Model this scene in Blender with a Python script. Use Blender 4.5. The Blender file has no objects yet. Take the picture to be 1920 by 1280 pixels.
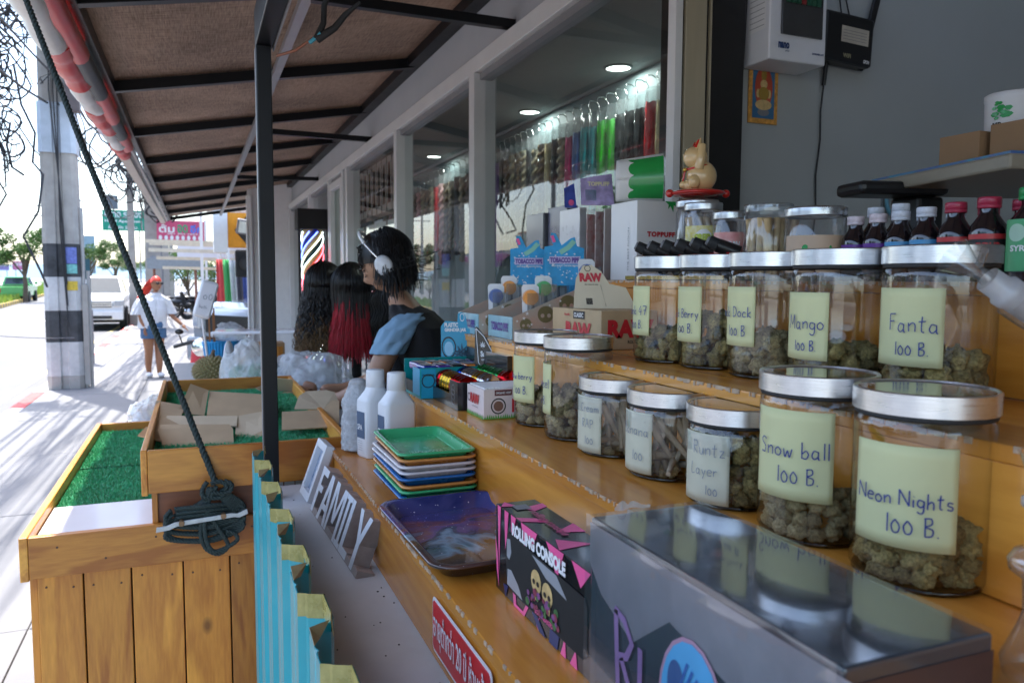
import bpy, bmesh, math, random
from math import sin, cos, pi, sqrt, atan2, radians as RD
from mathutils import Vector as V, Matrix, noise as mnoise
random.seed(7)
sc = bpy.context.scene
COL = sc.collection
# ---------------------------------------------------------------- camera, sky, sun, exposure
cam = bpy.data.cameras.new('camera'); cam_o = bpy.data.objects.new('camera', cam); COL.objects.link(cam_o)
cam.sensor_width = 36; cam.lens = 36*1450/1920; cam.clip_start = .02; cam.clip_end = 3000
yaw, pit, rol = RD(22.2), RD(4.55), RD(0.28)
Fw = V((sin(yaw)*cos(pit), cos(yaw)*cos(pit), -sin(pit))); Rt = V((cos(yaw), -sin(yaw), 0)); Up = Rt.cross(Fw)
R2 = Rt*cos(rol)+Up*sin(rol); U2 = -Rt*sin(rol)+Up*cos(rol)
cam_o.matrix_world = Matrix(((R2.x, U2.x, -Fw.x, 0), (R2.y, U2.y, -Fw.y, 0), (R2.z, U2.z, -Fw.z, 1.6), (0, 0, 0, 1)))
cam.dof.use_dof = True; cam.dof.focus_distance = 1.22; cam.dof.aperture_fstop = 10
sc.camera = cam_o
SUN = V((-.13, .30, 1)).normalized()
world = bpy.data.worlds.new('World'); sc.world = world; world.use_nodes = True
wn = world.node_tree.nodes; wl = world.node_tree.links
sky = wn.new('ShaderNodeTexSky'); sky.sky_type = 'NISHITA'; sky.sun_disc = False
sky.sun_elevation = math.asin(SUN.z); sky.sun_rotation = atan2(SUN.x, SUN.y)
sky.air_density = 1.0; sky.dust_density = 2.2; sky.ozone_density = 1.0
wl.new(sky.outputs[0], wn['Background'].inputs[0]); wn['Background'].inputs[1].default_value = .15
sun = bpy.data.lights.new('sun', 'SUN'); sun.energy = 2.3; sun.angle = RD(.6); sun.color = (1, .955, .89)
sun_o = bpy.data.objects.new('sun', sun); COL.objects.link(sun_o)
sun_o.rotation_euler = SUN.to_track_quat('Z', 'Y').to_euler(); sun_o.location = (-5, 5, 20)
sc.view_settings.view_transform = 'Standard'; sc.view_settings.look = 'None'
sc.view_settings.exposure = 2.2; sc.view_settings.gamma = 1.0; sc.view_settings.use_curve_mapping = False
sc.cycles.max_bounces = 8; sc.cycles.transparent_max_bounces = 40; sc.cycles.use_denoising = True
sc.cycles.caustics_reflective = False; sc.cycles.caustics_refractive = False
sc.cycles.sample_clamp_indirect = 6

# ---------------------------------------------------------------- mesh builder
ORG = {}
def rotm(ax, deg): return Matrix.Rotation(RD(deg), 3, ax)
class G:
    def __init__(s): s.v = []; s.f = []; s.sm = []
    def add(s, vs, fs, smooth=False):
        b = len(s.v); s.v += [V(p) for p in vs]; s.f += [tuple(i+b for i in f) for f in fs]; s.sm += [smooth]*len(fs); return s
    def box(s, x0, x1, y0, y1, z0, z1):
        return s.add([(x0,y0,z0),(x1,y0,z0),(x1,y1,z0),(x0,y1,z0),(x0,y0,z1),(x1,y0,z1),(x1,y1,z1),(x0,y1,z1)],
                     [(3,2,1,0),(4,5,6,7),(0,1,5,4),(1,2,6,5),(2,3,7,6),(3,0,4,7)])
    def obox(s, c, sz, m=None):
        m = m or Matrix.Identity(3); c = V(c); h = V(sz)/2
        vs = [c+m@V((h.x*i, h.y*j, h.z*k)) for k in (-1,1) for (i,j) in ((-1,-1),(1,-1),(1,1),(-1,1))]
        return s.add(vs, [(3,2,1,0),(4,5,6,7),(0,1,5,4),(1,2,6,5),(2,3,7,6),(3,0,4,7)])
    def beam(s, a, b, w, h, up=(0,0,1)):
        a = V(a); b = V(b); d = (b-a); L = d.length; y = d/L; u = V(up)
        x = y.cross(u).normalized(); z = x.cross(y)
        m = Matrix((x, y, z)).transposed(); return s.obox((a+b)/2, (w, L, h), m)
    def quad(s, *p): return s.add(p, [tuple(range(len(p)))])
    def tube(s, pts, r, n=6, caps=True, smooth=True):
        pts = [V(p) for p in pts]; m = len(pts); vs = []; fs = []
        t = (pts[1]-pts[0]).normalized(); ref = V((0,0,1)) if abs(t.z) < .9 else V((1,0,0))
        x = t.cross(ref).normalized()
        for i, p in enumerate(pts):
            t = (pts[min(i+1,m-1)]-pts[max(i-1,0)])
            t = t.normalized() if t.length > 1e-9 else V((0,0,1))
            x = (x-t*x.dot(t)); x = x.normalized() if x.length > 1e-6 else t.orthogonal().normalized(); y = t.cross(x)
            rr = r[i] if isinstance(r, (list, tuple)) else r
            for k in range(n):
                a = 2*pi*k/n; vs.append(p+(x*cos(a)+y*sin(a))*rr)
        for i in range(m-1):
            for k in range(n):
                k2 = (k+1) % n; fs.append((i*n+k, i*n+k2, (i+1)*n+k2, (i+1)*n+k))
        s.add(vs, fs, smooth)
        if caps: s.add(vs[:n][::-1], [tuple(range(n))]); s.add(vs[-n:], [tuple(range(n))])
        return s
    def cyl(s, a, b, r0, r1=None, n=16, caps=True, smooth=True): return s.tube([a, b], [r0, r0 if r1 is None else r1], n, caps, smooth)
    def lathe(s, prof, c=(0,0,0), n=32, m=None, smooth=True):
        c = V(c); vs = []; fs = []
        for r, z in prof:
            for k in range(n):
                a = 2*pi*k/n; p = V((r*cos(a), r*sin(a), z)); vs.append(c+(m@p if m else p))
        for i in range(len(prof)-1):
            for k in range(n):
                k2 = (k+1) % n; fs.append((i*n+k, i*n+k2, (i+1)*n+k2, (i+1)*n+k))
        return s.add(vs, fs, smooth)
    def hlathe(s, prof, c=(0,0,0), n=32):
        for i in range(len(prof)-1): s.lathe(prof[i:i+2], c, n)
        return s
    def ball(s, c, r, n=12, m=None, sq=(1,1,1)):
        prof = [(max(1e-4, sin(pi*i/(n//2+2))), -cos(pi*i/(n//2+2))) for i in range(n//2+3)]
        mm = (m or Matrix.Identity(3)) @ Matrix.Diagonal((r*sq[0], r*sq[1], r*sq[2]))
        return s.lathe(prof, c, n, mm)
    def surf(s, fn, nu, nv, smooth=True, closeu=False):
        vs = [fn(i/nu, j/nv) for j in range(nv+1) for i in range(nu+1)]
        fs = [(j*(nu+1)+i, j*(nu+1)+i+1, (j+1)*(nu+1)+i+1, (j+1)*(nu+1)+i) for j in range(nv) for i in range(nu)]
        return s.add(vs, fs, smooth)
    def prism(s, pts, fn, t):
        """2-D outline pts (ccw) mapped by fn(u,v,w); thickness from w=0 to w=t"""
        n = len(pts); a = [fn(p[0], p[1], t) for p in pts]; b = [fn(p[0], p[1], 0) for p in pts]
        return s.add(a+b, [tuple(range(n)), tuple(range(2*n-1, n-1, -1))]+[(i+n, (i+1) % n+n, (i+1) % n, i) for i in range(n)])
    def ribbon(s, pts, w, fn):
        """flat stroke along 2-D points on a surface map fn(u,v)"""
        P = [V((p[0], p[1])) for p in pts]; vs = []
        for i, p in enumerate(P):
            t = P[min(i+1, len(P)-1)]-P[max(i-1, 0)]
            if t.length < 1e-9: t = V((1, 0))
            n = V((-t.y, t.x)).normalized()*w/2; vs += [fn(*(p+n)), fn(*(p-n))]
        return s.add(vs, [(2*i, 2*i+1, 2*i+3, 2*i+2) for i in range(len(P)-1)])
    def xf(s, m): s.v = [m @ p for p in s.v]; return s
    def jit(s, a, sc_=20.0, seed=0):
        s.v = [p+V(mnoise.noise_vector(p*sc_+V((seed, 0, 0))))*a for p in s.v]; return s
    def mesh(s, name, mats, off=V((0,0,0))):
        me = bpy.data.meshes.new(name); me.from_pydata([tuple(p-off) for p in s.v], [], s.f)
        me.polygons.foreach_set('use_smooth', s.sm)
        for m in (mats if isinstance(mats, (list, tuple)) else [mats]): me.materials.append(m)
        me.update(); return me
    def build(s, name, mat, parent=None, label=None, cat=None, group=None, kind=None, bev=0, origin=None, sharp=None, solid=0):
        if parent is not None: off = ORG[parent]
        elif origin is not None: off = V(origin)
        else:
            xs = [p.x for p in s.v]; ys = [p.y for p in s.v]; zs = [p.z for p in s.v]
            off = V(((min(xs)+max(xs))/2, (min(ys)+max(ys))/2, min(zs)))
        me = s.mesh(name, mat, off); o = bpy.data.objects.new(name, me); COL.objects.link(o)
        if parent is not None: o.parent = parent
        else: o.location = off
        ORG[o] = off
        if sharp: 
            for e in me.edges: pass
        if solid:
            md = o.modifiers.new('solid', 'SOLIDIFY'); md.thickness = solid; md.offset = 0
        if bev:
            md = o.modifiers.new('bevel', 'BEVEL'); md.width = bev; md.segments = 2; md.limit_method = 'ANGLE'; md.angle_limit = RD(40)
        tag(o, label, cat, group, kind); return o
def tag(o, label=None, cat=None, group=None, kind=None):
    if label: o['label'] = label
    if cat: o['category'] = cat
    if group: o['group'] = group
    if kind: o['kind'] = kind
    return o
def thing(name, label, cat, loc=(0,0,0), group=None):
    o = bpy.data.objects.new(name, None); COL.objects.link(o); o.location = loc; o.empty_display_size = .1
    ORG[o] = V(loc); return tag(o, label, cat, group)
def dup(root, loc, rz=None, label=None, group=None, sc_=None):
    def cp(o, par):
        c = o.copy(); COL.objects.link(c); c.parent = par; ORG[c] = V(loc)
        for ch in list(KIDS.get(o.name, [])) : cp(ch, c)
        return c
    KIDS = {}
    for o in root.children_recursive: KIDS.setdefault(o.parent.name, []).append(o)
    r = cp(root, None); r.location = loc
    if rz is not None: r.rotation_euler = (0, 0, rz)
    if sc_: r.scale = sc_
    if label: r['label'] = label
    if group: r['group'] = group
    return r
def inst(src, name, parent, loc, rot=(0,0,0), s=1.0, label=None):
    """another part sharing src's mesh data; loc in world coordinates of the thing's build frame"""
    o = bpy.data.objects.new(name, src); COL.objects.link(o); o.parent = parent; o.location = V(loc)-ORG[parent]
    o.rotation_euler = rot; o.scale = (s, s, s) if not isinstance(s, (tuple, list)) else s; ORG[o] = V(loc)
    if label: o['label'] = label
    return o
# ---------------------------------------------------------------- text
_tc = {}
def glyphs(body, bold=0.0, spacing=1.0, shear=0):
    k = (body, bold, spacing, shear)
    if k in _tc: return _tc[k]
    cu = bpy.data.curves.new('t', 'FONT'); cu.body = body; cu.offset = bold; cu.space_character = spacing; cu.resolution_u = 3; cu.shear = shear
    o = bpy.data.objects.new('t', cu); COL.objects.link(o)
    dg = bpy.context.evaluated_depsgraph_get(); me = bpy.data.meshes.new_from_object(o.evaluated_get(dg))
    vs = [(v.co.x, v.co.y) for v in me.vertices]; fs = [tuple(p.vertices) for p in me.polygons]
    bpy.data.objects.remove(o); bpy.data.curves.remove(cu); bpy.data.meshes.remove(me)
    _tc[k] = (vs, fs); return _tc[k]
def text(body, fn, u0, v0, w=None, h=None, bold=0.02, parent=None, mat=None, name='lettering', shear=0, spacing=1.0, g=None):
    """body's box placed with its lower-left at (u0,v0), stretched to w x h, mapped by fn(u,v)->world"""
    vs, fs = glyphs(body, bold, spacing, shear)
    if not vs: return None
    xa, xb = min(p[0] for p in vs), max(p[0] for p in vs); ya, yb = min(p[1] for p in vs), max(p[1] for p in vs)
    sx = w/(xb-xa) if w else None; sy = h/(yb-ya) if h else sx
    if sx is None: sx = sy
    G_ = g or G()
    try: fn(0, 0, 0); fn2 = lambda a, b: fn(a, b, .0009)
    except TypeError: fn2 = fn
    G_.add([fn2(u0+(p[0]-xa)*sx, v0+(p[1]-ya)*sy) for p in vs], fs)
    return G_ if g else G_.build(name, mat, parent)
def plane(o, ux, uy, lift=.0006):
    o = V(o); ux = V(ux).normalized(); uy = V(uy).normalized(); n = ux.cross(uy).normalized()
    return lambda u, v, w=0: o+ux*u+uy*v+n*(lift+w)
def cylmap(c, r, a0, z0=0, lift=.0006):
    return lambda u, v, w=0: V((c[0]+(r+lift+w)*cos(a0+u/r), c[1]+(r+lift+w)*sin(a0+u/r), z0+v))
# handwriting: letters as pen strokes on a unit-high grid
HW = {
'N': [[(0,0),(0,1)],[(0,1),(.55,0)],[(.55,0),(.55,1)]], 'e': [[(.02,.3),(.4,.34),(.35,.5),(.15,.52),(.02,.3),(.1,.03),(.4,.06)]],
'o': [[(.2,.5),(.02,.3),(.08,.04),(.3,.02),(.4,.28),(.2,.5)]], 'n': [[(0,.5),(.03,0)],[(.03,.32),(.2,.5),(.35,.4),(.36,0)]],
'i': [[(.05,.48),(.06,0)],[(.07,.66),(.08,.7)]], 'g': [[(.35,.45),(.1,.5),(.03,.2),(.2,.05),(.36,.2),(.37,.48)],[(.37,.48),(.36,-.2),(.2,-.36),(.02,-.25)]],
'h': [[(.03,1),(.03,0)],[(.03,.3),(.2,.5),(.34,.4),(.35,0)]], 't': [[(.18,.9),(.16,.1),(.3,0)],[(0,.6),(.36,.64)]],
's': [[(.34,.45),(.1,.5),(.06,.32),(.32,.2),(.28,.02),(.02,.05)]], 'S': [[(.42,.85),(.2,.98),(.03,.75),(.35,.4),(.3,.05),(.02,.08)]],
'w': [[(0,.5),(.1,0),(.24,.4),(.36,0),(.5,.52)]], 'b': [[(.03,1),(.04,.02)],[(.04,.3),(.25,.5),(.38,.3),(.28,.04),(.04,.06)]],
'a': [[(.34,.45),(.12,.5),(.02,.2),(.15,.02),(.33,.18),(.35,.48)],[(.35,.48),(.36,.05),(.44,.0)]], 'l': [[(.05,1),(.06,0)]],
'F': [[(.05,.95),(.05,0)],[(.05,.95),(.42,.98)],[(.05,.52),(.34,.55)]], 'D': [[(.05,1),(.06,0)],[(.0,.98),(.3,.95),(.5,.6),(.4,.15),(.06,.0)]],
'c': [[(.34,.42),(.15,.5),(.02,.25),(.12,.03),(.35,.07)]], 'k': [[(.04,1),(.05,0)],[(.34,.52),(.06,.25),(.36,0)]],
'A': [[(0,0),(.25,1)],[(.25,1),(.48,0)],[(.1,.38),(.4,.4)]], '4': [[(.3,1),(.02,.4),(.45,.42)],[(.34,.7),(.32,0)]],
'7': [[(.02,.9),(.1,.98),(.45,.95)],[(.45,.95),(.2,0)],[(.1,.5),(.42,.52)]], 'B': [[(.05,1),(.06,0)],[(.0,.95),(.3,.98),(.34,.7),(.08,.52),(.38,.4),(.36,.08),(.06,.0)]],
'r': [[(.03,.5),(.04,0)],[(.04,.3),(.18,.48),(.3,.44)]], 'y': [[(.02,.5),(.16,.1)],[(.36,.5),(.1,-.35)]], 'd': [[(.36,1),(.36,.02)],[(.36,.4),(.15,.5),(.02,.22),(.16,.02),(.36,.14)]],
'C': [[(.45,.85),(.25,1),(.03,.6),(.1,.1),(.45,.08)]], 'm': [[(0,.5),(.02,0)],[(.02,.32),(.15,.5),(.26,.35),(.27,0)],[(.27,.32),(.4,.5),(.52,.35),(.53,0)]],
'P': [[(.05,1),(.06,0)],[(.0,.96),(.36,.95),(.38,.6),(.06,.48)]], 'R': [[(.05,1),(.06,0)],[(.0,.96),(.36,.95),(.36,.62),(.06,.5),(.42,0)]],
'u': [[(.02,.5),(.05,.08),(.25,.04),(.34,.5)],[(.34,.5),(.37,0)]], 'z': [[(.02,.48),(.34,.5)],[(.34,.5),(.04,.02)],[(.04,.02),(.4,.04)]],
'L': [[(.06,1),(.04,.02),(.4,.04)]], 'v': [[(.02,.5),(.18,0),(.36,.52)]], '1': [[(.1,1),(.1,0)]], '0': [[(.2,.72),(.03,.4),(.12,.04),(.34,.06),(.4,.4),(.2,.72)]],
'.': [[(.05,.0),(.1,.04)]], 'M': [[(0,0),(.05,1)],[(.05,1),(.3,.3),(.55,1)],[(.55,1),(.6,0)]], 'j': [[(.2,.5),(.2,-.3),(.0,-.3)]]}
def hand(body, fn, u0, v0, h, pen, g):
    rnd = random.Random(body); x = u0
    for ch in body:
        if ch == ' ': x += .35*h; continue
        st = HW.get(ch, HW['o']); dy = rnd.uniform(-.05, .05)*h
        for s in st:
            pts = []
            for i in range(len(s)-1):
                p0 = s[max(i-1, 0)]; p1 = s[i]; p2 = s[i+1]; p3 = s[min(i+2, len(s)-1)]
                for q in range(5):
                    t = q/5; f = lambda a, b, c, d: .5*(2*b+(c-a)*t+(2*a-5*b+4*c-d)*t*t+(3*b-a-3*c+d)*t**3)
                    pts.append((x+h*f(p0[0], p1[0], p2[0], p3[0]), v0+dy+h*f(p0[1], p1[1], p2[1], p3[1])))
            pts.append((x+h*s[-1][0], v0+dy+h*s[-1][1])); g.ribbon(pts, pen, fn)
        x += (max(p[0] for s in st for p in s)+.17)*h
    return x
def hand_width(body, h): return sum((.35 if ch == ' ' else max(p[0] for s in HW.get(ch, HW['o']) for p in s)+.17) for ch in body)*h
# ---------------------------------------------------------------- materials
def nt(m): m.use_nodes = True; return m.node_tree.nodes, m.node_tree.links, m.node_tree.nodes['Principled BSDF']
def pm(name, col, rough=.5, metal=0, var=.12, scale=12, bump=0, bscale=60, stretch=(1,1,1), spec=.5, coat=0, emit=0, trans=0, alpha=1, col2=None, detail=4, objvar=0):
    m = bpy.data.materials.new(name); n, l, b = nt(m)
    tc = n.new('ShaderNodeTexCoord'); mp = n.new('ShaderNodeMapping'); l.new(tc.outputs['Object'], mp.inputs[0]); mp.inputs['Scale'].default_value = stretch
    vec = mp.outputs[0]
    if var or col2:
        nz = n.new('ShaderNodeTexNoise'); nz.inputs['Scale'].default_value = scale; nz.inputs['Detail'].default_value = detail; nz.inputs['Roughness'].default_value = .6
        l.new(vec, nz.inputs['Vector']); rp = n.new('ShaderNodeValToRGB'); l.new(nz.outputs[0], rp.inputs[0])
        c2 = col2 or tuple(c*(1+var) for c in col); c1 = col if col2 else tuple(c*(1-var) for c in col)
        rp.color_ramp.elements[0].position = .3; rp.color_ramp.elements[1].position = .7
        rp.color_ramp.elements[0].color = (*c1, 1); rp.color_ramp.elements[1].color = (*c2, 1); out = rp.outputs[0]
        if objvar:
            oi = n.new('ShaderNodeObjectInfo'); mr = n.new('ShaderNodeMapRange'); mr.inputs[3].default_value = 1-objvar; mr.inputs[4].default_value = 1+objvar
            l.new(oi.outputs['Random'], mr.inputs[0]); hs = n.new('ShaderNodeHueSaturation'); l.new(mr.outputs[0], hs.inputs['Value']); l.new(out, hs.inputs['Color']); out = hs.outputs[0]
        l.new(out, b.inputs['Base Color'])
        mr2 = n.new('ShaderNodeMapRange'); mr2.inputs[3].default_value = max(0, rough-.1); mr2.inputs[4].default_value = min(1, rough+.1)
        l.new(nz.outputs[0], mr2.inputs[0]); l.new(mr2.outputs[0], b.inputs['Roughness'])
    else:
        b.inputs['Base Color'].default_value = (*col, 1); b.inputs['Roughness'].default_value = rough
    b.inputs['Metallic'].default_value = metal; b.inputs['Specular IOR Level'].default_value = spec; b.inputs['Coat Weight'].default_value = coat
    b.inputs['Coat Roughness'].default_value = .08
    if emit: b.inputs['Emission Color'].default_value = (*col, 1); b.inputs['Emission Strength'].default_value = emit
    if bump:
        nb = n.new('ShaderNodeTexNoise'); nb.inputs['Scale'].default_value = bscale; nb.inputs['Detail'].default_value = 5
        l.new(vec, nb.inputs['Vector']); bp = n.new('ShaderNodeBump'); bp.inputs['Strength'].default_value = bump; bp.inputs['Distance'].default_value = .01
        l.new(nb.outputs[0], bp.inputs['Height']); l.new(bp.outputs[0], b.inputs['Normal'])
    if trans:
        tr = n.new('ShaderNodeBsdfTranslucent'); tr.inputs[0].default_value = (*[min(1, c*1.1) for c in col], 1); mx = n.new('ShaderNodeMixShader'); mx.inputs[0].default_value = trans
        l.new(b.outputs[0], mx.inputs[1]); l.new(tr.outputs[0], mx.inputs[2]); l.new(mx.outputs[0], n['Material Output'].inputs[0])
    if alpha < 1: b.inputs['Alpha'].default_value = alpha
    return m
def glass(name, tint=(.92,.95,.94), edge=.55, refl=1.0, rough=.02, base=.04, white=0, crease=0):
    """thin-walled glass: clear straight on, darker and mirror-like towards the rims"""
    m = bpy.data.materials.new(name); m.use_nodes = True; n = m.node_tree.nodes; l = m.node_tree.links
    n.remove(n['Principled BSDF']); tr = n.new('ShaderNodeBsdfTransparent'); gl = n.new('ShaderNodeBsdfGlossy'); mx = n.new('ShaderNodeMixShader')
    gl.inputs['Roughness'].default_value = rough; gl.inputs['Color'].default_value = (refl, refl, refl, 1)
    lw = n.new('ShaderNodeLayerWeight'); lw.inputs['Blend'].default_value = .35
    rp = n.new('ShaderNodeValToRGB'); rp.color_ramp.elements[0].color = (*tint, 1); rp.color_ramp.elements[1].color = (*[c*edge for c in tint], 1)
    rp.color_ramp.elements[0].position = .35; l.new(lw.outputs['Facing'], rp.inputs[0]); l.new(rp.outputs[0], tr.inputs[0])
    fr = n.new('ShaderNodeFresnel'); ge = n.new('ShaderNodeNewGeometry'); io = n.new('ShaderNodeMapRange'); io.inputs[3].default_value = 1.5; io.inputs[4].default_value = 1/1.5; l.new(ge.outputs['Backfacing'], io.inputs[0]); l.new(io.outputs[0], fr.inputs['IOR'])
    mr = n.new('ShaderNodeMapRange'); mr.inputs[3].default_value = base; mr.inputs[4].default_value = 1; l.new(fr.outputs[0], mr.inputs[0])
    l.new(mr.outputs[0], mx.inputs[0]); l.new(tr.outputs[0], mx.inputs[1]); l.new(gl.outputs[0], mx.inputs[2]); out = mx.outputs[0]
    if white:
        df = n.new('ShaderNodeBsdfDiffuse'); df.inputs[0].default_value = (.86,.89,.92,1); m2 = n.new('ShaderNodeMixShader')
        nz = n.new('ShaderNodeTexNoise'); nz.inputs['Scale'].default_value = 14; nz.inputs['Detail'].default_value = 6
        tc = n.new('ShaderNodeTexCoord'); l.new(tc.outputs['Object'], nz.inputs['Vector'])
        mm = n.new('ShaderNodeMapRange'); mm.inputs[1].default_value = .35; mm.inputs[2].default_value = .65
        mm.inputs[3].default_value = white*.6; mm.inputs[4].default_value = min(1, white*1.4); l.new(nz.outputs[0], mm.inputs[0])
        tl_ = n.new('ShaderNodeBsdfTranslucent'); tl_.inputs[0].default_value = (.9,.93,.95,1); m3_ = n.new('ShaderNodeMixShader'); l.new(df.outputs[0], m3_.inputs[1]); l.new(tl_.outputs[0], m3_.inputs[2])
        l.new(mm.outputs[0], m2.inputs[0]); l.new(out, m2.inputs[1]); l.new(m3_.outputs[0], m2.inputs[2]); out = m2.outputs[0]
    if crease:
        vo = n.new('ShaderNodeTexVoronoi'); vo.feature = 'DISTANCE_TO_EDGE'; vo.inputs['Scale'].default_value = crease; t2 = n.new('ShaderNodeTexCoord'); nz2 = n.new('ShaderNodeTexNoise'); nz2.inputs['Scale'].default_value = crease*.6; l.new(t2.outputs['Object'], nz2.inputs[0]); l.new(nz2.outputs['Color'], vo.inputs[0])
        bp = n.new('ShaderNodeBump'); bp.inputs['Strength'].default_value = .5; bp.inputs['Distance'].default_value = .01; l.new(vo.outputs['Distance'], bp.inputs['Height'])
        for q in (gl, df): l.new(bp.outputs[0], q.inputs['Normal'])
    l.new(out, n['Material Output'].inputs[0]); return m
def wood(name, c1, c2, axis='x', rough=.35, gs=9, coat=0, knots=True, objvar=.14):
    m = bpy.data.materials.new(name); n, l, b = nt(m); tc = n.new('ShaderNodeTexCoord'); mp = n.new('ShaderNodeMapping'); l.new(tc.outputs['Object'], mp.inputs[0])
    mp.inputs['Scale'].default_value = {'x': (.12,1,1), 'y': (1,.12,1), 'z': (1,1,.12)}[axis]
    oi = n.new('ShaderNodeObjectInfo'); cx = n.new('ShaderNodeCombineXYZ'); mu = n.new('ShaderNodeMath'); mu.operation = 'MULTIPLY'; mu.inputs[1].default_value = 37
    l.new(oi.outputs['Random'], mu.inputs[0]); l.new(mu.outputs[0], cx.inputs[0]); l.new(mu.outputs[0], cx.inputs[1]); l.new(cx.outputs[0], mp.inputs['Location'])
    n1 = n.new('ShaderNodeTexNoise'); n1.inputs['Scale'].default_value = gs; n1.inputs['Detail'].default_value = 3; n1.inputs['Distortion'].default_value = 1.2; l.new(mp.outputs[0], n1.inputs[0])
    n2 = n.new('ShaderNodeTexNoise'); n2.inputs['Scale'].default_value = gs*22; n2.inputs['Detail'].default_value = 5; l.new(mp.outputs[0], n2.inputs[0])
    wv = n.new('ShaderNodeMath'); wv.operation = 'MULTIPLY'; wv.inputs[1].default_value = 34; l.new(n1.outputs[0], wv.inputs[0])
    sn = n.new('ShaderNodeMath'); sn.operation = 'SINE'; l.new(wv.outputs[0], sn.inputs[0])
    a1 = n.new('ShaderNodeMath'); a1.operation = 'MULTIPLY_ADD'; a1.inputs[1].default_value = .10; l.new(sn.outputs[0], a1.inputs[0]); l.new(n1.outputs[0], a1.inputs[2])
    a2 = n.new('ShaderNodeMath'); a2.operation = 'MULTIPLY_ADD'; a2.inputs[1].default_value = .35; l.new(n2.outputs[0], a2.inputs[0]); l.new(a1.outputs[0], a2.inputs[2])
    rp = n.new('ShaderNodeValToRGB'); l.new(a2.outputs[0], rp.inputs[0]); e = rp.color_ramp.elements
    e[0].position = .42; e[0].color = (*c1, 1); e[1].position = .9; e[1].color = (*c2, 1); out = rp.outputs[0]
    if knots:
        vo = n.new('ShaderNodeTexVoronoi'); vo.inputs['Scale'].default_value = 7; m3 = n.new('ShaderNodeMapping'); l.new(tc.outputs['Object'], m3.inputs[0]); l.new(cx.outputs[0], m3.inputs['Location'])
        m3.inputs['Scale'].default_value = {'x': (.6,1,1), 'y': (1,.6,1), 'z': (1,1,.6)}[axis]
        l.new(m3.outputs[0], vo.inputs[0]); kr = n.new('ShaderNodeMapRange'); kr.inputs[1].default_value = .03; kr.inputs[2].default_value = .10; kr.inputs[3].default_value = .75; kr.inputs[4].default_value = 0
        l.new(vo.outputs['Distance'], kr.inputs[0]); mx = n.new('ShaderNodeMix'); mx.data_type = 'RGBA'; l.new(kr.outputs[0], mx.inputs['Factor']); l.new(out, mx.inputs['A'])
        mx.inputs['B'].default_value = (*[c*.25 for c in c1], 1); out = mx.outputs['Result']
    mr = n.new('ShaderNodeMapRange'); mr.inputs[3].default_value = 1-objvar; mr.inputs[4].default_value = 1+objvar; l.new(oi.outputs['Random'], mr.inputs[0])
    hs = n.new('ShaderNodeHueSaturation'); l.new(mr.outputs[0], hs.inputs['Value']); l.new(out, hs.inputs['Color']); l.new(hs.outputs[0], b.inputs['Base Color'])
    b.inputs['Roughness'].default_value = rough; b.inputs['Coat Weight'].default_value = coat; b.inputs['Coat Roughness'].default_value = .12
    bp = n.new('ShaderNodeBump'); bp.inputs['Strength'].default_value = .25; bp.inputs['Distance'].default_value = .002; l.new(a2.outputs[0], bp.inputs['Height']); l.new(bp.outputs[0], b.inputs['Normal'])
    return m
M = {}
M['crate_h'] = wood('crate wood across', (.36,.11,.012), (.66,.28,.04), 'x', .42, coat=.2)
M['crate_y'] = wood('crate wood along', (.44,.14,.016), (.76,.35,.055), 'y', .42, coat=.2)
M['crate_z'] = wood('crate wood upright', (.33,.10,.010), (.64,.27,.035), 'z', .42, coat=.2, objvar=.24)
M['shelf'] = wood('varnished plywood shelf', (.46,.15,.014), (.74,.32,.05), 'y', .26, gs=5, coat=.22, knots=False, objvar=.05)
M['shelf_edge'] = pm('chipped shelf edge', (.5,.36,.24), .7, var=.35, scale=80, bump=.4)
M['panel'] = wood('dark red plywood', (.20,.065,.03), (.30,.11,.05), 'x', .4, knots=False)
M['steel'] = pm('black painted steel', (.005,.006,.008), .42, var=.08, scale=6, spec=.3)
M['gsteel'] = pm('grey painted steel', (.22,.22,.23), .4, var=.12)
M['white'] = pm('white paint', (.75,.76,.76), .45, var=.04)
M['wall'] = pm('grey wall paint', (.40,.42,.45), .75, var=.04, scale=4, bump=.06, bscale=200)
M['backwall'] = pm('green grey wall paint', (.38,.40,.39), .8, var=.06, scale=2, bump=.05, bscale=250)
M['frame'] = pm('white aluminium frame', (.66,.67,.67), .35, var=.05, scale=6)
M['black'] = pm('black plastic', (.012,.012,.013), .35, var=.1)
M['matblack'] = pm('matt black', (.01,.01,.01), .8, var=.1)
M['rubber'] = pm('black rubber', (.02,.02,.02), .7, var=.2)
M['lid'] = pm('brushed steel lid', (.72,.73,.74), .30, 1, var=.1, scale=40, stretch=(1,1,22), bump=.04, bscale=70)
M['lidtop'] = pm('polished lid top', (.36,.38,.39), .10, 1, var=.06, scale=20)
M['jar'] = glass('jar glass', (.96,.96,.94), .45, .9, .015, .035)
M['clear'] = glass('clear plastic', (.94,.96,.97), .5, .9, .06, .05, white=.08)
M['bong'] = glass('thick glass', (.90,.92,.93), .35, 1, .03, .10, white=.05)
M['frost'] = glass('frosted glass', (.8,.84,.9), .6, .8, .25, .1, white=.42)
M['window'] = glass('window glass', (.90,.94,.93), .85, .80, .004, .02)
M['film'] = glass('plastic bag film', (.93,.95,.96), .8, .8, .25, .04, white=.44, crease=4)
M['filmclear'] = glass('cellophane', (.92,.93,.93), .7, .95, .1, .09, white=.12)
M['note'] = pm('yellow sticky note', (.74,.74,.42), .8, var=.03, scale=30, trans=.25)
M['oldnote'] = pm('faded paper note', (.66,.65,.50), .75, var=.08, scale=25, trans=.2)
M['ink'] = pm('blue ink', (.015,.035,.22), .6, var=.2, scale=200)
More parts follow.
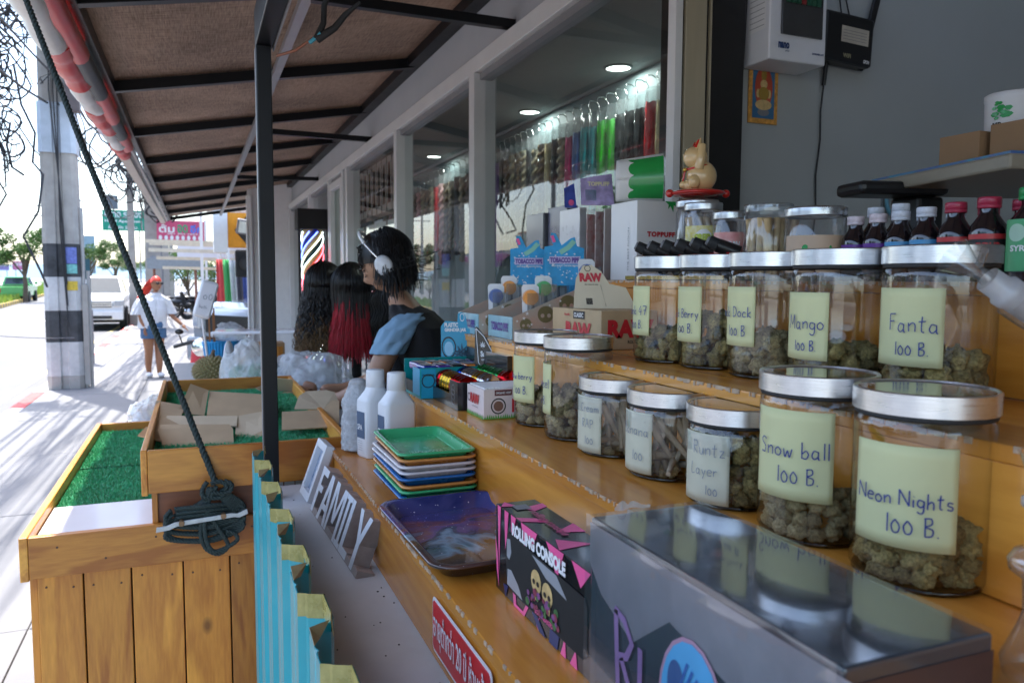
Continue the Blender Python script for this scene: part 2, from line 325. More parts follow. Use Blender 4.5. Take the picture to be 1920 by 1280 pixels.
M['faint'] = pm('faded ink', (.22,.25,.30), .7, var=.3, scale=200)
M['bud'] = pm('dried bud', (.07,.065,.02), .9, var=.5, scale=3.2, detail=8, bump=.6, bscale=7, col2=(.46,.36,.14), objvar=.45)
M['bud2'] = pm('grey bud', (.13,.105,.045), .9, var=.5, scale=3.2, detail=8, bump=.6, bscale=7, col2=(.50,.40,.20), objvar=.4)
M['cone'] = pm('rolling paper cone', (.42,.34,.24), .8, var=.15, scale=60)
M['conetan'] = pm('tan paper cone', (.62,.44,.22), .75, var=.1, scale=60)
M['card'] = pm('cardboard', (.43,.31,.185), .8, var=.08, scale=14, bump=.1, bscale=40, stretch=(1,1,1))
M['cardin'] = pm('cardboard inside', (.50,.40,.27), .85, var=.08, scale=10)
M['cardbrown'] = pm('brown cardboard', (.35,.21,.11), .8, var=.08)
M['paperwhite'] = pm('white coated card', (.78,.78,.77), .35, var=.03)
M['red'] = pm('red print', (.55,.02,.03), .45, var=.08)
M['pink'] = pm('pink print', (.85,.12,.32), .35, var=.08)
M['ink_k'] = pm('black print', (.015,.015,.015), .5, var=.1)
M['ink_w'] = pm('white print', (.8,.8,.8), .5, var=.03)
M['rope'] = pm('dark green rope', (.018,.032,.030), .75, var=.4, scale=150)
M['turq'] = pm('turquoise sheet metal', (.0,.30,.36), .4, var=.08, scale=5, coat=.3)
M['tape'] = pm('yellow tape', (.22,.20,.05), .28, scale=45, col2=(.38,.33,.12), bump=.3, bscale=60)
M['tapein'] = pm('brown tape', (.30,.22,.10), .4, var=.2, scale=40)
M['grass'] = pm('artificial turf', (.02,.24,.10), .4, var=.35, scale=40, col2=(.07,.50,.24))
M['turfbase'] = pm('turf backing', (.015,.15,.06), .8, var=.2)
M['whiteboard'] = pm('glossy white board', (.74,.75,.80), .12, var=.03, scale=4)
M['deck'] = pm('grey deck paint', (.56,.57,.58), .6, var=.07, scale=9, bump=.08, bscale=60)
M['skin'] = pm('skin', (.42,.22,.13), .5, var=.05, scale=30)
M['skintan'] = pm('tanned skin', (.36,.16,.08), .5, var=.06, scale=20)
M['blackhair'] = pm('black hair', (.008,.007,.007), .35, var=.2, scale=60)
M['brownhair'] = pm('light brown hair', (.16,.09,.035), .45, var=.3, scale=30)
M['redhair'] = pm('red hair', (.42,.005,.02), .4, var=.25, scale=60)
M['concrete'] = pm('pavement concrete', (.20,.20,.205), .85, var=.12, scale=1.3, bump=.1, bscale=30)
M['asphalt'] = pm('pale asphalt', (.14,.14,.145), .8, var=.12, scale=.8, bump=.1, bscale=60)
M['pole'] = pm('concrete pole', (.36,.34,.31), .85, var=.14, scale=5, bump=.15, bscale=40)
M['bandk'] = pm('worn black paint', (.045,.047,.05), .7, var=.5, scale=7, bump=.1)
M['bandw'] = pm('worn white paint', (.52,.52,.51), .75, var=.14, scale=7, bump=.1)
M['cable'] = pm('cable', (.02,.02,.022), .6, var=.3)
M['leaf'] = pm('leaves', (.035,.085,.015), .6, var=.4, scale=3, col2=(.09,.17,.03), trans=.3, objvar=.2)
M['bark'] = pm('bark', (.12,.09,.06), .9, var=.3)
M['carwhite'] = pm('white car paint', (.72,.73,.74), .2, var=.02, coat=.8)
M['carsilver'] = pm('silver car paint', (.42,.45,.49), .2, .4, var=.03, coat=.8)
M['cargreen'] = pm('green car paint', (.10,.42,.12), .25, var=.03, coat=.6)
M['carglass'] = pm('car window', (.03,.045,.05), .06, var=.05, spec=.8)
M['chrome'] = pm('chrome', (.7,.7,.7), .12, 1, var=.03)
# ================================================================ SETTING
def st(g, name, mat, parent=None, **k): return g.build(name, mat, parent, kind=None if parent else 'structure', **k)
st(G().box(-600, 600, -60, 2200, -.35, -.15), 'ground', pm('dusty ground', (.30,.29,.25), .9, var=.2, scale=.3), origin=(0,0,-.35))
# road carriageways
st(G().box(-40, -2.16, -30, 900, -.15, -.125), 'road', M['asphalt'], origin=(-8,0,-.14))
g = G()
for y in range(-20, 300, 6): g.box(-5.75, -5.63, y, y+3, -.125, -.121)
st(g, 'lane_marking', M['bandw'], origin=(-5.7,0,-.125))
g = G().box(-2.62, -2.52, -20, 300, -.125, -.121); st(g, 'edge_marking', pm('worn yellow line', (.6,.5,.2), .7), origin=(-2.6,0,-.125))
walk = st(G().box(-2.0, 6, -12, 300, -.15, -.012), 'pavement', M['concrete'], origin=(0,0,-.1))
for i in range(2):
    for j in range(0, 13):
        x0, x1 = (-2.0, -.75) if i == 0 else (-.75, .6)
        G().box(x0+.004, x1-.004, -2+j*2+.004, j*2-.004, -.02, .0+random.uniform(-.002,.002)).build('slab', M['concrete'], walk, bev=.004)
kerb = st(G().box(-2.16, -2.0, -12, 300, -.15, -.03), 'kerb', M['bandw'], origin=(-2.08,0,-.1))
kr = pm('worn red kerb paint', (.62,.10,.09), .75, var=.3, scale=9); kw = pm('worn white kerb paint', (.62,.61,.6), .75, var=.15, scale=9)
for j in range(26):
    G().box(-2.165, -1.995, 2+j*1.5, 3.49+j*1.5, -.11, .004).build('kerb_stone', kr if j % 2 == 0 else kw, kerb, bev=.01)
# planted median that swings away to the left
MP = [(-8.8,5),(-9.4,42),(-14.0,92),(-30,200),(-60,380)]
def mpt(t):
    L = [0]
    for i in range(len(MP)-1): L.append(L[-1]+math.dist(MP[i], MP[i+1]))
    d = t*L[-1]
    for i in range(len(MP)-1):
        if d <= L[i+1]+1e-6:
            f = (d-L[i])/(L[i+1]-L[i]); return V((MP[i][0]+(MP[i+1][0]-MP[i][0])*f, MP[i][1]+(MP[i+1][1]-MP[i][1])*f, 0))
g = G(); gy = G(); gk = G()
N = 120
for i in range(N):
    a, b = mpt(i/N), mpt((i+1)/N); w = V((-1.5,0,0))
    g.add([a+V((0,0,.1)), b+V((0,0,.1)), b+w+V((0,0,.1)), a+w+V((0,0,.1))], [(0,1,2,3)])
for i in range(600):
    a, b = mpt(i/600), mpt((i+1)/600-.0001); (gy if i % 2 else gk).beam(a+V((0,0,-.02)), b+V((0,0,-.02)), .2, .24)
med = st(g, 'median', M['leaf'], origin=(-9,40,0))
st(gy, 'median_kerb', pm('yellow kerb paint', (.75,.5,.08), .7), origin=(-9,40,-.1)); st(gk, 'median_kerb', pm('dull kerb paint', (.28,.22,.14), .7), origin=(-9,40,-.1))
g = G()
for i in range(5200):
    p = mpt(random.random()**1.6*.55)+V((-random.random()*1.4-.05, 0, .1)); h = random.uniform(.12,.42); a = random.random()*pi; w = V((cos(a), sin(a), 0))*random.uniform(.05,.14)
    q = V((random.uniform(-.1,.1), random.uniform(-.1,.1), h)); g.add([p-w, p+w, p+q+w*.3, p+q-w*.3], [(0,1,2,3)])
g.build('median_grass', pm('verge grass', (.16,.26,.03), .7, var=.4, scale=2, col2=(.34,.42,.08), trans=.3), label='yellow green grass and low plants growing on the raised median', cat='grass', kind='stuff', origin=(-9,40,.1))
# deck beside the counter
deck = G().box(.115, 1.12, -1.0, 1.80, 0, 1.13).build('deck', M['deck'], kind='structure')
g = G()
for k in range(34):
    x = random.uniform(.12,.26); y = random.uniform(.7,1.7); r = random.uniform(.0006,.0016); g.lathe([(0,1.1312),(r,1.1310),(r*1.1,1.1301)], (x,y,0), 6)
g.build('grit', M['matblack'], kind='stuff', label='dark specks of grit scattered on the grey deck', cat='grit')

# ================================================================ STEPPED COUNTER
ct = thing('display_counter', 'orange varnished plywood counter in four rising steps holding the jars', 'display counter', (.6,.6,1.13))
steps = [(.262,1.24,1.65,.418), (.418,1.36,1.64,.556), (.556,1.48,1.80,.775), (.775,1.60,1.95,1.08)]
for i, (x0, z, y1, x1) in enumerate(steps):
    zb = 1.132 if i == 0 else steps[i-1][1]-.0
    G().box(x0, x0+.016, -.95, y1, zb+.001, z-.0145).build('riser', M['shelf'], ct, bev=.001)
    G().box(x0-.003, x1+.012, -.95, y1+.002, z-.014, z).build('tread', M['shelf'], ct, bev=.0012)
    G().box(x0+.016, 1.08, y1-.016, y1, 1.132, z-.0145).build('end_panel', M['shelf'], ct)
    g = G(); rr = random.Random(i); y = -.9
    while y < y1-.02:
        L = rr.uniform(.0012,.008)
        if rr.random() < .5: g.box(x0-.0042, x0-.0028+rr.uniform(0,.0015), y, y+L, z-.0035-rr.uniform(-.0015,.0015), z+.0004)
        y += L
    g.build('chipped_edge', M['shelf_edge'], ct, kind='stuff')

# ================================================================ PLANKED CRATES
def blades(x0, x1, y0, y1, z, step, h, seed):
    rr = random.Random(seed); g = G(); nx = int((x1-x0)/step); ny = int((y1-y0)/step); vs = []; fs = []
    for i in range(nx):
        for j in range(ny):
            x = x0+(i+rr.random())*step; y = y0+(j+rr.random())*step; a = rr.random()*pi; w = .0011; dx, dy = cos(a)*w, sin(a)*w; hh = h*rr.uniform(.6,1.1)
            b = len(vs); vs += [(x-dx,y-dy,z),(x+dx,y+dy,z),(x+rr.uniform(-.005,.005),y+rr.uniform(-.005,.005),z+hh)]; fs.append((b,b+1,b+2))
    return g.add(vs, fs)
c1 = thing('planter_crate', 'low orange planked crate, its top half turf and half white board, outermost by the pavement', 'wooden crate', (-.02,2.5,0))
LX0, LX1, LY0, LY1, LZ = -.357, .36, 1.852, 3.24, 1.056
G().box(LX0+.017, LX1, LY0-.006, LY0+.014, .966, LZ).build('front_rail', M['crate_h'], c1, bev=.002)
G().box(LX0, LX0+.0165, LY0-.006, LY1, .962, LZ+.001).build('side_rail', M['crate_y'], c1, bev=.002)
G().box(LX0+.017, LX1, LY1-.018, LY1, .966, LZ).build('back_rail', M['crate_h'], c1, bev=.002)
x = LX0+.026; k = 0
while x < LX1-.02:
    w = min([.088,.094,.106,.10,.098,.105,.1][k % 7], LX1-x); G().box(x+.0015, x+w-.0015, LY0+.0155+(k % 3)*.0012, LY0+.033, .0, .963).build('plank', M['crate_z'], c1, bev=.0018); x += w; k += 1
for k in range(12): G().box(LX0+.009, LX0+.024, LY0+.04+k*.115, LY0+.0385+(k+1)*.115, .0, .958).build('plank', M['crate_z'], c1, bev=.0015)
G().box(LX0+.026, LX1, LY0+.034, LY1-.02, .0, 1.02).build('inner_box', M['matblack'], c1)
def mat(y0, y1, x0, x1, z, seed, label, step=.0046):
    t = thing('turf_mat', label, 'artificial turf', ((x0+x1)/2, (y0+y1)/2, z))
    G().box(x0, x1, y0, y1, z, z+.004).build('backing', M['turfbase'], t); b = blades(x0, x1, y0, y1, z+.004, step*.8, .008, seed).build('blades', M['grass'], t); b['kind'] = 'stuff'
mat(2.175, 2.585, LX0+.02, -.10, 1.024, 1, 'nearer square of green artificial turf half in sunlight beside the white board')
mat(2.61, 3.21, LX0+.02, -.10, 1.024, 2, 'farther square of green artificial turf at the far end of the low crate')
G().box(LX0+.019, -.098, LY0+.017, 2.16, 1.022, 1.034).build('board', M['whiteboard'], label='glossy white board covering the near end of the low crate', cat='board', bev=.001)
g = G()
x = LX0+.026; k = 0
while x < .12:
    w = [.088,.094,.106,.10,.098,.105,.1][k % 7]
    for (dx, z) in ((.2,.935),(.78,.93),(.25,.62),(.8,.63)): g.cyl((x+w*dx, LY0+.0135+(k % 3)*.0012, z+.004*sin(k*3+dx*9)), (x+w*dx, LY0+.0160+(k % 3)*.0012, z+.004*sin(k*3+dx*9)), .0022, n=8)
    g.cyl((x+w*.5, LY0-.0068, 1.03-.035*(k % 2)), (x+w*.5, LY0-.0055, 1.03-.035*(k % 2)), .0025, n=8); x += w; k += 1
g.build('nail_head', pm('rusty nail', (.10,.05,.03), .6, .3), c1, kind='stuff')
c2 = thing('planter_crate', 'raised orange crate with turf, topped by flattened cardboard and tied with the green rope', 'wooden crate', (.1,2.5,1.03))
UX0, UX1, UY0, UY1, UZ = -.121, .335, 1.832, 3.10, 1.225
G().box(UX0+.0135, UX1, UY0, UY0+.016, 1.130, UZ).build('front_rail', M['crate_h'], c2, bev=.002)
G().box(UX0, UX0+.013, UY0+.0, UY1, 1.126, UZ+.002).build('side_rail', M['crate_y'], c2, bev=.002)
G().box(UX0+.0135, UX1, UY1-.016, UY1, 1.130, UZ).build('back_rail', M['crate_h'], c2, bev=.002)
G().box(UX1-.014, UX1, UY0+.017, UY1-.017, 1.130, UZ-.003).build('side_rail', M['crate_y'], c2, bev=.002)
G().box(UX0+.030, .128, LY0+.018, LY0+.030, 1.036, 1.16).build('front_panel', M['panel'], c2)
G().box(UX0+.018, UX0+.030, LY0+.010, UY1-.02, 1.036, 1.16).build('corner_strip', M['crate_z'], c2, bev=.001)
G().box(UX0+.031, UX1-.016, LY0+.035, UY1-.02, 1.036, 1.172).build('inner_box', M['panel'], c2)
mat(UY0+.02, UY1-.02, UX0+.016, UX1-.016, 1.176, 3, 'turf lining the raised crate, mostly hidden under flattened cardboard')
g = G()
for k in range(9): g.box(.13+k*.026, .153+k*.026, 1.866, 1.868+.004*(k % 2), .9, 1.2)
g.build('end_screen', pm('pale grey tin sheet', (.42,.46,.48), .5, var=.15, scale=5), label='pale grey ribbed tin screen closing the far end of the deck', cat='metal sheet')

# ================================================================ TURQUOISE CORRUGATED SHEET
t = thing('corrugated_sheet', 'turquoise corrugated metal sheet standing on end with yellow tape folded over its cut edge', 'metal sheet', (.1,1.0,0))
prof = []; y = .268; k = 0
XO, XI = .093, .119
while y < 1.5:
    prof += [(XI, y), (XI, y+.050), (XI, y+.058), (XO+.010, y+.066), (XO+.008, y+.068), (XO, y+.072), (XO, y+.095), (XO+.0022, y+.100), (XO, y+.105), (XO, y+.140), (XI-.014, y+.150), (XI-.004, y+.156)]; y += .165
def corr(off, z0, z1, i0=0, i1=None, zj=0):
    g = G(); P = prof[i0:i1]; vs = []
    for i, (px, py) in enumerate(P):
        a = P[max(i-1,0)]; b = P[min(i+1,len(P)-1)]; d = V((b[0]-a[0], b[1]-a[1])); d = d.normalized() if d.length > 0 else V((0,1)); n = V((-d.y, d.x))
        vs += [(px+n.x*off, py+n.y*off, z0+(random.uniform(-zj,zj))), (px+n.x*off, py+n.y*off, z1)]
    return g.add(vs, [(2*i, 2*i+2, 2*i+3, 2*i+1) for i in range(len(P)-1)])
TZ = 1.262
corr(0, 0, TZ).build('sheet', M['turq'], t, solid=.0012)
for k in range(8):
    i0 = k*12
    rr = random.Random(k+3); d = rr.uniform(.016,.026)
    corr(.0016, TZ-d, TZ+.002, i0+2, i0+6, .002).build('tape', M['tape'], t, solid=.0004)
    corr(.0016, TZ-d*.7, TZ+.003, i0+0, i0+3, .004).build('tape', M['tape'], t, solid=.0004)
    yf = prof[i0][1]
    g = G(); g.quad(V((XO-.001,yf+.108,TZ+.001)), V((XO,yf+.142,TZ+.005)), V((XI-.006,yf+.156,TZ+.003)), V((XI-.016,yf+.135,TZ-.006))).jit(.003, 60, k); g.build('tape', M['tapein'], t, solid=.0005)
    g = G(); g.quad(V((XI-.002,yf+.150,TZ-.012)), V((XI+.0005,yf+.172,TZ-.010)), V((XI+.001,yf+.176,TZ+.005)), V((XI-.004,yf+.150,TZ+.004))).jit(.002, 60, k+40); g.build('tape', M['tape'], t, solid=.0004)

# ================================================================ POST, BEAMS, AWNING
pf = thing('awning_post', 'slim black square steel post standing at the deck edge and turning into a beam overhead', 'post', (.145,1.70,1.13))
G().box(.125,.155,1.692,1.722,1.13,2.075).build('post', M['steel'], pf, bev=.002)
G().box(.125,.160,-2.5,1.722,2.0755,2.15).build('beam', M['steel'], pf, bev=.002)
G().box(.1605,.163,-2.5,1.722,2.07,2.152).build('beam_edge', M['gsteel'], pf)
G().box(.1240,.1248,1.700,1.720,1.13,2.07).build('worn_edge', M['gsteel'], pf)  # thin grey strip down one side of the post
wire = thing('loose_wires', 'loose taped wire ends poking out beside the top of the black post', 'wires', (.17,1.68,2.05))
G().tube([(.166,1.69,2.055),(.20,1.66,2.062),(.235,1.63,2.085)], .0028, 6).build('wire', pm('brown wire', (.25,.09,.05), .5), wire)
G().tube([(.225,1.64,2.075),(.245,1.62,2.09)], .0045, 6).build('wire', pm('blue wire', (.05,.3,.4), .5), wire)
G().tube([(.238,1.63,2.08),(.25,1.62,2.11),(.252,1.62,2.145),(.262,1.615,2.165),(.26,1.61,2.19)], [.008,.006,.006,.005,.003], 7).build('taped_end', M['rubber'], wire)
G().tube([(.238,1.63,2.08),(.27,1.61,2.10),(.29,1.6,2.125),(.318,1.59,2.15)], [.009,.007,.006,.003], 7).build('taped_end', M['rubber'], wire)
def az(x): return 2.560+.182*x
aw = thing('awning', 'long lean-to awning of brown mesh fabric over dark steel rafters along the shopfront', 'awning', (.4,5,2.6))
def sheetmat():
    m = bpy.data.materials.new('brown shade mesh'); n, l, b = nt(m); tc = n.new('ShaderNodeTexCoord')
    outs = []
    for sc3 in ((220, 14, 14), (14, 220, 14)):
        mp = n.new('ShaderNodeMapping'); mp.inputs['Scale'].default_value = sc3; l.new(tc.outputs['Object'], mp.inputs[0]); z = n.new('ShaderNodeTexNoise'); z.inputs['Scale'].default_value = 1; z.inputs['Detail'].default_value = 3
        l.new(mp.outputs[0], z.inputs[0]); outs.append(z.outputs[0])
    ad = n.new('ShaderNodeMath'); l.new(outs[0], ad.inputs[0]); l.new(outs[1], ad.inputs[1]); big = n.new('ShaderNodeTexNoise'); big.inputs['Scale'].default_value = 1.6; l.new(tc.outputs['Object'], big.inputs[0])
    a2 = n.new('ShaderNodeMath'); l.new(ad.outputs[0], a2.inputs[0]); l.new(big.outputs[0], a2.inputs[1])
    rp = n.new('ShaderNodeValToRGB'); mr = n.new('ShaderNodeMapRange'); mr.inputs[1].default_value = 1.1; mr.inputs[2].default_value = 1.9; l.new(a2.outputs[0], mr.inputs[0]); l.new(mr.outputs[0], rp.inputs[0])
    rp.color_ramp.elements[0].color = (.13,.088,.066,1); rp.color_ramp.elements[1].color = (.44,.33,.26,1); l.new(rp.outputs[0], b.inputs['Base Color']); b.inputs['Roughness'].default_value = .8
    tr = n.new('ShaderNodeBsdfTranslucent'); l.new(rp.outputs[0], tr.inputs[0]); mx = n.new('ShaderNodeMixShader'); mx.inputs[0].default_value = .20; l.new(b.outputs[0], mx.inputs[1]); l.new(tr.outputs[0], mx.inputs[2]); l.new(mx.outputs[0], n['Material Output'].inputs[0])
    bp = n.new('ShaderNodeBump'); bp.inputs['Strength'].default_value = .3; bp.inputs['Distance'].default_value = .004; l.new(ad.outputs[0], bp.inputs['Height']); l.new(bp.outputs[0], b.inputs['Normal']); return m
ay1 = 13.0
sm = sheetmat()
ys = [-3.4,-2.1,-.85,.4,1.66,2.92,4.18,5.43,6.70,7.96,9.2,10.45,11.7,12.95]
for a, b in zip(ys[:-1], ys[1:]):
    g = G(); nx, ny = 10, 6
    def f(u, v, a=a, b=b): x = -.36+u*1.53; y = a+v*(b-a); return V((x, y, az(x)+.036-.012*sin(pi*v)*sin(pi*u)))
    g.surf(f, nx, ny).build('mesh_panel', sm, aw, solid=.003)
for y in ys:
    G().beam((-.355,y,az(-.355)), (1.12,y,az(1.12)), .045, .05).build('rafter', M['steel'], aw, bev=.002)
G().beam((.385,-3.4,az(.385)-.042), (.385,ay1,az(.385)-.042), .035, .03).build('purlin', M['gsteel'], aw)
G().beam((-.345,-3.4,az(-.345)+.005), (-.345,ay1,az(-.345)+.005), .03, .06).build('edge_beam', M['steel'], aw)
G().cyl((-.385,-3.4,2.475), (-.385,ay1,2.475), .016, n=10).build('edge_pipe', pm('tarnished pipe', (.30,.26,.24), .3, .7, var=.2, scale=9), aw)
G().box(1.085,1.148,-3.4,10.15,az(1.1)-.02,az(1.1)+.045).build('wall_plate', M['steel'], aw)
G().box(-.47,-.405,5.0,ay1,2.43,2.50).build('valance', pm('beige valance cloth', (.55,.52,.48), .7, var=.06), aw)
for (y, z) in ((2.807,2.566),(5.40,2.559),(7.91,2.585)):
    G().beam((1.148,y,z), (.39,y-.02,az(.39)-.07), .035, .035).build('strut', M['steel'], aw, bev=.002)
rc = thing('rolled_curtain', 'rolled-up red and white striped tarpaulin hanging under the awning edge', 'tarpaulin', (-.42,3.5,2.42))
rm = pm('red tarpaulin', (.55,.035,.03), .35, var=.1, scale=10); wm = pm('white tarpaulin', (.62,.63,.63), .35, var=.08, scale=10); dk = pm('dark tarpaulin', (.05,.06,.065), .5)
bands = [(.9,2.0,rm),(2.0,3.12,wm),(3.12,3.71,rm),(3.71,4.26,wm),(4.26,4.83,rm),(4.83,5.38,wm),(5.38,5.80,rm)]
for a, b, m_ in bands:
    n = 14
    pts = [(-.425+.01*sin(a+i/n*3)+.018*i/n*0, a+(b-a)*i/n, 2.415+.006*sin(5*a+i)) for i in range(n+1)]
    r_ = [(.056-.004*(a-1))*(1+.05*sin(i*1.7+a*9)) for i in range(n+1)]; r_[0] *= 1.04
    G().tube(pts, r_, 16, caps=True).build('striped_band', m_, rc)
for a, b, m_ in [(.9,2.4,dk),(2.4,3.35,rm),(3.35,4.0,dk),(4.0,4.6,rm),(4.6,5.1,dk),(5.1,5.55,rm)]:
    G().tube([(-.385,a,2.43),(-.385,b,2.43)], .040, 12).build('inner_band', m_, rc)

# ================================================================ SHOPFRONT
sf = thing('shopfront', 'white aluminium glazed shopfront under a grey wall running along the pavement', 'shopfront', (1.15,5,0))
G().box(1.15,1.27,1.70,10.2,2.535,3.3).build('header_wall', M['wall'], sf)
G().box(1.15,1.27,1.74,10.2,0,.42).build('lower_wall', M['wall'], sf)
G().box(1.105,1.19,1.74,10.18,2.465,2.533).build('top_rail', M['frame'], sf, bev=.003)
G().box(1.125,1.18,1.74,10.18,2.435,2.463).build('inner_rail', M['gsteel'], sf)
G().box(1.105,1.19,1.74,10.18,.422,.50).build('bottom_rail', M['frame'], sf, bev=.003)
mul = [3.16, 4.52, 6.12, 6.30, 7.0, 8.3, 10.1]
for y in mul:
    G().box(1.098,1.196,y-.032,y+.032,.502,2.463).build('mullion', M['frame'], sf, bev=.003)
    G().box(1.14,1.16,y+.033,y+.043,.502,2.434).build('gasket', M['matblack'], sf)
    G().box(1.135,1.19,y+.044,y+.075,.502,2.434).build('inner_frame', M['frame'], sf)
G().box(1.135,1.156,1.70,1.735,0,3.2).build('corner_post', M['white'], sf, bev=.001)
mul = [1.695]+mul
for i in range(len(mul)-1):
    if mul[i+1]-mul[i] < .3: continue
    G().quad((1.150,mul[i+1]-.033,.502),(1.150,mul[i]+.04,.502),(1.150,mul[i]+.04,2.434),(1.150,mul[i+1]-.033,2.434)).build('pane', M['window'], sf)
G().box(1.10,1.14,6.36,6.95,2.36,2.42).build('door_rail', M['frame'], sf, bev=.003); G().box(1.10,1.14,6.36,6.41,.5,2.36).build('door_stile', M['frame'], sf, bev=.003); G().box(1.10,1.14,6.90,6.95,.5,2.36).build('door_stile', M['frame'], sf, bev=.003)
# shop interior
inn = thing('shop_interior', 'dim hair shop room behind the glass with pale pegboard and grey ceiling', 'room', (1.7,5,0))
cm = pm('grey shop ceiling', (.34,.34,.33), .8, var=.04, scale=2)
G().box(1.27,2.2,1.90,10.2,2.67,2.75).build('ceiling', cm, inn); G().box(2.13,2.2,1.90,10.2,0,2.665).build('peg_wall', pm('pale blue pegboard', (.26,.33,.34), .6, var=.05), inn)
G().box(1.27,2.12,1.90,10.2,0,.1).build('floor', pm('shop floor tiles', (.3,.28,.26), .4), inn); G().box(1.27,2.2,10.2,10.3,0,2.75).build('end_wall', M['wall'], inn)
G().box(1.27,2.2,1.82,1.895,0,2.75).build('end_wall', M['wall'], inn)
lm = pm('downlight', (.85,1,.92), .5, var=0, emit=2.2)
for i, (x, y) in enumerate(((2.0,3.50),(2.0,4.62),(1.95,6.6))):
    t = thing('downlight', ['round ceiling downlight lit behind the largest pane, nearer the white corner post','round ceiling downlight lit behind the largest pane, farther from the corner post','round ceiling downlight lit behind the second pane'][i], 'ceiling light', (x,y,2.66), 'downlights in the shop ceiling')
    G().lathe([(0,2.666),(.062,2.666)], (x,y,0), 24).build('diffuser', lm, t); G().lathe([(.063,2.669),(.063,2.660),(.074,2.664),(.074,2.669)], (x,y,0), 24).build('trim', M['gsteel'], t)
    ld = bpy.data.lights.new('downlight_lamp', 'AREA'); ld.shape = 'DISK'; ld.size = .11; ld.energy = .7; ld.color = (.9,1,.95); lo = bpy.data.objects.new('lamp', ld); COL.objects.link(lo); lo.parent = t; lo.location = (0,0,-.004)
# hair packs on the pegboard
PK = dict(blonde=(.55,.45,.25), red=(.6,.02,.03), black=(.02,.02,.022), green=(.05,.5,.03), teal=(.05,.38,.42), pink=(.65,.05,.22), brown=(.16,.11,.07), ash=(.34,.29,.2), yellow=(.65,.55,.05), purple=(.25,.14,.45), lime=(.25,.5,.05), blue=(.1,.2,.5), rose=(.55,.3,.3))
PM = {k: pm(k+' braiding hair', c, .45, var=.3, scale=90, stretch=(1,1,.08), bump=.5, bscale=120) for k, c in PK.items()}
order = ['blonde','red','black','black','black','green','green','teal','teal','blue','pink','ash','black','blonde','brown','ash','black','ash','brown','ash','brown','black','purple','red','blue','lime','yellow']
order2 = ['ash','rose','brown','ash','black','ash','brown','rose','red','ash','brown','ash','rose','brown','ash','brown','black','ash','brown','ash','rose','brown','ash','brown','ash','black','ash']
protos = {}
def pack_mesh(curly, L, seed):
    rr = random.Random(seed)
    def f(u, v):
        a = u*2*pi; z = -.09-L*v; w = .030*(min(1, v*9+.25)**.5)*(1-.35*max(0, v-.8)/.2)
        k = 1+.16*sin(a*5+v*7)+(.28*sin(v*60+a*2+rr.random()*.2) if curly else .03*sin(v*25))
        return V((.026*cos(a)*k, w*1.42*sin(a)*k, z+.004*sin(a*3)))
    g = G(); g.surf(f, 18, 46 if curly else 16); return g.mesh('hair', [])
hm = {c: [pack_mesh(c, .52, 1), pack_mesh(c, .62, 2), pack_mesh(c, .44, 3)] for c in (0, 1)}
hair_me = {}
def bag_mesh():
    g = G(); rr = random.Random(4)
    def f(u, v): a = u*2*pi; return V((.028*cos(a)*(1+.25*mnoise.noise(V((u*6,v*14,1)))), .047*sin(a)*(1+.15*mnoise.noise(V((u*7,v*12,5)))), -.03-.66*v))
    return g.surf(f, 14, 24).mesh('bag', M['filmclear'])
bagm = bag_mesh()
hook = G(); hook.tube([(.02,0,.02),(0,0,.03),(-.03,0,.028)], .003, 5).tube([(-.03,.012*sin(q*.5),.028-.006*q+.01*cos(q*.5)*0) for q in range(12)], .002, 5)
hook_me = hook.mesh('hook', M['chrome'])
names = {'black':'jet black','ash':'ash blonde streaked','brown':'dull brown','rose':'dusty rose','blonde':'honey blonde','lime':'lime green'}
def pack(y, col, idx, x=2.105, z=2.56, side='largest pane'):
    t = thing('hair_pack', '', 'hair pack', (x-.03,y,z), 'hair packs hanging on the shop pegboard')
    curly = 1 if col in ('ash','brown','rose') else 0; k = (idx*7) % 3
    key = (curly, k, col)
    if key not in hair_me: me = hm[curly][k].copy(); me.materials.clear(); me.materials.append(PM[col]); hair_me[key] = me
    inst(hair_me[key], 'hair', t, t.location, (0,0,0), (1, random.uniform(.85,1.1), random.uniform(1.05,1.35))); inst(bagm, 'bag', t, t.location); inst(hook_me, 'hook', t, t.location)
    return t
y = 3.20
rank = {}
seen = []
for i, c in enumerate(order):
    seen.append((pack(y, c, i), c, order, i, 'behind the largest pane')); y += .098
y = 5.72
for i, c in enumerate(order2):
    seen.append((pack(y, c, i), c, order2, i, 'behind the second pane')); y += .15
ordn = ['first','second','third','fourth','fifth','sixth','seventh','eighth','ninth','tenth','eleventh','twelfth','thirteenth','fourteenth']
for t, c, o_, i, where in seen:
    pane = 'largest' if 'largest' in where else 'second'
    same = [j for j in range(len(o_)) if o_[j] == c]; r_ = same.index(i); nm = names.get(c, c)
    if len(same) == 1: t['label'] = f'only {nm} hair pack hanging in the {pane} pane'
    else: t['label'] = f'{nm} hair pack, {ordn[r_]} of its colour from the corner in the {pane} pane'
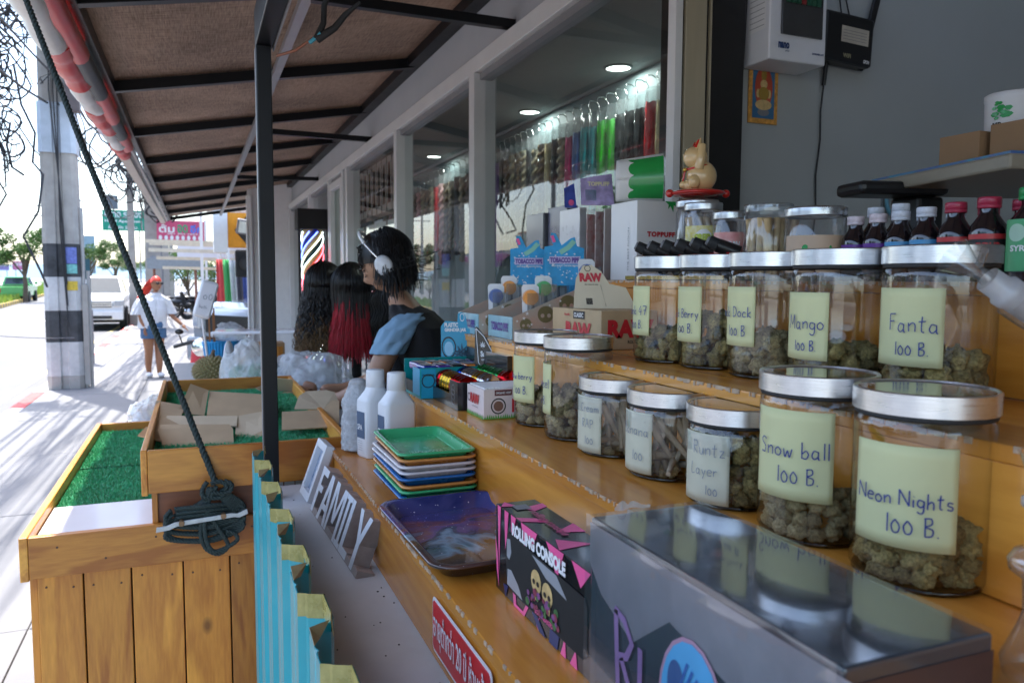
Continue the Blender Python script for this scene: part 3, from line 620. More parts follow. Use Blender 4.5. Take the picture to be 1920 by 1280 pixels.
# pane three: framed hairpiece pictures over frosted strips
pb = thing('picture_board', 'board of hairpiece pictures filling the top of the third pane', 'picture board', (1.19,5.3,2.2))
G().box(1.186,1.19,4.62,6.04,2.02,2.42).build('backing', pm('dark picture backing', (.10,.07,.06), .5), pb)
cols = [(.3,.16,.1),(.55,.6,.1),(.6,.12,.1),(.35,.2,.12),(.45,.3,.2)]
for i in range(9):
    y0 = 4.66+i*.153
    G().box(1.182,1.1855,y0,y0+.12,2.05,2.40).build('picture', pm('picture ground', (.38,.33,.31), .4), pb)
    G().surf(lambda u, v, y0=y0: V((1.1815, y0+.06+(.022+.02*v)*cos(u*2*pi), 2.36-.26*v)), 12, 5).build('hairpiece', pm('hairpiece', cols[i % 5], .5), pb)
ps = thing('window_notices', 'rows of pale frosted notice strips stuck inside the third pane', 'notices', (1.17,5.3,1.7))
fm = pm('pale green frosted vinyl', (.38,.45,.42), .5, var=.05)
for i in range(6):
    for j in range(4):
        y0 = 4.66+j*.35+(i % 2)*.03; z0 = 1.30+i*.118
        G().box(1.160,1.1615,y0,y0+.29,z0,z0+.09).build('strip', fm, ps)
        f = plane((1.1595,y0+.28,z0+.03), (0,-1,0), (0,0,1)); text(['salon opening','hair braids','extensions','wigs and nails'][(i+j) % 4], f, 0, 0, .22, .02, .01, ps, pm('notice ink', (.16,.2,.19), .6) if (i, j) == (0, 0) else bpy.data.materials['notice ink'])
G().box(1.163,1.17,5.15,5.4,1.1,2.0).build('poster', pm('pale poster', (.55,.57,.62), .4), label='tall pale poster standing among the frosted strips in the third pane', cat='poster')
# white cross wall and pillar at the far end of the shopfront
pw = thing('partition_wall', 'white cross wall closing the far end of the covered walkway', 'wall', (.9,10.3,0))
G().box(.62,1.30,10.22,10.32,0,3.0).build('wall_panel', M['white'], pw); G().box(.60,.66,10.14,10.22,0,2.62).build('pillar', M['white'], pw, bev=.004); G().tube([(.60,10.12,.4),(.60,10.12,1.5),(.60,10.12,2.3)], .012, 8).build('pipe', M['white'], pw)
G().box(.70,.86,10.205,10.219,1.3,2.3).build('panel_trim', M['frame'], pw)
# near end: jamb, cream frame, dark track and grey wall with an added room
jm = thing('door_jamb', 'cream and black sliding door jamb beside the white corner post', 'door frame', (1.25,1.72,0))
cr = pm('cream aluminium', (.42,.37,.26), .45, var=.06, stretch=(1,1,.1), scale=30)
G().box(1.165,1.229,1.70,1.80,0,3.2).build('cream_stile', cr, jm, bev=.002); G().box(1.2295,1.240,1.71,1.80,0,3.2).build('track', M['matblack'], jm); G().box(1.2405,1.2445,1.70,1.80,0,3.2).build('cream_stile', cr, jm)
G().box(1.245,1.352,1.706,1.80,0,3.2).build('black_stile', M['matblack'], jm); G().box(1.1565,1.1645,1.71,1.80,0,3.2).build('dark_gap', M['black'], jm)
rm_ = thing('stall_room', 'plain grey green room wall rising behind the bottles on the right', 'wall', (2.4,1.75,0))
G().box(1.353,4.2,1.75,1.81,0,3.2).build('back_wall', M['backwall'], rm_); G().box(4.2,4.3,-3.4,1.81,0,3.2).build('side_wall', M['backwall'], rm_); G().box(1.16,4.3,-3.4,1.81,3.2,3.28).build('ceiling', M['backwall'], rm_)  # unseen side wall and ceiling added to dim the back wall
G().box(1.13,4.3,-3.4,1.74,.0,.10).build('floor', pm('tiled stall floor', (.25,.22,.2), .5), rm_); G().box(1.16,4.3,-3.5,-3.4,0,3.2).build('rear_wall', M['backwall'], rm_)
# ================================================================ UTILITY POLES AND CABLES
def pole_shape(w, d, n=1.0):
    a, b, r = w/2, d/2, .06*n
    return [(-a,-b+r),(-a+r,-b),(-.055,-b),(-.04,-b+.035),(.04,-b+.035),(.055,-b),(a-r,-b),(a,-b+r),(a,b-r),(a-r,b),(-a+r,b),(-a,b-r)]
def section(P, z0, z1, k0, k1, c):
    g = G(); n = len(P); vs = [(c[0]+p[0]*k0, c[1]+p[1]*k0, z0) for p in P]+[(c[0]+p[0]*k1, c[1]+p[1]*k1, z1) for p in P]
    return g.add(vs, [(i, (i+1) % n, (i+1) % n+n, i+n) for i in range(n)]+[tuple(range(n))[::-1], tuple(range(n, 2*n))])
PX, PY = -1.745, 12.85
up = thing('utility_pole', 'big concrete utility pole with black and white painted bands nearest the camera', 'utility pole', (PX, PY, 0))
PX = PX-.02; S = pole_shape(.465, .42)
for z0, z1, m_ in [(0,.19,'pole'),(.19,.68,'bandw'),(.68,1.13,'bandk'),(1.13,1.61,'bandw'),(1.61,2.08,'bandk')]:
    section(S, z0, z1, 1.03-z0*.012, 1.03-z1*.012, (PX,PY)).build('painted_band' if m_ != 'pole' else 'shaft', M[m_], up, bev=.006)
section(S, 2.08, 9.2, 1.0, .72, (PX,PY)).build('shaft', M['pole'], up)
section(pole_shape(.485,.44), 3.35, 4.05, .985, .97, (PX,PY)).build('tin_wrap', pm('dull tin wrap', (.40,.44,.50), .4, .4, var=.12, scale=6), up)
G().box(PX+.16,PX+.33,PY-.42,PY-.24,3.9,4.9).build('cable_box', pm('dark cable box', (.10,.08,.08), .6), up, bev=.01)
f = plane((PX+.06,PY-.218,0), (1,0,0), (0,0,1), .004)
def sticker(z0, z1, col, lab):
    g = G(); g.quad(f(0,z0,.004), f(.14,z0,.004), f(.14,z1,.004), f(0,z1,.004)); return g.build('sticker', pm(lab, col, .4, var=.3, scale=30), up)
sticker(1.80,2.03,(.12,.16,.45),'blue sticker'); sticker(1.66,1.79,(.15,.45,.42),'teal sticker'); sticker(1.42,1.55,(.6,.42,.03),'yellow sticker')
text('FOR RENT', f, .01, 1.95, .12, .04, .02, up, M['ink_w']); text('081 394', f, .01, 1.86, .12, .03, .02, up, M['ink_w']); text('CASH LOAN', f, .01, 1.50, .12, .025, .02, up, M['ink_k'])
for q in range(2): G().cyl((PX+.262+q*.062,PY-.12,0), (PX+.262+q*.062,PY-.12,2.6-q*.9), .026, n=10).build('conduit', pm('grey conduit', (.38,.37,.35), .6), up)
G().box(PX+.24,PX+.315,PY-.18,PY-.08,.05,1.5).build('conduit_cover', M['pole'], up, bev=.004)
for k in range(3): G().tube([(PX-.02+k*.03,PY-.25,6-k*.3),(PX-.06+.05*k,PY-.26,4.2),(PX+.02,PY-.27,3.0),(PX+.05-k*.02,PY-.25,2.3),(PX+.07,PY-.26,1.5-.3*k)], .009, 6).build('wire', M['cable'], up)
# street name blade behind the pole
ss = thing('street_sign', 'narrow dark green street sign blade seen nearly edge-on behind the banded pole', 'street sign', (-1.72,16.3,0))
G().cyl((-1.82,16.3,0),(-1.82,16.3,1.0),.03).build('post', M['gsteel'], ss); G().box(-1.97,-1.81,16.28,16.32,.55,1.95).build('blade', pm('dark green sign', (.01,.07,.09), .5), ss)
f = plane((-1.98,16.278,-.25),(1,0,0),(0,0,1)); g = G(); g.quad(f(.06,1.7),f(.14,1.78),f(.06,1.86)); g.build('arrow_mark', M['ink_w'], ss); G().quad(f(.05,1.3),f(.15,1.3),f(.15,1.42),f(.05,1.42)).build('square_mark', M['ink_w'], ss)
# farther poles
def plain_pole(name, x, y, h, w, label, arm=True, group='concrete poles along the road'):
    t = thing(name, label, 'utility pole', (x,y,0), group); section([(-.5,-.5),(.5,-.5),(.5,.5),(-.5,.5)], 0, h, w, w*.6, (x,y)).build('shaft', M['pole'], t)
    if arm:
        for k, z in enumerate((h-.5,h-1.3)): G().box(x-.9,x+.9,y-.05,y+.05,z,z+.09).build('crossarm', M['pole'], t)
    return t
p2 = plain_pole('utility_pole', -2.0, 29.5, 9, .24, 'slim weathered pole just left of the thick second pole, wires wrapped round it')
p3 = plain_pole('utility_pole', -1.25, 27.5, 9.5, .50, 'thick grey pole behind the red-haired pedestrian, posters on its shaft')
G().box(-1.33,-1.15,27.2,27.24,2.0,2.3).build('poster', pm('poster grey', (.25,.27,.3), .5), p3); G().box(-1.3,-1.18,27.2,27.24,1.4,1.62).build('poster', pm('poster yellow', (.6,.5,.2), .5), p3)
rr = random.Random(5)
far = []
for i, (x, y, h) in enumerate([(-2.3,46,9.5),(-2.6,63,10),(-3.1,82,10),(-3.8,104,10),(-4.8,130,10),(-16.5,40,8.5),(-18,58,9),(-20,80,9),(-23.5,110,9),(-11.5,75,8),(-13,98,8),(-15.5,125,8),(-19,160,8),(-1.2,38,7.5),(-1.4,54,8)]):
    side = 'on the pavement side' if i < 5 or i > 12 else ('across the road' if i < 9 else 'on the planted median')
    far.append(plain_pole('utility_pole', x, y, h, .28, f'distant pole {side}, {["nearest","second","third","fourth","fifth"][[0,1,2,3,4,0,1,2,3,0,1,2,3,0,1][i]]} of that row beyond the thick pole' if i < 13 else f'slender pole among the wires right of the thick second pole, {["nearer","farther"][i-13]} of two'))
# tangle of cables
cb = thing('cable_bundle', 'tangled mass of black overhead cables looping along the pavement poles', 'cables', (-1.9,12.6,5))
def sag(a, b, s, n=14, w=0, rnd=None):
    a, b = V(a), V(b); return [a.lerp(b, i/n)+V((0,0,-4*s*(i/n)*(1-i/n)))+(V((rnd.uniform(-w,w), 0, rnd.uniform(-w,w))) if rnd else V((0,0,0))) for i in range(n+1)]
rr = random.Random(11)
for k in range(34):
    z = rr.uniform(3.6,7.2); x = PX+rr.uniform(-.5,.35)
    G().tube(sag((x,PY-.3,z), (-1.25+rr.uniform(-.5,.5),27.4,z+rr.uniform(-.3,1.0)), rr.uniform(.2,1.3), 14, .03, rr), rr.uniform(.007,.02), 5).build('cable', M['cable'], cb)
for k in range(26):
    z = rr.uniform(3.9,7.5); x = PX+rr.uniform(-.6,.3)
    G().tube(sag((x,PY-.3,z), (-2.2+rr.uniform(-.9,.6),-9,z+rr.uniform(-.2,.8)), rr.uniform(.1,.8), 14, .02, rr), rr.uniform(.007,.02), 5).build('cable', M['cable'], cb)
for k in range(18):
    z = rr.uniform(4.2,8); G().tube(sag((-1.4+rr.uniform(-.7,.4),27.5,z), (-2.4+rr.uniform(-.4,.4),46,z+rr.uniform(0,.8)), rr.uniform(.2,1.2), 12, .03, rr), rr.uniform(.012,.03), 4).build('cable', M['cable'], cb)
for k in range(14):
    z = rr.uniform(5,8.6); G().tube(sag((-2.3+rr.uniform(-.5,.5),46,z), (-4.8+rr.uniform(-.5,.5),130,z+rr.uniform(0,1)), rr.uniform(.5,2), 12), .035, 4).build('cable', M['cable'], cb)
def loops(cx, cy, cz, R, n, seed, r=.009, mat='cable', par=cb, sq=1.2):
    rr = random.Random(seed)
    for k in range(n):
        a0 = rr.random()*6.3; t = rr.uniform(.6,1.3); ph = rr.random()*6; ox, oz = rr.uniform(-R,R)*.6, rr.uniform(-R,R)*1.1; R1 = R*rr.uniform(.35,1.1)
        pts = [(cx+ox+R1*cos(a0+q*.33*t)*(.8+.3*sin(q*.5+ph)), cy+rr.uniform(-.05,.05)+.2*sin(q*.2+ph), cz+oz+R1*sq*sin(a0+q*.33*t+.4*sin(q*.3))) for q in range(22)]
        G().tube(pts, r*rr.uniform(.7,1.6), 5).build('cable_loop', M[mat], par)
loops(-2.36, 12.35, 4.2, .26, 11, 3); loops(-2.30, 12.3, 5.1, .36, 12, 5); loops(-2.30, 12.3, 3.5, .20, 9, 6)
loops(-1.35, 26.9, 4.6, .45, 10, 8, .02); loops(-.98, 26.9, 3.9, .30, 9, 9, .022); loops(-2.05, 29.0, 5.2, .5, 10, 10, .02); loops(-1.9, 22.3, 5.6, .7, 7, 12, .016)
for k in range(14):
    x, z = -2.55+rr.uniform(-.35,.6), rr.uniform(4.2,7.6); pts = [V((x, 12.2, z))]
    for q in range(9): pts.append(pts[-1]+V((rr.uniform(-.18,.18), rr.uniform(-.1,.1), rr.uniform(-.5,.1))))
    G().tube(pts, rr.uniform(.006,.02), 5).build('cable', M['cable'], cb)
hk = thing('cable_coil', 'black coil of spare cable tied and hanging in a tassel left of the banded pole', 'cable coil', (-2.42,12.2,3.4))
for k in range(22):
    a = rr.uniform(-.17,.17); b = rr.uniform(-.15,.15); L = rr.uniform(.45,.72)
    G().tube([(-2.42,12.2,3.52),(-2.42+a*.5,12.2+b*.4,3.40),(-2.42+a,12.2+b,3.2),(-2.42+a*1.1,12.2+b,3.52-L),(-2.42+a*.7,12.2+b,3.50-L)], .013, 5).build('cable_strand', M['cable'], hk)
G().tube([(-2.42,12.2,3.5),(-2.44,12.2,3.8),(-2.3,12.25,4.3),(-2.35,12.3,5)], .012, 5).build('cable_tail', M['cable'], hk)
G().tube([V((-2.6+.25*cos(q*.45),12.15,3.3+.4*sin(q*.45))) for q in range(13)], .008, 5).build('cable_loop', M['cable'], hk)
G().tube(sag((-5.2,9,2.3),(-1.62,12.5,.75),.35,16), .006, 5).build('guy_wire', M['gsteel'], label='thin grey wire sagging down across the road to the banded pole', cat='wire')

# ================================================================ VEHICLES
tyre_me = {}
def car(name, label, loc, rz, paint, kind='pickup', front=True):
    L, W, H = {'pickup': (5.0,1.80,1.78), 'suv': (4.5,1.82,1.70), 'sedan': (4.4,1.74,1.46)}[kind]
    t = thing(name, label, 'pickup truck' if kind == 'pickup' else 'car', (0,0,0)); hw = W/2; y0 = 0
    hood = {'pickup': 1.12, 'suv': 1.08, 'sedan': .92}[kind]; wc = 1.35
    side = [(0,.42),(0,hood-.22),(.10,hood-.06),(.35,hood),(wc,hood+.05),(wc+.1,hood+.05),(L-.1,hood+.03),(L,hood-.1),(L,.42)]
    if kind == 'sedan': side[-3] = (L-.3,hood+.02)
    g = G(); n = len(side); k = [.90,.93,.95,.96,1,1,.99,.97,.97]
    g.add([(-hw*k[i], p[0], p[1]) for i, p in enumerate(side)]+[(hw*k[i], p[0], p[1]) for i, p in enumerate(side)],
          [tuple(range(n))[::-1], tuple(range(n, 2*n))]+[(i, (i+1) % n, (i+1) % n+n, i+n) for i in range(n)])
    g.build('body', paint, t, bev=.05)
    cy0, cy1 = (wc, 3.5) if kind == 'pickup' else (wc-.05, L-.25); ty0, ty1 = cy0+.62, cy1-(.15 if kind == 'pickup' else .45); zt = H; zb = hood+.04
    vs = [(-hw*.93,cy0,zb),(hw*.93,cy0,zb),(hw*.95,cy1,zb),(-hw*.95,cy1,zb),(-hw*.72,ty0,zt),(hw*.72,ty0,zt),(hw*.74,ty1,zt),(-hw*.74,ty1,zt)]
    G().add(vs, [(3,2,1,0),(4,5,6,7),(0,1,5,4),(1,2,6,5),(2,3,7,6),(3,0,4,7)]).build('cabin', paint, t, bev=.05)
    def qd(a, b, c, d, m0, m1, off):
        A, B, C_, D = map(V, (a, b, c, d)); nrm = (B-A).cross(D-A).normalized()*off
        l = lambda u, v: (A.lerp(B, u)).lerp(D.lerp(C_, u), v)+nrm
        return G().quad(l(m0,m1), l(1-m0,m1), l(1-m0,1-m1), l(m0,1-m1))
    qd(vs[0],vs[1],vs[5],vs[4],.07,.10,.012).build('windscreen', M['carglass'], t); qd(vs[2],vs[3],vs[7],vs[6],.08,.14,.012).build('rear_window', M['carglass'], t)
    qd(vs[1],vs[2],vs[6],vs[5],.10,.15,.012).build('side_window', M['carglass'], t); qd(vs[3],vs[0],vs[4],vs[7],.10,.15,.012).build('side_window', M['carglass'], t)
    if front or True:
        G().box(-hw*.55,hw*.55,-.03,.01,hood-.36,hood-.14).build('grille', M['chrome'] if kind == 'pickup' else M['black'], t, bev=.01)
        for j in range(3): G().box(-hw*.53,hw*.53,-.036,-.026,hood-.345+j*.07,hood-.315+j*.07).build('grille_slot', M['black'], t)
        for s in (-1,1):
            G().obox((s*hw*.76,.03,hood-.22),(.34,.14,.20),rotm('Z',s*22)).build('headlight', pm('headlight', (.55,.58,.6), .1, .3), t, bev=.03)
            G().cyl((s*hw*.72,-.05,.50),(s*hw*.72,.02,.50),.06).build('fog_light', M['chrome'], t)
            G().obox((s*(hw+.10),wc+.25,hood+.22),(.20,.10,.17)).build('mirror', paint, t, bev=.03)
            G().obox((s*hw*.86,L-.01,hood-.28),(.16,.06,.34)).build('tail_light', M['red'], t, bev=.01)
        G().box(-hw*.92,hw*.92,-.10,.06,.36,.66).build('bumper', paint, t, bev=.04); G().box(-hw*.55,hw*.55,-.105,-.095,.40,.50).build('air_intake', M['black'], t)
        G().box(-.22,.22,-.115,-.103,.52,.64).build('number_plate', M['paperwhite'], t, bev=.003)
        G().box(-hw*.8,hw*.8,.3,L-.2,.26,.42).build('chassis', M['matblack'], t)
        if kind == 'pickup': G().box(-hw*.86,hw*.86,3.62,L-.08,hood-.02,hood+.045).build('bed', M['black'], t)
        G().box(-.6,.6,L-.02,L+.03,hood-.5,hood-.06).build('tailgate', paint, t, bev=.01)
    for sy in (.85, L-1.0):
        for s in (-1,1):
            w = G().lathe([(.16,-.11),(.33,-.11),(.365,-.07),(.365,.07),(.33,.11),(.16,.11)], (s*(hw-.13),sy,.36), 20, rotm('Y',90)).build('wheel', M['rubber'], t)
            G().lathe([(.0,.105*s),(.2,.10*s),(.22,.08*s)], (s*(hw-.13),sy,.36), 16, rotm('Y',90)).build('rim', M['chrome'], w)
            G().cyl((s*(hw-.04),sy,.37),(s*(hw+.004),sy,.37),.41,n=20).build('wheel_arch', M['matblack'], t)
    t.location = loc; t.rotation_euler = (0,0,rz)
    return t
car('parked_pickup', 'white pickup truck facing the camera, parked at the kerb behind the banded pole', (-3.05,28.3,-.125), RD(1), M['carwhite'], 'pickup')
car('parked_car', 'pale hatchback parked directly behind the white pickup truck', (-2.95,36.0,-.125), RD(0), M['carsilver'], 'sedan')
car('parked_car', 'small dark car farther back in the parked row behind the hatchback', (-3.05,44.0,-.125), RD(0), pm('grey car paint', (.2,.22,.25), .25, coat=.7), 'sedan')
car('green_pickup', 'bright green pickup truck driving away beyond the grassy median', (-12.0,68,-.125), RD(182), M['cargreen'], 'pickup')
car('silver_car', 'silver car parked nose-on on the pavement beyond the white cross wall', (.44,11.35,0), RD(-58), M['carsilver'], 'suv').scale = (1.14,1.14,1.16)
# scooter
def scooter(label, loc, rz, paint, group=None):
    t = thing('motorbike', label, 'motorbike', (0,0,0), group)
    for y in (.0,1.22):
        w = G().tube([(0,y+.25*cos(a*pi/10),.27+.25*sin(a*pi/10)) for a in range(21)], .045, 8, False).build('wheel', M['rubber'], t)
        G().lathe([(0,-.02),(.19,-.02),(.19,.02),(0,.02)], (0,y,.27), 14, rotm('Y',90)).build('rim', M['chrome'], w)
    G().surf(lambda u, v: V((.17*sin((u-.5)*pi)*(1-.3*v), .10+.13*v-.10*cos((u-.5)*pi), .45+.62*v)), 10, 6).build('leg_shield', paint, t, solid=.03)
    G().ball((0,.02,.56), .17, 12, None, (.55,1.5,.5)).build('front_fender', paint, t); G().ball((0,.93,.62), .3, 12, None, (.5,1.55,.62)).build('rear_body', paint, t)
    G().ball((0,.85,.83), .26, 12, None, (.55,1.45,.32)).build('seat', M['black'], t); G().box(-.13,.13,.2,.6,.33,.40).build('footboard', M['black'], t, bev=.02)
    G().tube([(-.27,.16,1.02),(-.13,.12,1.06),(0,.1,1.05),(.13,.12,1.06),(.27,.16,1.02)], .016, 8).build('handlebar', M['black'], t)
    G().ball((0,.06,1.02), .12, 12, None, (1,.8,.8)).build('headlight', M['chrome'], t); G().tube([(0,0,.27),(0,.1,.7),(0,.13,1.0)], .03, 8).build('fork', M['black'], t)
    for s in (-1,1): G().tube([(s*.20,.13,1.05),(s*.22,.12,1.12)], .006, 5).ball((s*.22,.12,1.15),.035,8,None,(1,.3,.7)).build('mirror', M['black'], t)
    t.location = loc; t.rotation_euler = (0,0,rz); return t
s1 = scooter('red motorbike nosing out behind the tables beside the tilted white sign tub', (.06,6.95,0), RD(-8), M['red'])
mb = scooter('dark motorbike parked far down the pavement, left of a row', (-.35,33.0,0), RD(70), M['black'], 'motorbikes far down the pavement')
dup(mb, (.25,33.4,0), RD(62), 'dark motorbike parked far down the pavement, middle of a row'); dup(mb, (.85,33.8,0), RD(75), 'dark motorbike parked far down the pavement, right of a row')

# ================================================================ SIGNS
def sign(name, label, x, z0, w, h, y, mat, posts=(), pm_=None, t=.06, border=None):
    s = thing(name, label, 'sign', (x+w/2, y, 0)); G().box(x,x+w,y,y+t,z0,z0+h).build('board', mat, s, bev=.005)
    for p in posts: G().cyl((p,y+t+.03,0),(p,y+t+.03,z0+h),.035,n=8).build('post', pm_ or M['gsteel'], s)
    return s, plane((x,y,z0), (1,0,0), (0,0,1), .004)
s, f = sign('road_sign', 'green overhead road sign with white lettering left of the thick pole', -4.75, 4.25, 2.25, 1.15, 49, pm('road sign green', (.0,.27,.17), .4), (-2.9,))
text('ตลาด ระยอง', f, .12, .74, 1.9, .3, .02, s, M['ink_w']); text('Hotel Apartment', f, .12, .42, 1.9, .2, .02, s, M['ink_w']); text('ห้องพัก 24 ชม.', f, .3, .1, 1.5, .2, .02, s, M['ink_w'])
G().box(-4.6,-3.95,48.9,49.3,5.45,6.2).build('road_sign_box', pm('grey sign box', (.12,.14,.16), .5), label='small grey box sign mounted above the green road sign', cat='sign')
s, f = sign('shop_sign', 'pink rectangular banner with white, green and blue letters hanging past the awning end', -1.10, 2.78, 1.42, .64, 27.0, pm('pink sign', (.60,.07,.17), .45), (-.98,), t=.05)
text('ต้ม', f, .06, .26, .46, .26, .03, s, M['ink_w']); text('อด', f, .60, .26, .3, .26, .03, s, pm('green letters', (.0,.35,.15), .4)); text('อีก', f, .98, .26, .36, .26, .03, s, pm('blue letters', (.05,.2,.7), .4))
text('081 394 2655', f, .3, .20, .9, .05, .01, s, M['ink_w'])
for k in range(8):
    g = G(); g.surf(lambda u, v, k=k: f(.08+k*.165+.052*v*cos(u*2*pi)+.02, .10+.075*v*sin(u*2*pi), .004), 12, 1).build('white_disc', M['ink_w'], s)
s, f = sign('grey_sign_board', 'grey blank sign board standing on two rusty posts over the pavement', -1.25, 1.86, 1.42, .30, 24, pm('grey board', (.25,.28,.30), .6), (-1.08,.0), pm('rusty post', (.22,.09,.06), .8))
oc = thing('chevron_sign', 'orange box sign with a black chevron fixed high beside the white cross wall', 'sign', (.7,13.4,2.2))
G().box(.50,1.02,13.4,13.55,2.10,2.66).build('board', pm('orange sign', (.72,.28,.01), .5), oc); f = plane((.50,13.396,2.10),(1,0,0),(0,0,1),.003)
G().quad(f(.52,.56),f(.33,.56),f(.10,.28),f(.33,0),f(.52,0),f(.32,.28)).build('chevron', M['ink_k'], oc)
G().box(.28,.495,13.35,13.75,2.02,2.70).build('sign_box', M['white'], oc, bev=.004)
fl = thing('floodlight', 'square floodlight bolted in front of the orange chevron sign', 'floodlight', (.72,13.2,2.4)); m_ = rotm('X',18)@rotm('Y',8)
G().obox((.76,13.18,2.42),(.27,.06,.24),m_).build('housing', M['gsteel'], fl, bev=.01); G().obox((.76,13.145,2.41),(.21,.02,.18),m_).build('lens', pm('floodlight lens', (.7,.73,.68), .2), fl)
sp = thing('loudspeaker', 'black outdoor loudspeaker under the orange chevron sign', 'loudspeaker', (.75,13.2,1.8)); G().box(.60,.92,13.2,13.45,1.62,2.06).build('cabinet', M['matblack'], sp, bev=.03)
G().lathe([(0,0),(.06,.01),(.11,.02),(.12,0)], (.77,13.195,1.84), 20, rotm('X',90)).build('cone', M['rubber'], sp)

# ================================================================ SHOP ROWS, STALL FRAMES
def building(name, label, x0, x1, y0, y1, h, mat, floors, face, bays, roof=None, signcol=None, txt=None):
    """face: +1 looks to +X, -1 looks to -X"""
    t = thing(name, label, 'building', ((x0+x1)/2,(y0+y1)/2,0)); G().box(x0,x1,y0,y1,-.02,h).build('walls', mat, t)
    fx = x1 if face > 0 else x0; fh = h/floors
    for i in range(floors):
        for b in range(bays):
            bw = (y1-y0)/bays; ya = y0+b*bw+bw*.15; yb = y0+(b+1)*bw-bw*.15; za = i*fh+(.1 if i == 0 else fh*.32); zb = i*fh+fh*.78
            w = G().box(fx-.06*face if face > 0 else fx-.05, fx+.05 if face > 0 else fx+.06, ya, yb, za, zb).build('window', M['carglass'] if (i+b) % 3 else M['gsteel'], t)
            G().box(fx-.07,fx+.07,(ya+yb)/2-.03,(ya+yb)/2+.03,za,zb).build('glazing_bar', M['white'], w)
        G().box(min(fx,fx+face*.5),max(fx,fx+face*.5),y0+.02,y1-.02,(i+1)*fh-.22,(i+1)*fh-.1).build('ledge', mat, t)
    G().box(x0-.15,x1+.15,y0-.05,y1+.05,h,h+.18).build('roof', roof or M['gsteel'], t)
    if signcol:
        G().box(min(fx,fx+face*.62)+.0,max(fx,fx+face*.62),y0+.4,y1-.4,fh*.80,fh*.80+.7).build('sign_board', pm(name+' sign', signcol, .5), t)
    return t
cw = pm('cream render', (.55,.52,.46), .8, var=.08); wg = pm('white render', (.62,.63,.63), .8, var=.06); bl = pm('blue cladding', (.05,.22,.36), .5); te = pm('terracotta roof', (.35,.12,.06), .8)
for i, a in enumerate([(2.2,9,14.5,22,6.5,wg,2,(.5,.1,.1)),(2.6,9,22.5,30,7.5,cw,2,(.1,.3,.5)),(2.2,9,31,40,5.0,wg,1,(.6,.4,.1)),(3.0,10,41,52,8,cw,2,(.1,.4,.2)),(3,10,54,70,6,wg,2,(.5,.2,.3))]):
    building('shop_building', ['white shopfront row just beyond the silver car','cream two-storey shop past the white row','low white shop far along the pavement','tall cream shop farther up the road','farthest pale shop on this side of the road'][i], a[0], a[1], a[2], a[3], a[4], a[5], a[6], -1, 3, None, a[7])
for i, a in enumerate([(-34,-25,4,14,7,bl,2,(.7,.7,.7)),(-33,-24,16,25,6,wg,2,(.1,.3,.6)),(-34,-25,27,38,8,cw,2,(.6,.1,.1)),(-35,-26,40,52,5,wg,1,(.5,.2,.4)),(-38,-27,56,70,6,cw,2,(.4,.4,.5)),(-40,-28,74,90,4.5,wg,1,(.5,.15,.3)),(-33,-25,-14,2,8,wg,2,(.1,.4,.3))]):
    building('roadside_building', ['blue clad building across the road','white two-storey shop across the road','cream block across the road','low white shop across the road with a mauve sign','cream shop across the road beyond the low white one','farthest low building across the road','white block across the road behind the camera'][i], *a[:5], a[5], a[6], 1, 4, te if i in (2,4) else None, a[7])
# stall frames of white posts and cream battens past the awning
fr = thing('market_stall', 'skeleton stall frame of white posts and cream battens over the pavement', 'stall frame', (.3,20,0))
for x, y, h in ((.10,17.5,3.6),(.42,17.5,3.5),(.55,15.8,2.6),(.98,19.5,3.4),(.25,23,3.2),(1.3,23,3.4)): G().box(x,x+.06,y,y+.06,0,h).build('post', M['white'], fr)
bt = pm('cream batten', (.62,.55,.42), .6)
for k, (y, z) in enumerate(((17.6,2.36),(18.3,2.34),(17.0,2.16),(19.0,2.05),(21.0,1.86))): G().beam((-.95+k*.05,y,z), (1.4,y,z-.03), .07, .07).build('batten', bt, fr)
G().box(-.4,1.4,20.5,20.56,2.05,2.45).build('roof_panel', M['whiteboard'], fr); G().box(.3,1.4,18.9,20.9,3.25,3.3).build('roof_panel', M['white'], fr)
hc = [(.55,.06,.06),(.05,.35,.1),(.5,.5,.52),(.08,.08,.1),(.1,.15,.4),(.6,.3,.35),(.3,.18,.1)]
hn = ['red','green','pale grey','black','navy','pink','brown']
for k in range(7):
    t = thing('hanging_garment', f'{hn[k]} garment hanging from the stall frame past the awning', 'clothing', (.40+k*.12,15.3+k*.2,1.2), 'garments hanging on the stall frame'); gm = pm(hn[k]+' cloth', hc[k], .8)
    G().surf(lambda u, v, k=k: V((.36+k*.12+u*.14*(.7+.3*v), 15.3+k*.2+.03*sin(u*9+k), 1.95-v*.95)), 10, 6).build('cloth', gm, t, solid=.01); G().tube([(.43+k*.12,15.3+k*.2,1.95),(.43+k*.12,15.3+k*.2,2.05)], .008, 5).build('hanger', M['chrome'], t)
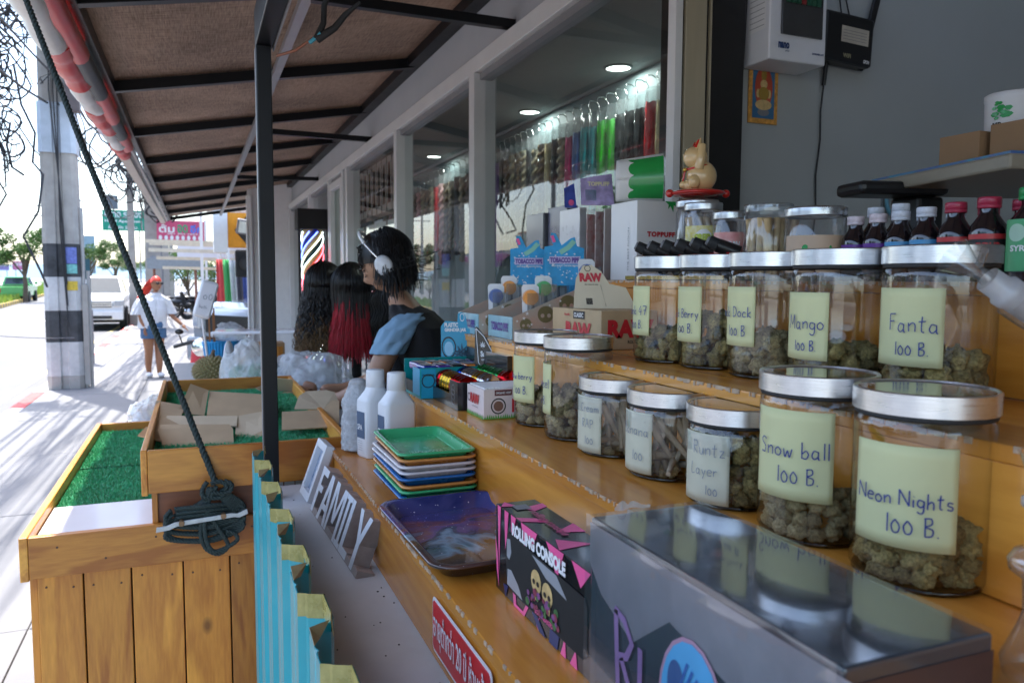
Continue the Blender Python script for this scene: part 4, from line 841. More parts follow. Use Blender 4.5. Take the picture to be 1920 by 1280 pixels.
# billboards across the road
for i, (x, y, z, w, h, c, lb) in enumerate([(-16.8,90,2.35,1.15,.85,(.50,.16,.30),'pink roadside billboard across the road'),(-18.2,90,2.3,1.1,.6,(.24,.20,.42),'violet roadside billboard beside the pink one'),(-11.0,82,2.0,2.35,3.5,(.26,.36,.42),'tall blue grey billboard right of the banded pole'),(-13.6,88,2.2,.9,.9,(.62,.64,.66),'white signboard across the road near the trees'),(-10.5,24,6.0,4.5,3.2,(.03,.20,.34),'blue and white signboard high at the left edge')]):
    s, f = sign('billboard', lb, x, z, w, h, y, pm(lb[:12]+' board', c, .5, var=.2, scale=1), (x+w*.2,x+w*.8), t=.2)
    if i == 4:
        g = G(); g.quad(f(0,1.0,.003),f(w,1.0,.003),f(w,2.2,.003),f(0,2.2,.003)); g.build('white_band', M['whiteboard'], s)
    elif i < 2: text(['ขายดี','เปิดแล้ว'][i], f, .3, .4, w*.75, h*.45, .02, s, M['ink_w'])
    else: text('SALE' if i == 3 else 'HOME', f, w*.2, h*.5, w*.6, None, .02, s, pm('pale print', (.4,.45,.5), .6) if i == 2 else M['gsteel'])

# ================================================================ TREES
def tree_meshes(seed, h, R, n):
    rr = random.Random(seed); tk = G(); cl = []
    tk.tube([(0,0,0),(.05,.04,h*.25),(-.03,.08,h*.5),(.05,0,h*.72)], [h*.035,h*.028,h*.02,h*.008], 8)
    for k in range(7):
        a = k*2.4+rr.random(); z = h*rr.uniform(.3,.6); e = V((cos(a)*R*rr.uniform(.5,.85), sin(a)*R*rr.uniform(.5,.85), h*rr.uniform(.6,.92)))
        tk.tube([(0,.05,z), V((0,.05,z)).lerp(e,.5)+V((0,0,.2)), e], [h*.016,h*.010,h*.004], 6); cl.append((e, R*rr.uniform(.32,.55)))
        for q in range(2): e2 = e+V((rr.uniform(-1,1), rr.uniform(-1,1), rr.uniform(-.5,.7)))*R*.45; cl.append((e2, R*rr.uniform(.2,.4)))
    cr = G(); vs = []; fs = []
    for i in range(n):
        c, r = cl[rr.randrange(len(cl))]; d = V((rr.gauss(0,1), rr.gauss(0,1), rr.gauss(0,1))).normalized()*r*(rr.random()**.4)
        p = c+V((d.x, d.y, d.z*.75)); s = h*rr.uniform(.011,.026); u = V((rr.gauss(0,1), rr.gauss(0,1), rr.gauss(0,.6))).normalized(); w = u.cross(V((rr.gauss(0,1), rr.gauss(0,1), rr.gauss(0,1)))).normalized()
        b = len(vs); vs += [p-u*s, p+w*s*.5, p+u*s, p-w*s*.5]; fs.append((b,b+1,b+2,b+3))
    cr.add(vs, fs); return tk, cr
def tree(label, x, y, z, seed, h, R, n=3000, cat='tree', name='leafy_tree'):
    t = thing(name, label, cat, (0,0,0), 'roadside trees'); tk, cr = tree_meshes(seed, h, R, n); tk.build('trunk', M['bark'], t); c = cr.build('crown', M['leaf'], t); c['kind'] = 'stuff'; t.location = (x,y,z); return t
T1 = tree('loose green tree on the median seen just left of the banded pole', -10.9, 62, -.1, 1, 4.9, 1.6, 4200)
T2 = tree('rounded small tree at the far left across the road', -15.3, 74, -.1, 2, 3.7, 1.7, 3600)
T3 = tree('dense tree right of the banded pole behind the parked pickup', -8.7, 78, -.1, 3, 5.0, 2.0, 4600)
for i, (x, y, s, lb) in enumerate([(-8.6,100,.95,'mid green tree farther along the median'),(-8.2,125,1.1,'pale tree at the far end of the median'),(-23,8,1.9,'tree across the road behind the camera side shops'),(-22.5,26,1.6,'tree in front of the white shop across the road'),(-23,39,2.0,'broad tree by the cream block across the road'),(-23,52,.9,'slender tree by the low shop across the road'),(-24,95,1.2,'tree beyond the farthest building across the road'),(-6.5,150,1.3,'far tree where the road narrows'),(-2,165,1.4,'farthest tree over the parked cars'),(6,90,1.2,'tree over the roofs on the pavement side'),(-22.5,17,1.3,'small tree between shops across the road')]):
    dup([T1,T2,T3][i % 3], (x,y,-.1), i*1.3, lb, sc_=(s,s,s))
b1 = tree('leafy bush beside the green pickup across the road', -14.5, 58, -.2, 9, 2.2, 1.5, 2500, 'bush', 'bush')
dup(b1, (-.3,40,0), 1, 'dark green hedge bush behind the row of motorbikes', sc_=(1.1,1.1,1.3)); dup(b1, (.9,41,0), 2, 'dark green hedge bush right of the first one behind the motorbikes', sc_=(1.1,1.1,1.3)); dup(b1, (-20.5,50,-.1), 2, 'low bush by the pink billboard across the road')
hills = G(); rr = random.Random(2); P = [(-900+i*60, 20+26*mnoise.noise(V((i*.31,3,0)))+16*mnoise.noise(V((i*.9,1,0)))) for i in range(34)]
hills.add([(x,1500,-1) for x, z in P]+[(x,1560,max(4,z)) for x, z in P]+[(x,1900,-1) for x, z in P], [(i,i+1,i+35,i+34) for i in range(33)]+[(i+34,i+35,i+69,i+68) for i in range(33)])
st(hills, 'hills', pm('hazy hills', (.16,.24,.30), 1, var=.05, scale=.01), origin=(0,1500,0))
# ================================================================ GLASS JARS
JR = .0525
def budmesh(seed):
    bm = bmesh.new(); bmesh.ops.create_icosphere(bm, subdivisions=3, radius=1)
    for v in bm.verts:
        v.co += v.co*(.50*mnoise.noise(v.co*1.7+V((seed*9,0,0)))+.34*mnoise.noise(v.co*4.5+V((0,seed*5,0)))+.22*mnoise.noise(v.co*11))
        v.co.z *= .85
    for f_ in bm.faces: f_.smooth = True
    me = bpy.data.meshes.new('bud'); bm.to_mesh(me); bm.free(); return me
BM = {}
for mk in ('bud', 'bud2'):
    for s_ in range(4):
        me = budmesh(s_); me.materials.append(M[mk]); BM[(mk, s_)] = me
cone_g = G().tube([(0,0,-.042),(0,0,.028)], [.0028,.0052], 8).tube([(0,0,.028),(0,0,.042)], [.0052,.0056], 8); cone_me = cone_g.mesh('cone', M['cone'])
conet_me = cone_g.mesh('cone', M['conetan']); groove = M['rubber']
def jar(x, y, z, tall, label, note=None, fill=.05, kind='bud', cones=0, size=.0105, seed=0):
    r = JR; H_ = .137 if tall else .089
    t = thing('glass_jar', label, 'jar', (x,y,z), 'brushed steel lidded glass jars')
    G().lathe([(0,.004),(r*.8,.0025),(r*.95,.0035),(r,.009),(r,H_-.012),(r*.985,H_-.006),(r*.93,H_-.003),(r*.93,H_+.004)], (x,y,z), 48).build('glass', M['jar'], t)
    G().lathe([(r*.55,.0012),(r*.93,.0008),(r*.955,.003),(r*.93,.0052),(r*.5,.0042)], (x,y,z), 48).build('base_ring', M['amber'], t)
    L = r+.0012; hl = .0185
    G().hlathe([(L-.0035,H_+.001),(L,H_+.001),(L,H_+hl-.0010),(L-.0010,H_+hl),(L-.0020,H_+hl-.0002),(L-.0026,H_+hl-.0012),(L-.004,H_+hl-.0014)], (x,y,z), 72).build('lid', M['lid'], t)
    G().lathe([(L-.0038,H_+hl-.0014),(L-.008,H_+hl-.0018),(0,H_+hl-.0013)], (x,y,z), 64).build('lid_top', M['lidtop'], t)
    G().lathe([(r*.95,H_-.0035),(r*.99,H_-.003),(r*.99,H_+.001),(r*.95,H_+.001)], (x,y,z), 40).build('seal', M['rubber'], t)
    rr = random.Random(seed+77); R = r-.004; a_f = atan2(-y, -x)          # buds pile against the whole wall
    zz = size*.8
    while zz < fill:
        lay = zz > fill-size*1.6
        n = int(2*pi*(R-size)/(size*1.75))
        for k in range(n):
            if lay and rr.random() < .35: continue
            a = 2*pi*(k+rr.random()*.5)/n; rad = R-size*rr.uniform(.85,1.15); s_ = size*rr.uniform(.8,1.2)
            inst(BM[(kind, rr.randrange(4))], 'bud', t, (x+rad*cos(a), y+rad*sin(a), z+.004+zz+rr.uniform(-.3,.3)*size), (rr.random()*6,rr.random()*6,rr.random()*6), s_)
        if zz+size*1.5 >= fill:
            for k in range(7):
                a = rr.random()*6.3; rad = rr.random()*(R-size*2.4); inst(BM[(kind, rr.randrange(4))], 'bud', t, (x+rad*cos(a), y+rad*sin(a), z+zz+rr.uniform(0,.3)*size), (rr.random()*6,)*3, size*1.1)
        zz += size*1.45
    for k in range(cones):
        a = a_f+rr.uniform(-.9,1.3); rad = rr.uniform(.2,.62)*R; o = inst(cone_me, 'cone', t, (x+rad*cos(a), y+rad*sin(a), z+.046+rr.uniform(-.006,.004)), (rr.uniform(-.5,.5), rr.uniform(-.5,.5)+.25, rr.random()*6), 1)
        if k % 4 == 3: o.rotation_euler = (1.45, rr.uniform(-.3,.3), rr.random()*6); o.location.z = .012+rr.uniform(0,.012)
    if note:
        s_, z0, z1, ws, body, mk = note             # s_: right edge as sine offset from the facing angle
        a1 = a_f+math.asin(s_) if abs(s_) < 1 else a_f; w = ws; a0 = a1-w/r
        cm_ = cylmap((x,y), r, a0, z+z0)
        h = z1-z0; g = G(); nu, nv = 16, 8
        g.surf(lambda u, v: cm_(u*w, v*h, .0007+(.0030*max(0,u-.8)*5*(.3)*(1-v) if mk == 'note' else .0006*abs(sin(u*9)))), nu, nv)
        p = g.build('note', M['note' if mk == 'note' else 'oldnote'], t, solid=.00015)
        if mk == 'old':
            g = G(); g.surf(lambda u, v: cm_(-.004+u*(w+.006), h*.72+v*h*.26, .0022), 14, 2).build('tape', M['clear'], t)
        g = G(); pen = .00085*(1.25 if mk == 'note' else 1)
        for q_, (s, u0, v0, hh) in enumerate(body):
            wd = hand_width(s, hh); sc3 = min(1.0, (w-.009)/wd); hh *= sc3; wd *= sc3; u0 = max(.001, w-wd-(.002 if q_ == 0 else .010)) if wd < w else w-wd; hand(s, lambda a, b: cm_(max(-.004, a), b, .0030), u0, v0, hh, pen, g)
        g.build('handwriting', M['ink'] if mk == 'note' else M['faint'], p, kind='stuff')
    return t
M['amber'] = glass('amber glass base', (.35,.25,.16), .6, .8, .08, .06)
NW = .073
# lower row on the second step (X .544), far to near
jar(.541,1.176,1.36,True,'tall glass jar of grey buds reading w berry, farthest jar of the lower row', (-.33,.040,.116,NW,[('Straw berry',.004,.038,.0125),('100 B.',.030,.014,.0125)],'note'), .062,'bud2',0,.0095,1)
jar(.541,1.056,1.36,True,'tall glass jar with note reading Diesel, second farthest of the lower row', (-.74,.038,.114,NW,[('Diesel',.032,.040,.014),('100 B.',.018,.014,.012)],'note'), .078,'bud2',0,.010,2)
jar(.543,.940,1.36,False,'short glass jar of paper cones with faded Cream note', (-.375,.006,.082,.062,[('Cream',.022,.056,.011),('RAP',.018,.034,.012),('100',.016,.012,.011)],'old'), .008,'bud2',16,.007,3)
jar(.543,.808,1.36,False,'short glass jar of paper cones with faded Banana note, dented dark spot on its lid', (-.38,.008,.082,.066,[('Banana',.010,.046,.013),('100',.016,.016,.012)],'old'), .008,'bud2',16,.007,4)
jar(.544,.682,1.36,False,'short glass jar of dark crumbly buds with faded Runtz Layer note', (-.10,.006,.080,.060,[('Runtz',.008,.052,.014),('Layer',.010,.030,.012),('100',.016,.010,.010)],'old'), .066,'bud',0,.0095,5)
jar(.544,.564,1.36,True,'tall glass jar of round buds with note reading Snow ball 100 B.', (.28,.042,.124,.078,[('Snow ball',.003,.040,.0150),('100 B.',.018,.016,  .0145)],'note'), .052,'bud2',0,.0085,6)
jar(.544,.448,1.36,True,'tall glass jar nearest the camera with note reading Neon Nights 100 B.', (.46,.036,.116,.078,[('Neon Nights',.003,.034,.0140),('100 B.',.017,.012,  .0145)],'note'), .054,'bud',0,.0085,7)
# upper row on the third step
jar(.656,.984,1.48,True,'tall glass jar with note reading k 47, farthest jar of the upper row', (-.52,.040,.112,.066,[('Skunk 47',.004,.030,.0135),('100 B.',.030,.010,.0115)],'note'), .054,'bud',0,.0105,8)
jar(.672,.890,1.48,True,'tall glass jar with note reading Berry, second farthest of the upper row', (-.38,.037,.112,NW,[('Black Berry',.002,.033,.0125),('100 B.',.028,.012,.0125)],'note'), .060,'bud',0,.0115,9)
jar(.672,.780,1.48,True,'tall glass jar with note reading Dock, middle of the upper row', (-.35,.040,.113,NW,[('Black Dock',.000,.036,.0135),('100 B',.026,.013,.0125)],'note'), .050,'bud2',0,.0115,10)
jar(.672,.668,1.48,True,'tall glass jar of deep green buds with note reading Mango', (-.20,.034,.108,NW,[('Mango',.012,.034,.0155),('100 B.',.024,.010,.0110)],'note'), .045,'bud',0,.0105,11)
jar(.690,.558,1.48,True,'tall glass jar with note reading Fanta 100 B., nearest of the upper row', (.11,.038,.114,NW,[('Fanta',.001,.034,.0165),('100 B.',.008,.011,.0125)],'note'), .045,'bud',0,.0110,12)

# ================================================================ BOXES
def bx(name, label, cat, x0, x1, y0, y1, z0, z1, mat, bev=.001, group=None):
    t = thing(name, label, cat, ((x0+x1)/2, (y0+y1)/2, z0), group); G().box(x0,x1,y0,y1,z0,z1).build('box', mat, t, bev=bev); return t
def front(x, y, z): return plane((x,y,z), (1,0,0), (0,0,1))          # face looking to -Y
def side(x, y, z): return plane((x,y,z), (0,-1,0), (0,0,1))           # face looking to -X, u runs towards the camera
def poly(f, pts, mat, parent, name='print', w=0): g = G(); g.quad(*[f(p[0], p[1], w) for p in pts]); return g.build(name, mat, parent)
def disc(f, u, v, r, mat, parent, name='print', w=0, r2=None, n=20, inner=0):
    g = G(); r2 = r2 or r
    if inner: g.surf(lambda a, b: f(u+(r*inner+(r-r*inner)*b)*cos(a*2*pi), v+(r2*inner+(r2-r2*inner)*b)*sin(a*2*pi), w), n, 1)
    else: g.quad(*[f(u+r*cos(2*pi*k/n), v+r2*sin(2*pi*k/n), w) for k in range(n)])
    return g.build(name, mat, parent)
# rolling console box
bk = pm('black glossy print', (.012,.012,.014), .22, var=.1, coat=.4); navy = pm('navy print', (.01,.03,.12), .3)
x0, x1, y0, y1, z0, z1 = .318, .368, .588, .826, 1.2405, 1.340
t = bx('rolling_console_box', 'black and pink rolling console box with window showing two skulls', 'box', x0, x1, y0, y1, z0, z1, bk)
f0_ = side(x0, y1, z0); f = lambda u, v, w=0: f0_(u*1.19, v, w)
for pts in ([(.006,.1),(.014,.1),(.010,.02)],[(.0,.062),(.006,.045),(.010,.005),(.004,.022)],[(.024,.1),(.034,.1),(.030,.07),(.026,.055),(.024,.088)],[(.040,.1),(.052,.1),(.046,.078),(.041,.082)],[(.064,.1),(.100,.1),(.088,.078),(.079,.090),(.073,.074)],[(.118,.1),(.152,.1),(.140,.070),(.130,.086)],[(.166,.1),(.198,.1),(.182,.080)],
            [(.045,.018),(.052,.020),(.054,.004),(.070,.004),(.079,.018),(.085,.018),(.073,-.0),(.048,-.0)],[(.100,.004),(.106,.016),(.104,.0)],[(.148,.0),(.156,.02),(.158,.0)],[(.165,.0),(.175,.018),(.178,.0)]): poly(f, pts, M['pink'], t, 'pink_shape')
for pts in ([(.022,.014),(.034,.016),(.028,.0)],[(.09,.014),(.10,.016),(.12,.0),(.106,.0)],[(.128,.016),(.146,.018),(.142,.0),(.126,.0)]): poly(f, pts, navy, t, 'navy_shape', .0002)
win = [(.030,.066),(.033,.078),(.05,.079),(.19,.074),(.194,.066),(.194,.022),(.188,.016),(.05,.014),(.034,.018),(.030,.030)]
poly(f, win, M['matblack'], t, 'window_opening', .0005)
g = G()
for pts in ([(.032,.07),(.040,.072),(.043,.058),(.038,.048),(.032,.05)],[(.033,.018),(.07,.016),(.060,.028),(.043,.038),(.034,.036)],[(.09,.075),(.14,.074),(.16,.058),(.12,.062)]): poly(f, pts, pm('painted grey glare', (.33,.34,.36), .2), t, 'window_shine', .0008)  # glare on the clear window put in as flat grey shapes
sk = pm('skull print', (.60,.42,.18), .45, var=.25, scale=90); 
for (u, v) in ((.100,.050),(.123,.046)):
    disc(f, u, v, .0105, sk, t, 'skull', .0010, .0125); poly(f, [(u-.006,v-.008),(u+.007,v-.008),(u+.005,v-.019),(u-.004,v-.019)], sk, t, 'skull_jaw', .0011)
    for s_ in (-1,1): disc(f, u+s_*.0042, v-.001, .0028, M['ink_k'], t, 'eye_socket', .0014)
    disc(f, u, v-.008, .0013, M['ink_k'], t, 'nose_hole', .0014)
rz = random.Random(4)
for k in range(34): disc(f, rz.uniform(.082,.146), rz.uniform(.020,.040), rz.uniform(.0022,.0048), [pm('dark rose print', (.22,.03,.07), .4), pm('mauve print', (.2,.06,.2), .4), pm('leaf print', (.03,.14,.04), .4)][k % 3] if k < 3 else bpy.data.materials[['dark rose print','mauve print','leaf print'][k % 3]], t, 'flower', .0012+.00005*k, None, 9)
text('ROLLING CONSOLE', lambda u, v: f(u, v, .0016), .046, .0795, .112, .0145, .06, t, M['ink_w'])
text('BONEBREAKERS', f, .098, .0165, .036, .005, .02, t, M['pink'])
f2 = plane((x0,y1,z1), (0,-1,0), (1,0,0))
for pts in ([(.02,.05),(.034,.05),(.045,.03),(.03,.02)],[(.06,.0),(.075,.0),(.09,.03),(.07,.02)],[(.10,.05),(.13,.05),(.12,.02)],[(.14,.01),(.17,.0),(.165,.04)],[(.0,.01),(.016,.0),(.022,.02)]): poly(f2, pts, M['pink'], t, 'pink_shape')
text('rolling console', f2, .045, .018, .09, .014, .03, t, pm('dark pink print', (.45,.06,.16), .4), shear=.3); poly(f2, [(.018,.012),(.036,.012),(.036,.03),(.018,.03)], M['gsteel'], t, 'sticker', .0004)
fe = front(x0, y0, z0); poly(fe, [(.01,.0),(.04,.02),(.03,.09),(.0,.08)], M['pink'], t, 'pink_shape')
# big shrink-wrapped box in the near corner
x0, x1, y0, y1, z0, z1 = .306, .418, .292, .570, 1.2405, 1.400
t = bx('wrapped_box', 'large dark box in shiny cellophane with violet letters and a round blue badge', 'box', x0, x1, y0, y1, z0, z1, pm('charcoal card', (.04,.05,.062), .16, var=.15, scale=8, coat=.7), .002)
f = side(x0, y1, z0)
vi = pm('violet print', (.30,.17,.36), .35); lb = pm('sky blue print', (.10,.42,.72), .3); lw_ = pm('pale lilac print', (.55,.5,.6), .35); lp = pm('rose outline print', (.5,.28,.38), .35)
poly(f, [(.0,.155),(.10,.155),(.284,.155),(.284,.085),(.12,.118),(.07,.080),(.02,.100),(.0,.120)], pm('pale grey print', (.20,.20,.22), .32, var=.18, scale=14, coat=.6), t, 'grey_band')
g = G()
for st_ in ([(.047,.098),(.049,.070),(.052,.035),(.056,.005)],[(.045,.098),(.060,.094),(.072,.080),(.064,.066),(.053,.062)],[(.056,.062),(.068,.045),(.078,.010)],[(.084,.082),(.084,.050),(.090,.020),(.100,.010),(.112,.022),(.114,.060)]):
    g.ribbon(st_, .0065, lambda u, v: f(u, v, .0012))
g.build('lettering', vi, t)
disc(f, .150, .062, .040, lp, t, 'round_badge', .0014, .056); disc(f, .150, .062, .037, lb, t, 'round_badge', .0018, .053)
poly(f, [(.134,.006),(.136,.045),(.150,.066),(.168,.044),(.172,.006)], lw_, t, 'pale_shape', .0022); disc(f, .132,.078,.010, pm('ink blue print', (.04,.10,.26), .35), t, 'blue_shape', .0022, .018); disc(f, .160, .050, .006, vi, t, 'violet_shape', .0026); disc(f, .143, .048, .005, vi, t, 'violet_shape', .0026)
g = G()
for k in range(7): g.ribbon([(.124+k*.004,.020+.010*k),(.130+k*.006,.060+.005*k),(.146+k*.006,.100-.003*k)], .0024, lambda u, v: f(u, v, .0026))
g.build('blue_stroke', pm('deep blue print', (.03,.12,.4), .35), t)
text('BY', lambda u, v: f(u, v, .0012), .200, .055, .06, .045, .03, t, vi)
fe = front(x0, y0, z0); poly(fe, [(.0,.0),(.112,.0),(.112,.15),(.0,.15)], pm('dark wine print', (.06,.035,.035), .35), t, 'end_print'); disc(fe, .05, .06, .03, M['gsteel'], t, 'round_print', .0004)
def wrapf(u, v, side_):
    pass
rr = random.Random(3)
g = G(); q = .0016
g.surf(lambda u, v: V((x0-q-.0036+.0014*mnoise.noise(V((u*2.2,v*1.6,2))), y1-(y1-y0)*u, z0+.004+(z1-z0)*v)), 40, 20)
g.surf(lambda u, v: V((x0+(x1-x0)*u, y1-(y1-y0)*v, z1+.0022+.0002*mnoise.noise(V((u*3,v*5,7))))), 16, 40)
g.build('cellophane', glass('shiny cellophane', (.93,.94,.96), .8, .9, .05, .05, white=.03), t)
g = G(); g.surf(lambda u, v: V((.330+.035*u, .572-.003*sin(u*9), 1.402+.008*v*(.3+abs(sin(u*8))*(1-u)))), 12, 3).build('loose_film', M['film'], t)
# RAW hemp papers box, grinders, teal grinder jars, black display (second step)
def raw_letters(f, u, v, w, h, parent): text('RAW', f, u, v, w, h, .06, parent, M['red'])
pkc = pm('pale pink card', (.72,.60,.58), .45, var=.05); gr = pm('grass print', (.12,.35,.06), .5)
x0, x1, y0, y1, z0, z1 = .452, .560, 1.235, 1.322, 1.3605, 1.412
t = bx('rolling_paper_box', 'small pale pink box of hemp rolling papers with red RAW letters', 'box', x0, x1, y0, y1, z0, z1, pkc)
f = side(x0, y1, z0); raw_letters(f, .022, .022, .045, .018, t); disc(f, .012, .030, .0075, M['ink_k'], t, 'seal', 0, None, 20, .75); text('unrefined', f, .03, .016, .03, .003, 0, t, M['ink_k'])
f = front(x0, y0, z0); poly(f, [(.020,.040),(.052,.040),(.052,.050),(.020,.050)], pm('maroon print', (.13,.03,.03), .5), t); text('ORGANIC HEMP', f, .022, .043, .028, .004, .02, t, M['ink_w'])
disc(f, .027, .022, .014, M['ink_k'], t, 'seal', 0, None, 24, .84); disc(f, .027, .022, .009, pm('brown seal', (.2,.1,.07), .5), t, 'seal', .0003); text('RAW', f, .052, .010, .05, .024, .06, t, M['red'])
for ff, w in ((side(x0,y1,z0), y1-y0), (front(x0,y0,z0), x1-x0)):
    g = G()
    for k in range(26): u = w*k/26; g.quad(ff(u,.0,.0002), ff(u+w/24,.0,.0002), ff(u+w/50+.001*sin(k),.006+.003*abs(sin(k*2.3)),.0002))
    g.build('grass_print', gr, t)
for k in range(17): G().box(x0+.004+k*.006, x0+.0085+k*.006, y0+.004, y1-.004, z1, z1+.0022).build('paper_booklet', M['paperwhite'], t)
x0, x1, y0, y1, z0 = .438, .572, 1.335, 1.545, 1.3605
t = thing('grinder_box', 'open black display box of shiny red, blue, gold and green grinders', 'display box', (.5,1.44,z0))
G().box(x0,x1,y0,y1,z0,z0+.006).box(x0,x1,y0,y0+.002,z0+.006,z0+.052).box(x0,x0+.002,y0+.0022,y1,z0+.006,z0+.026).box(x0,x0+.002,y0+.0022,y0+.05,z0+.026,z0+.052).box(x1-.002,x1,y0+.0022,y1,z0+.006,z0+.055).box(x0,x1,y1-.002,y1,z0+.006,z0+.055).build('tray', bk, t)
f = side(x0, y0+.05, z0)
for q in range(3): disc(f, .026, .018+q*.009, .010, M['gsteel'], t, 'ring_print', .0002, None, 24, .93)
ff = front(x0,y0,z0); text('Sultan', ff, .02, .012, .08, .028, .03, t, M['ink_w'], shear=.3)
gc = [('red',(.55,.01,.015)),('blue',(.01,.06,.42)),('gold',(.55,.33,.03)),('green',(.02,.4,.08)),('silver',(.5,.5,.52))]
gm = {n_: pm(n_+' anodised metal', c, .15, 1, var=.05) for n_, c in gc}
gmesh = {}
for n_ in gm:
    g = G(); g.lathe([(0,-.015),(.021,-.015),(.0235,-.012),(.0235,-.007),(.022,-.006),(.022,-.001),(.0235,0),(.0235,.006),(.022,.007),(.022,.012),(.020,.015),(0,.015)], (0,0,0), 24, rotm('X',90)); gmesh[n_] = g.mesh('grinder', gm[n_])
seq = [['red','red','gold','gold','red','red'],['blue','blue','silver','silver','gold','silver'],['blue','green','green','green','green','red']]
for r_ in range(3):
    for k in range(6):
        c = seq[r_][5-k] if r_ else seq[r_][5-k]
        o = thing('grinder', f'{c} metal grinder, {ordn[k]} from the near end of the {["front","middle","back"][r_]} row in the black box', 'grinder', (x0+.028+r_*.042, y0+.026+k*.032, z0+.036+(r_*.004)), 'metal grinders in the black display box')
        inst(gmesh[c], 'body', o, o.location, (0,0,.06))
# teal display of plastic grinder jars
te_ = pm('teal print', (.0,.30,.30), .35, var=.35, scale=14); bl_ = pm('bright blue print', (.01,.32,.52), .35, var=.1)
x0, x1, y0, y1, z0 = .412, .575, 1.495, 1.625, 1.3605
t = thing('grinder_jar_box', 'open teal display box with leaf prints holding flat grinder jars', 'display box', (.49,1.56,z0))
G().box(x0,x1,y0,y1,z0,z0+.006).box(x0,x1,y0,y0+.002,z0+.006,z0+.062).box(x1-.002,x1,y0+.0022,y1,z0+.006,z0+.07).box(x0,x1,y1-.002,y1,z0+.006,z0+.07).build('tray', te_, t)
G().box(x0-.001,x0+.002,y0+.0022,y0+.055,z0+.006,z0+.060).build('end_flap', bl_, t); G().box(x0-.001,x0+.001,y0+.056,y1,z0+.006,z0+.030).build('end_flap', M['ink_k'], t)
G().box(x0+.002,x0+.032,y0-.001,y0+.0005,z0+.001,z0+.060).build('blue_panel', bl_, t)
f = front(x0,y0-.001,z0); disc(f, .016, .036, .014, M['ink_k'], t, 'seal', .0004, None, 24, .86); text('PROFESSIONAL', f, .004, .046, .025, .004, .02, t, M['ink_k'])
def leafp(f, u, v, s, mat, parent, w=.0004):
    g = G()
    for k in range(7):
        a = RD(90+(k-3)*36); L = s*(1-.11*abs(k-3)**1.3); d = V((cos(a), sin(a))); n_ = V((-d.y, d.x))*s*.09; p = V((u, v))
        g.quad(f(*p, w), f(*(p+d*L*.5-n_), w), f(*(p+d*L), w), f(*(p+d*L*.5+n_), w))
    g.ribbon([(u,v),(u,v-s*.4)], s*.05, lambda a_, b_: f(a_, b_, w)); return g.build('leaf_print', mat, parent)
leafp(f, .052, .026, .026, pm('dark teal print', (.0,.09,.09), .4), t); leafp(f, .100, .044, .014, M['ink_k'], t); disc(f, .138, .045, .016, M['ink_k'], t, 'ring_print', .0004, .008, 24, .75)
jc = [('cobalt',(.02,.04,.30)),('orange',(.75,.22,.02)),('black',(.02,.02,.02)),('violet',(.10,.04,.28))]
for k in range(10):
    c = jc[(k*3) % 4 if k != 6 else 1]; o = thing('grinder_jar', f'{c[0]} lidded flat jar, {ordn[k]} in the teal display box', 'small jar', (x0+.022+(k % 5)*.03, y0+.034+(k//5)*.055, z0+.054), 'flat grinder jars in the teal box')
    G().obox((x0+.022+(k % 5)*.03, y0+.034+(k//5)*.055, z0+.058), (.028,.048,.014), rotm('Z', 6)).build('body', pm(c[0]+' plastic', c[1], .25, coat=.5) if c[0]+' plastic' not in bpy.data.materials else bpy.data.materials[c[0]+' plastic'], o, bev=.003)
    G().obox((x0+.022+(k % 5)*.03, y0+.034+(k//5)*.055, z0+.0665), (.020,.036,.0008), rotm('Z', 6)).build('rim', M['gsteel'], o)
# header card "plastic grinder jar"
t = thing('header_card', 'blue header card reading PLASTIC GRINDER JAR rising behind the teal box', 'display card', (.53,1.64,1.36))
f = plane((.500,1.640,1.415), (.96,-.28,0), (0,.12,1))
shape = [(0,0),(.088,0),(.078,.070),(.062,.078),(.058,.104),(.050,.114),(.041,.110),(.039,.092),(.012,.094),(.002,.082)]
G().prism(shape, lambda u, v, w: f(u, v, w-.002), .002).build('card', bl_, t)
text('PLASTIC', f, .010, .080, .030, .010, .05, t, M['ink_w']); text('GRINDER JAR', f, .010, .068, .048, .010, .05, t, M['ink_w'])
disc(f, .018, .035, .016, M['ink_k'], t, 'ring_print', .0006, .024, 24, .86); disc(f, .018, .032, .010, pm('ice blue print', (.3,.6,.8), .4), t, 'jar_print', .0006, .016); disc(f, .050, .102, .005, M['ink_w'], t, 'ring_print', .0006, .009, 20, .8)
for k in range(6): leafp(f, .040+.007*k, .018+.006*sin(k*2), .022, pm('deep blue leaf print', (.0,.06,.12), .4) if k == 0 else bpy.data.materials['deep blue leaf print'], t, .0008)
# black header box with drop shape
t = bx('black_display_box', 'charcoal display box with a white-outlined drop logo reading Sultan', 'display box', .545, .59, 1.36, 1.60, 1.3605, 1.455, bk)
f = side(.545, 1.60, 1.3605)
f = plane((.536,1.50,1.40), (.55,-.83,0), (0,.1,1)); drop = [(0,.10),(.004,.03),(.018,.008),(.036,.0),(.05,.008),(.054,.024),(.046,.044),(.020,.084)]
G().prism([(-.01,-.02),(.075,-.02),(.075,.045),(.052,.055),(.001,.104),(-.003,.10)], lambda u, v, w: f(u, v, w-.002), .002).build('card', bk, t)
g = G(); g.ribbon(drop+[drop[0]], .0016, lambda u, v: f(u, v, .0008)); g.build('drop_outline', M['ink_w'], t); text('Sultan', f, .010, .042, .030, .012, .04, t, M['ink_w']); text('GRINDER', f, .012, .034, .024, .004, .02, t, M['ink_w']); leafp(f, .016, .064, .011, M['ink_w'], t)

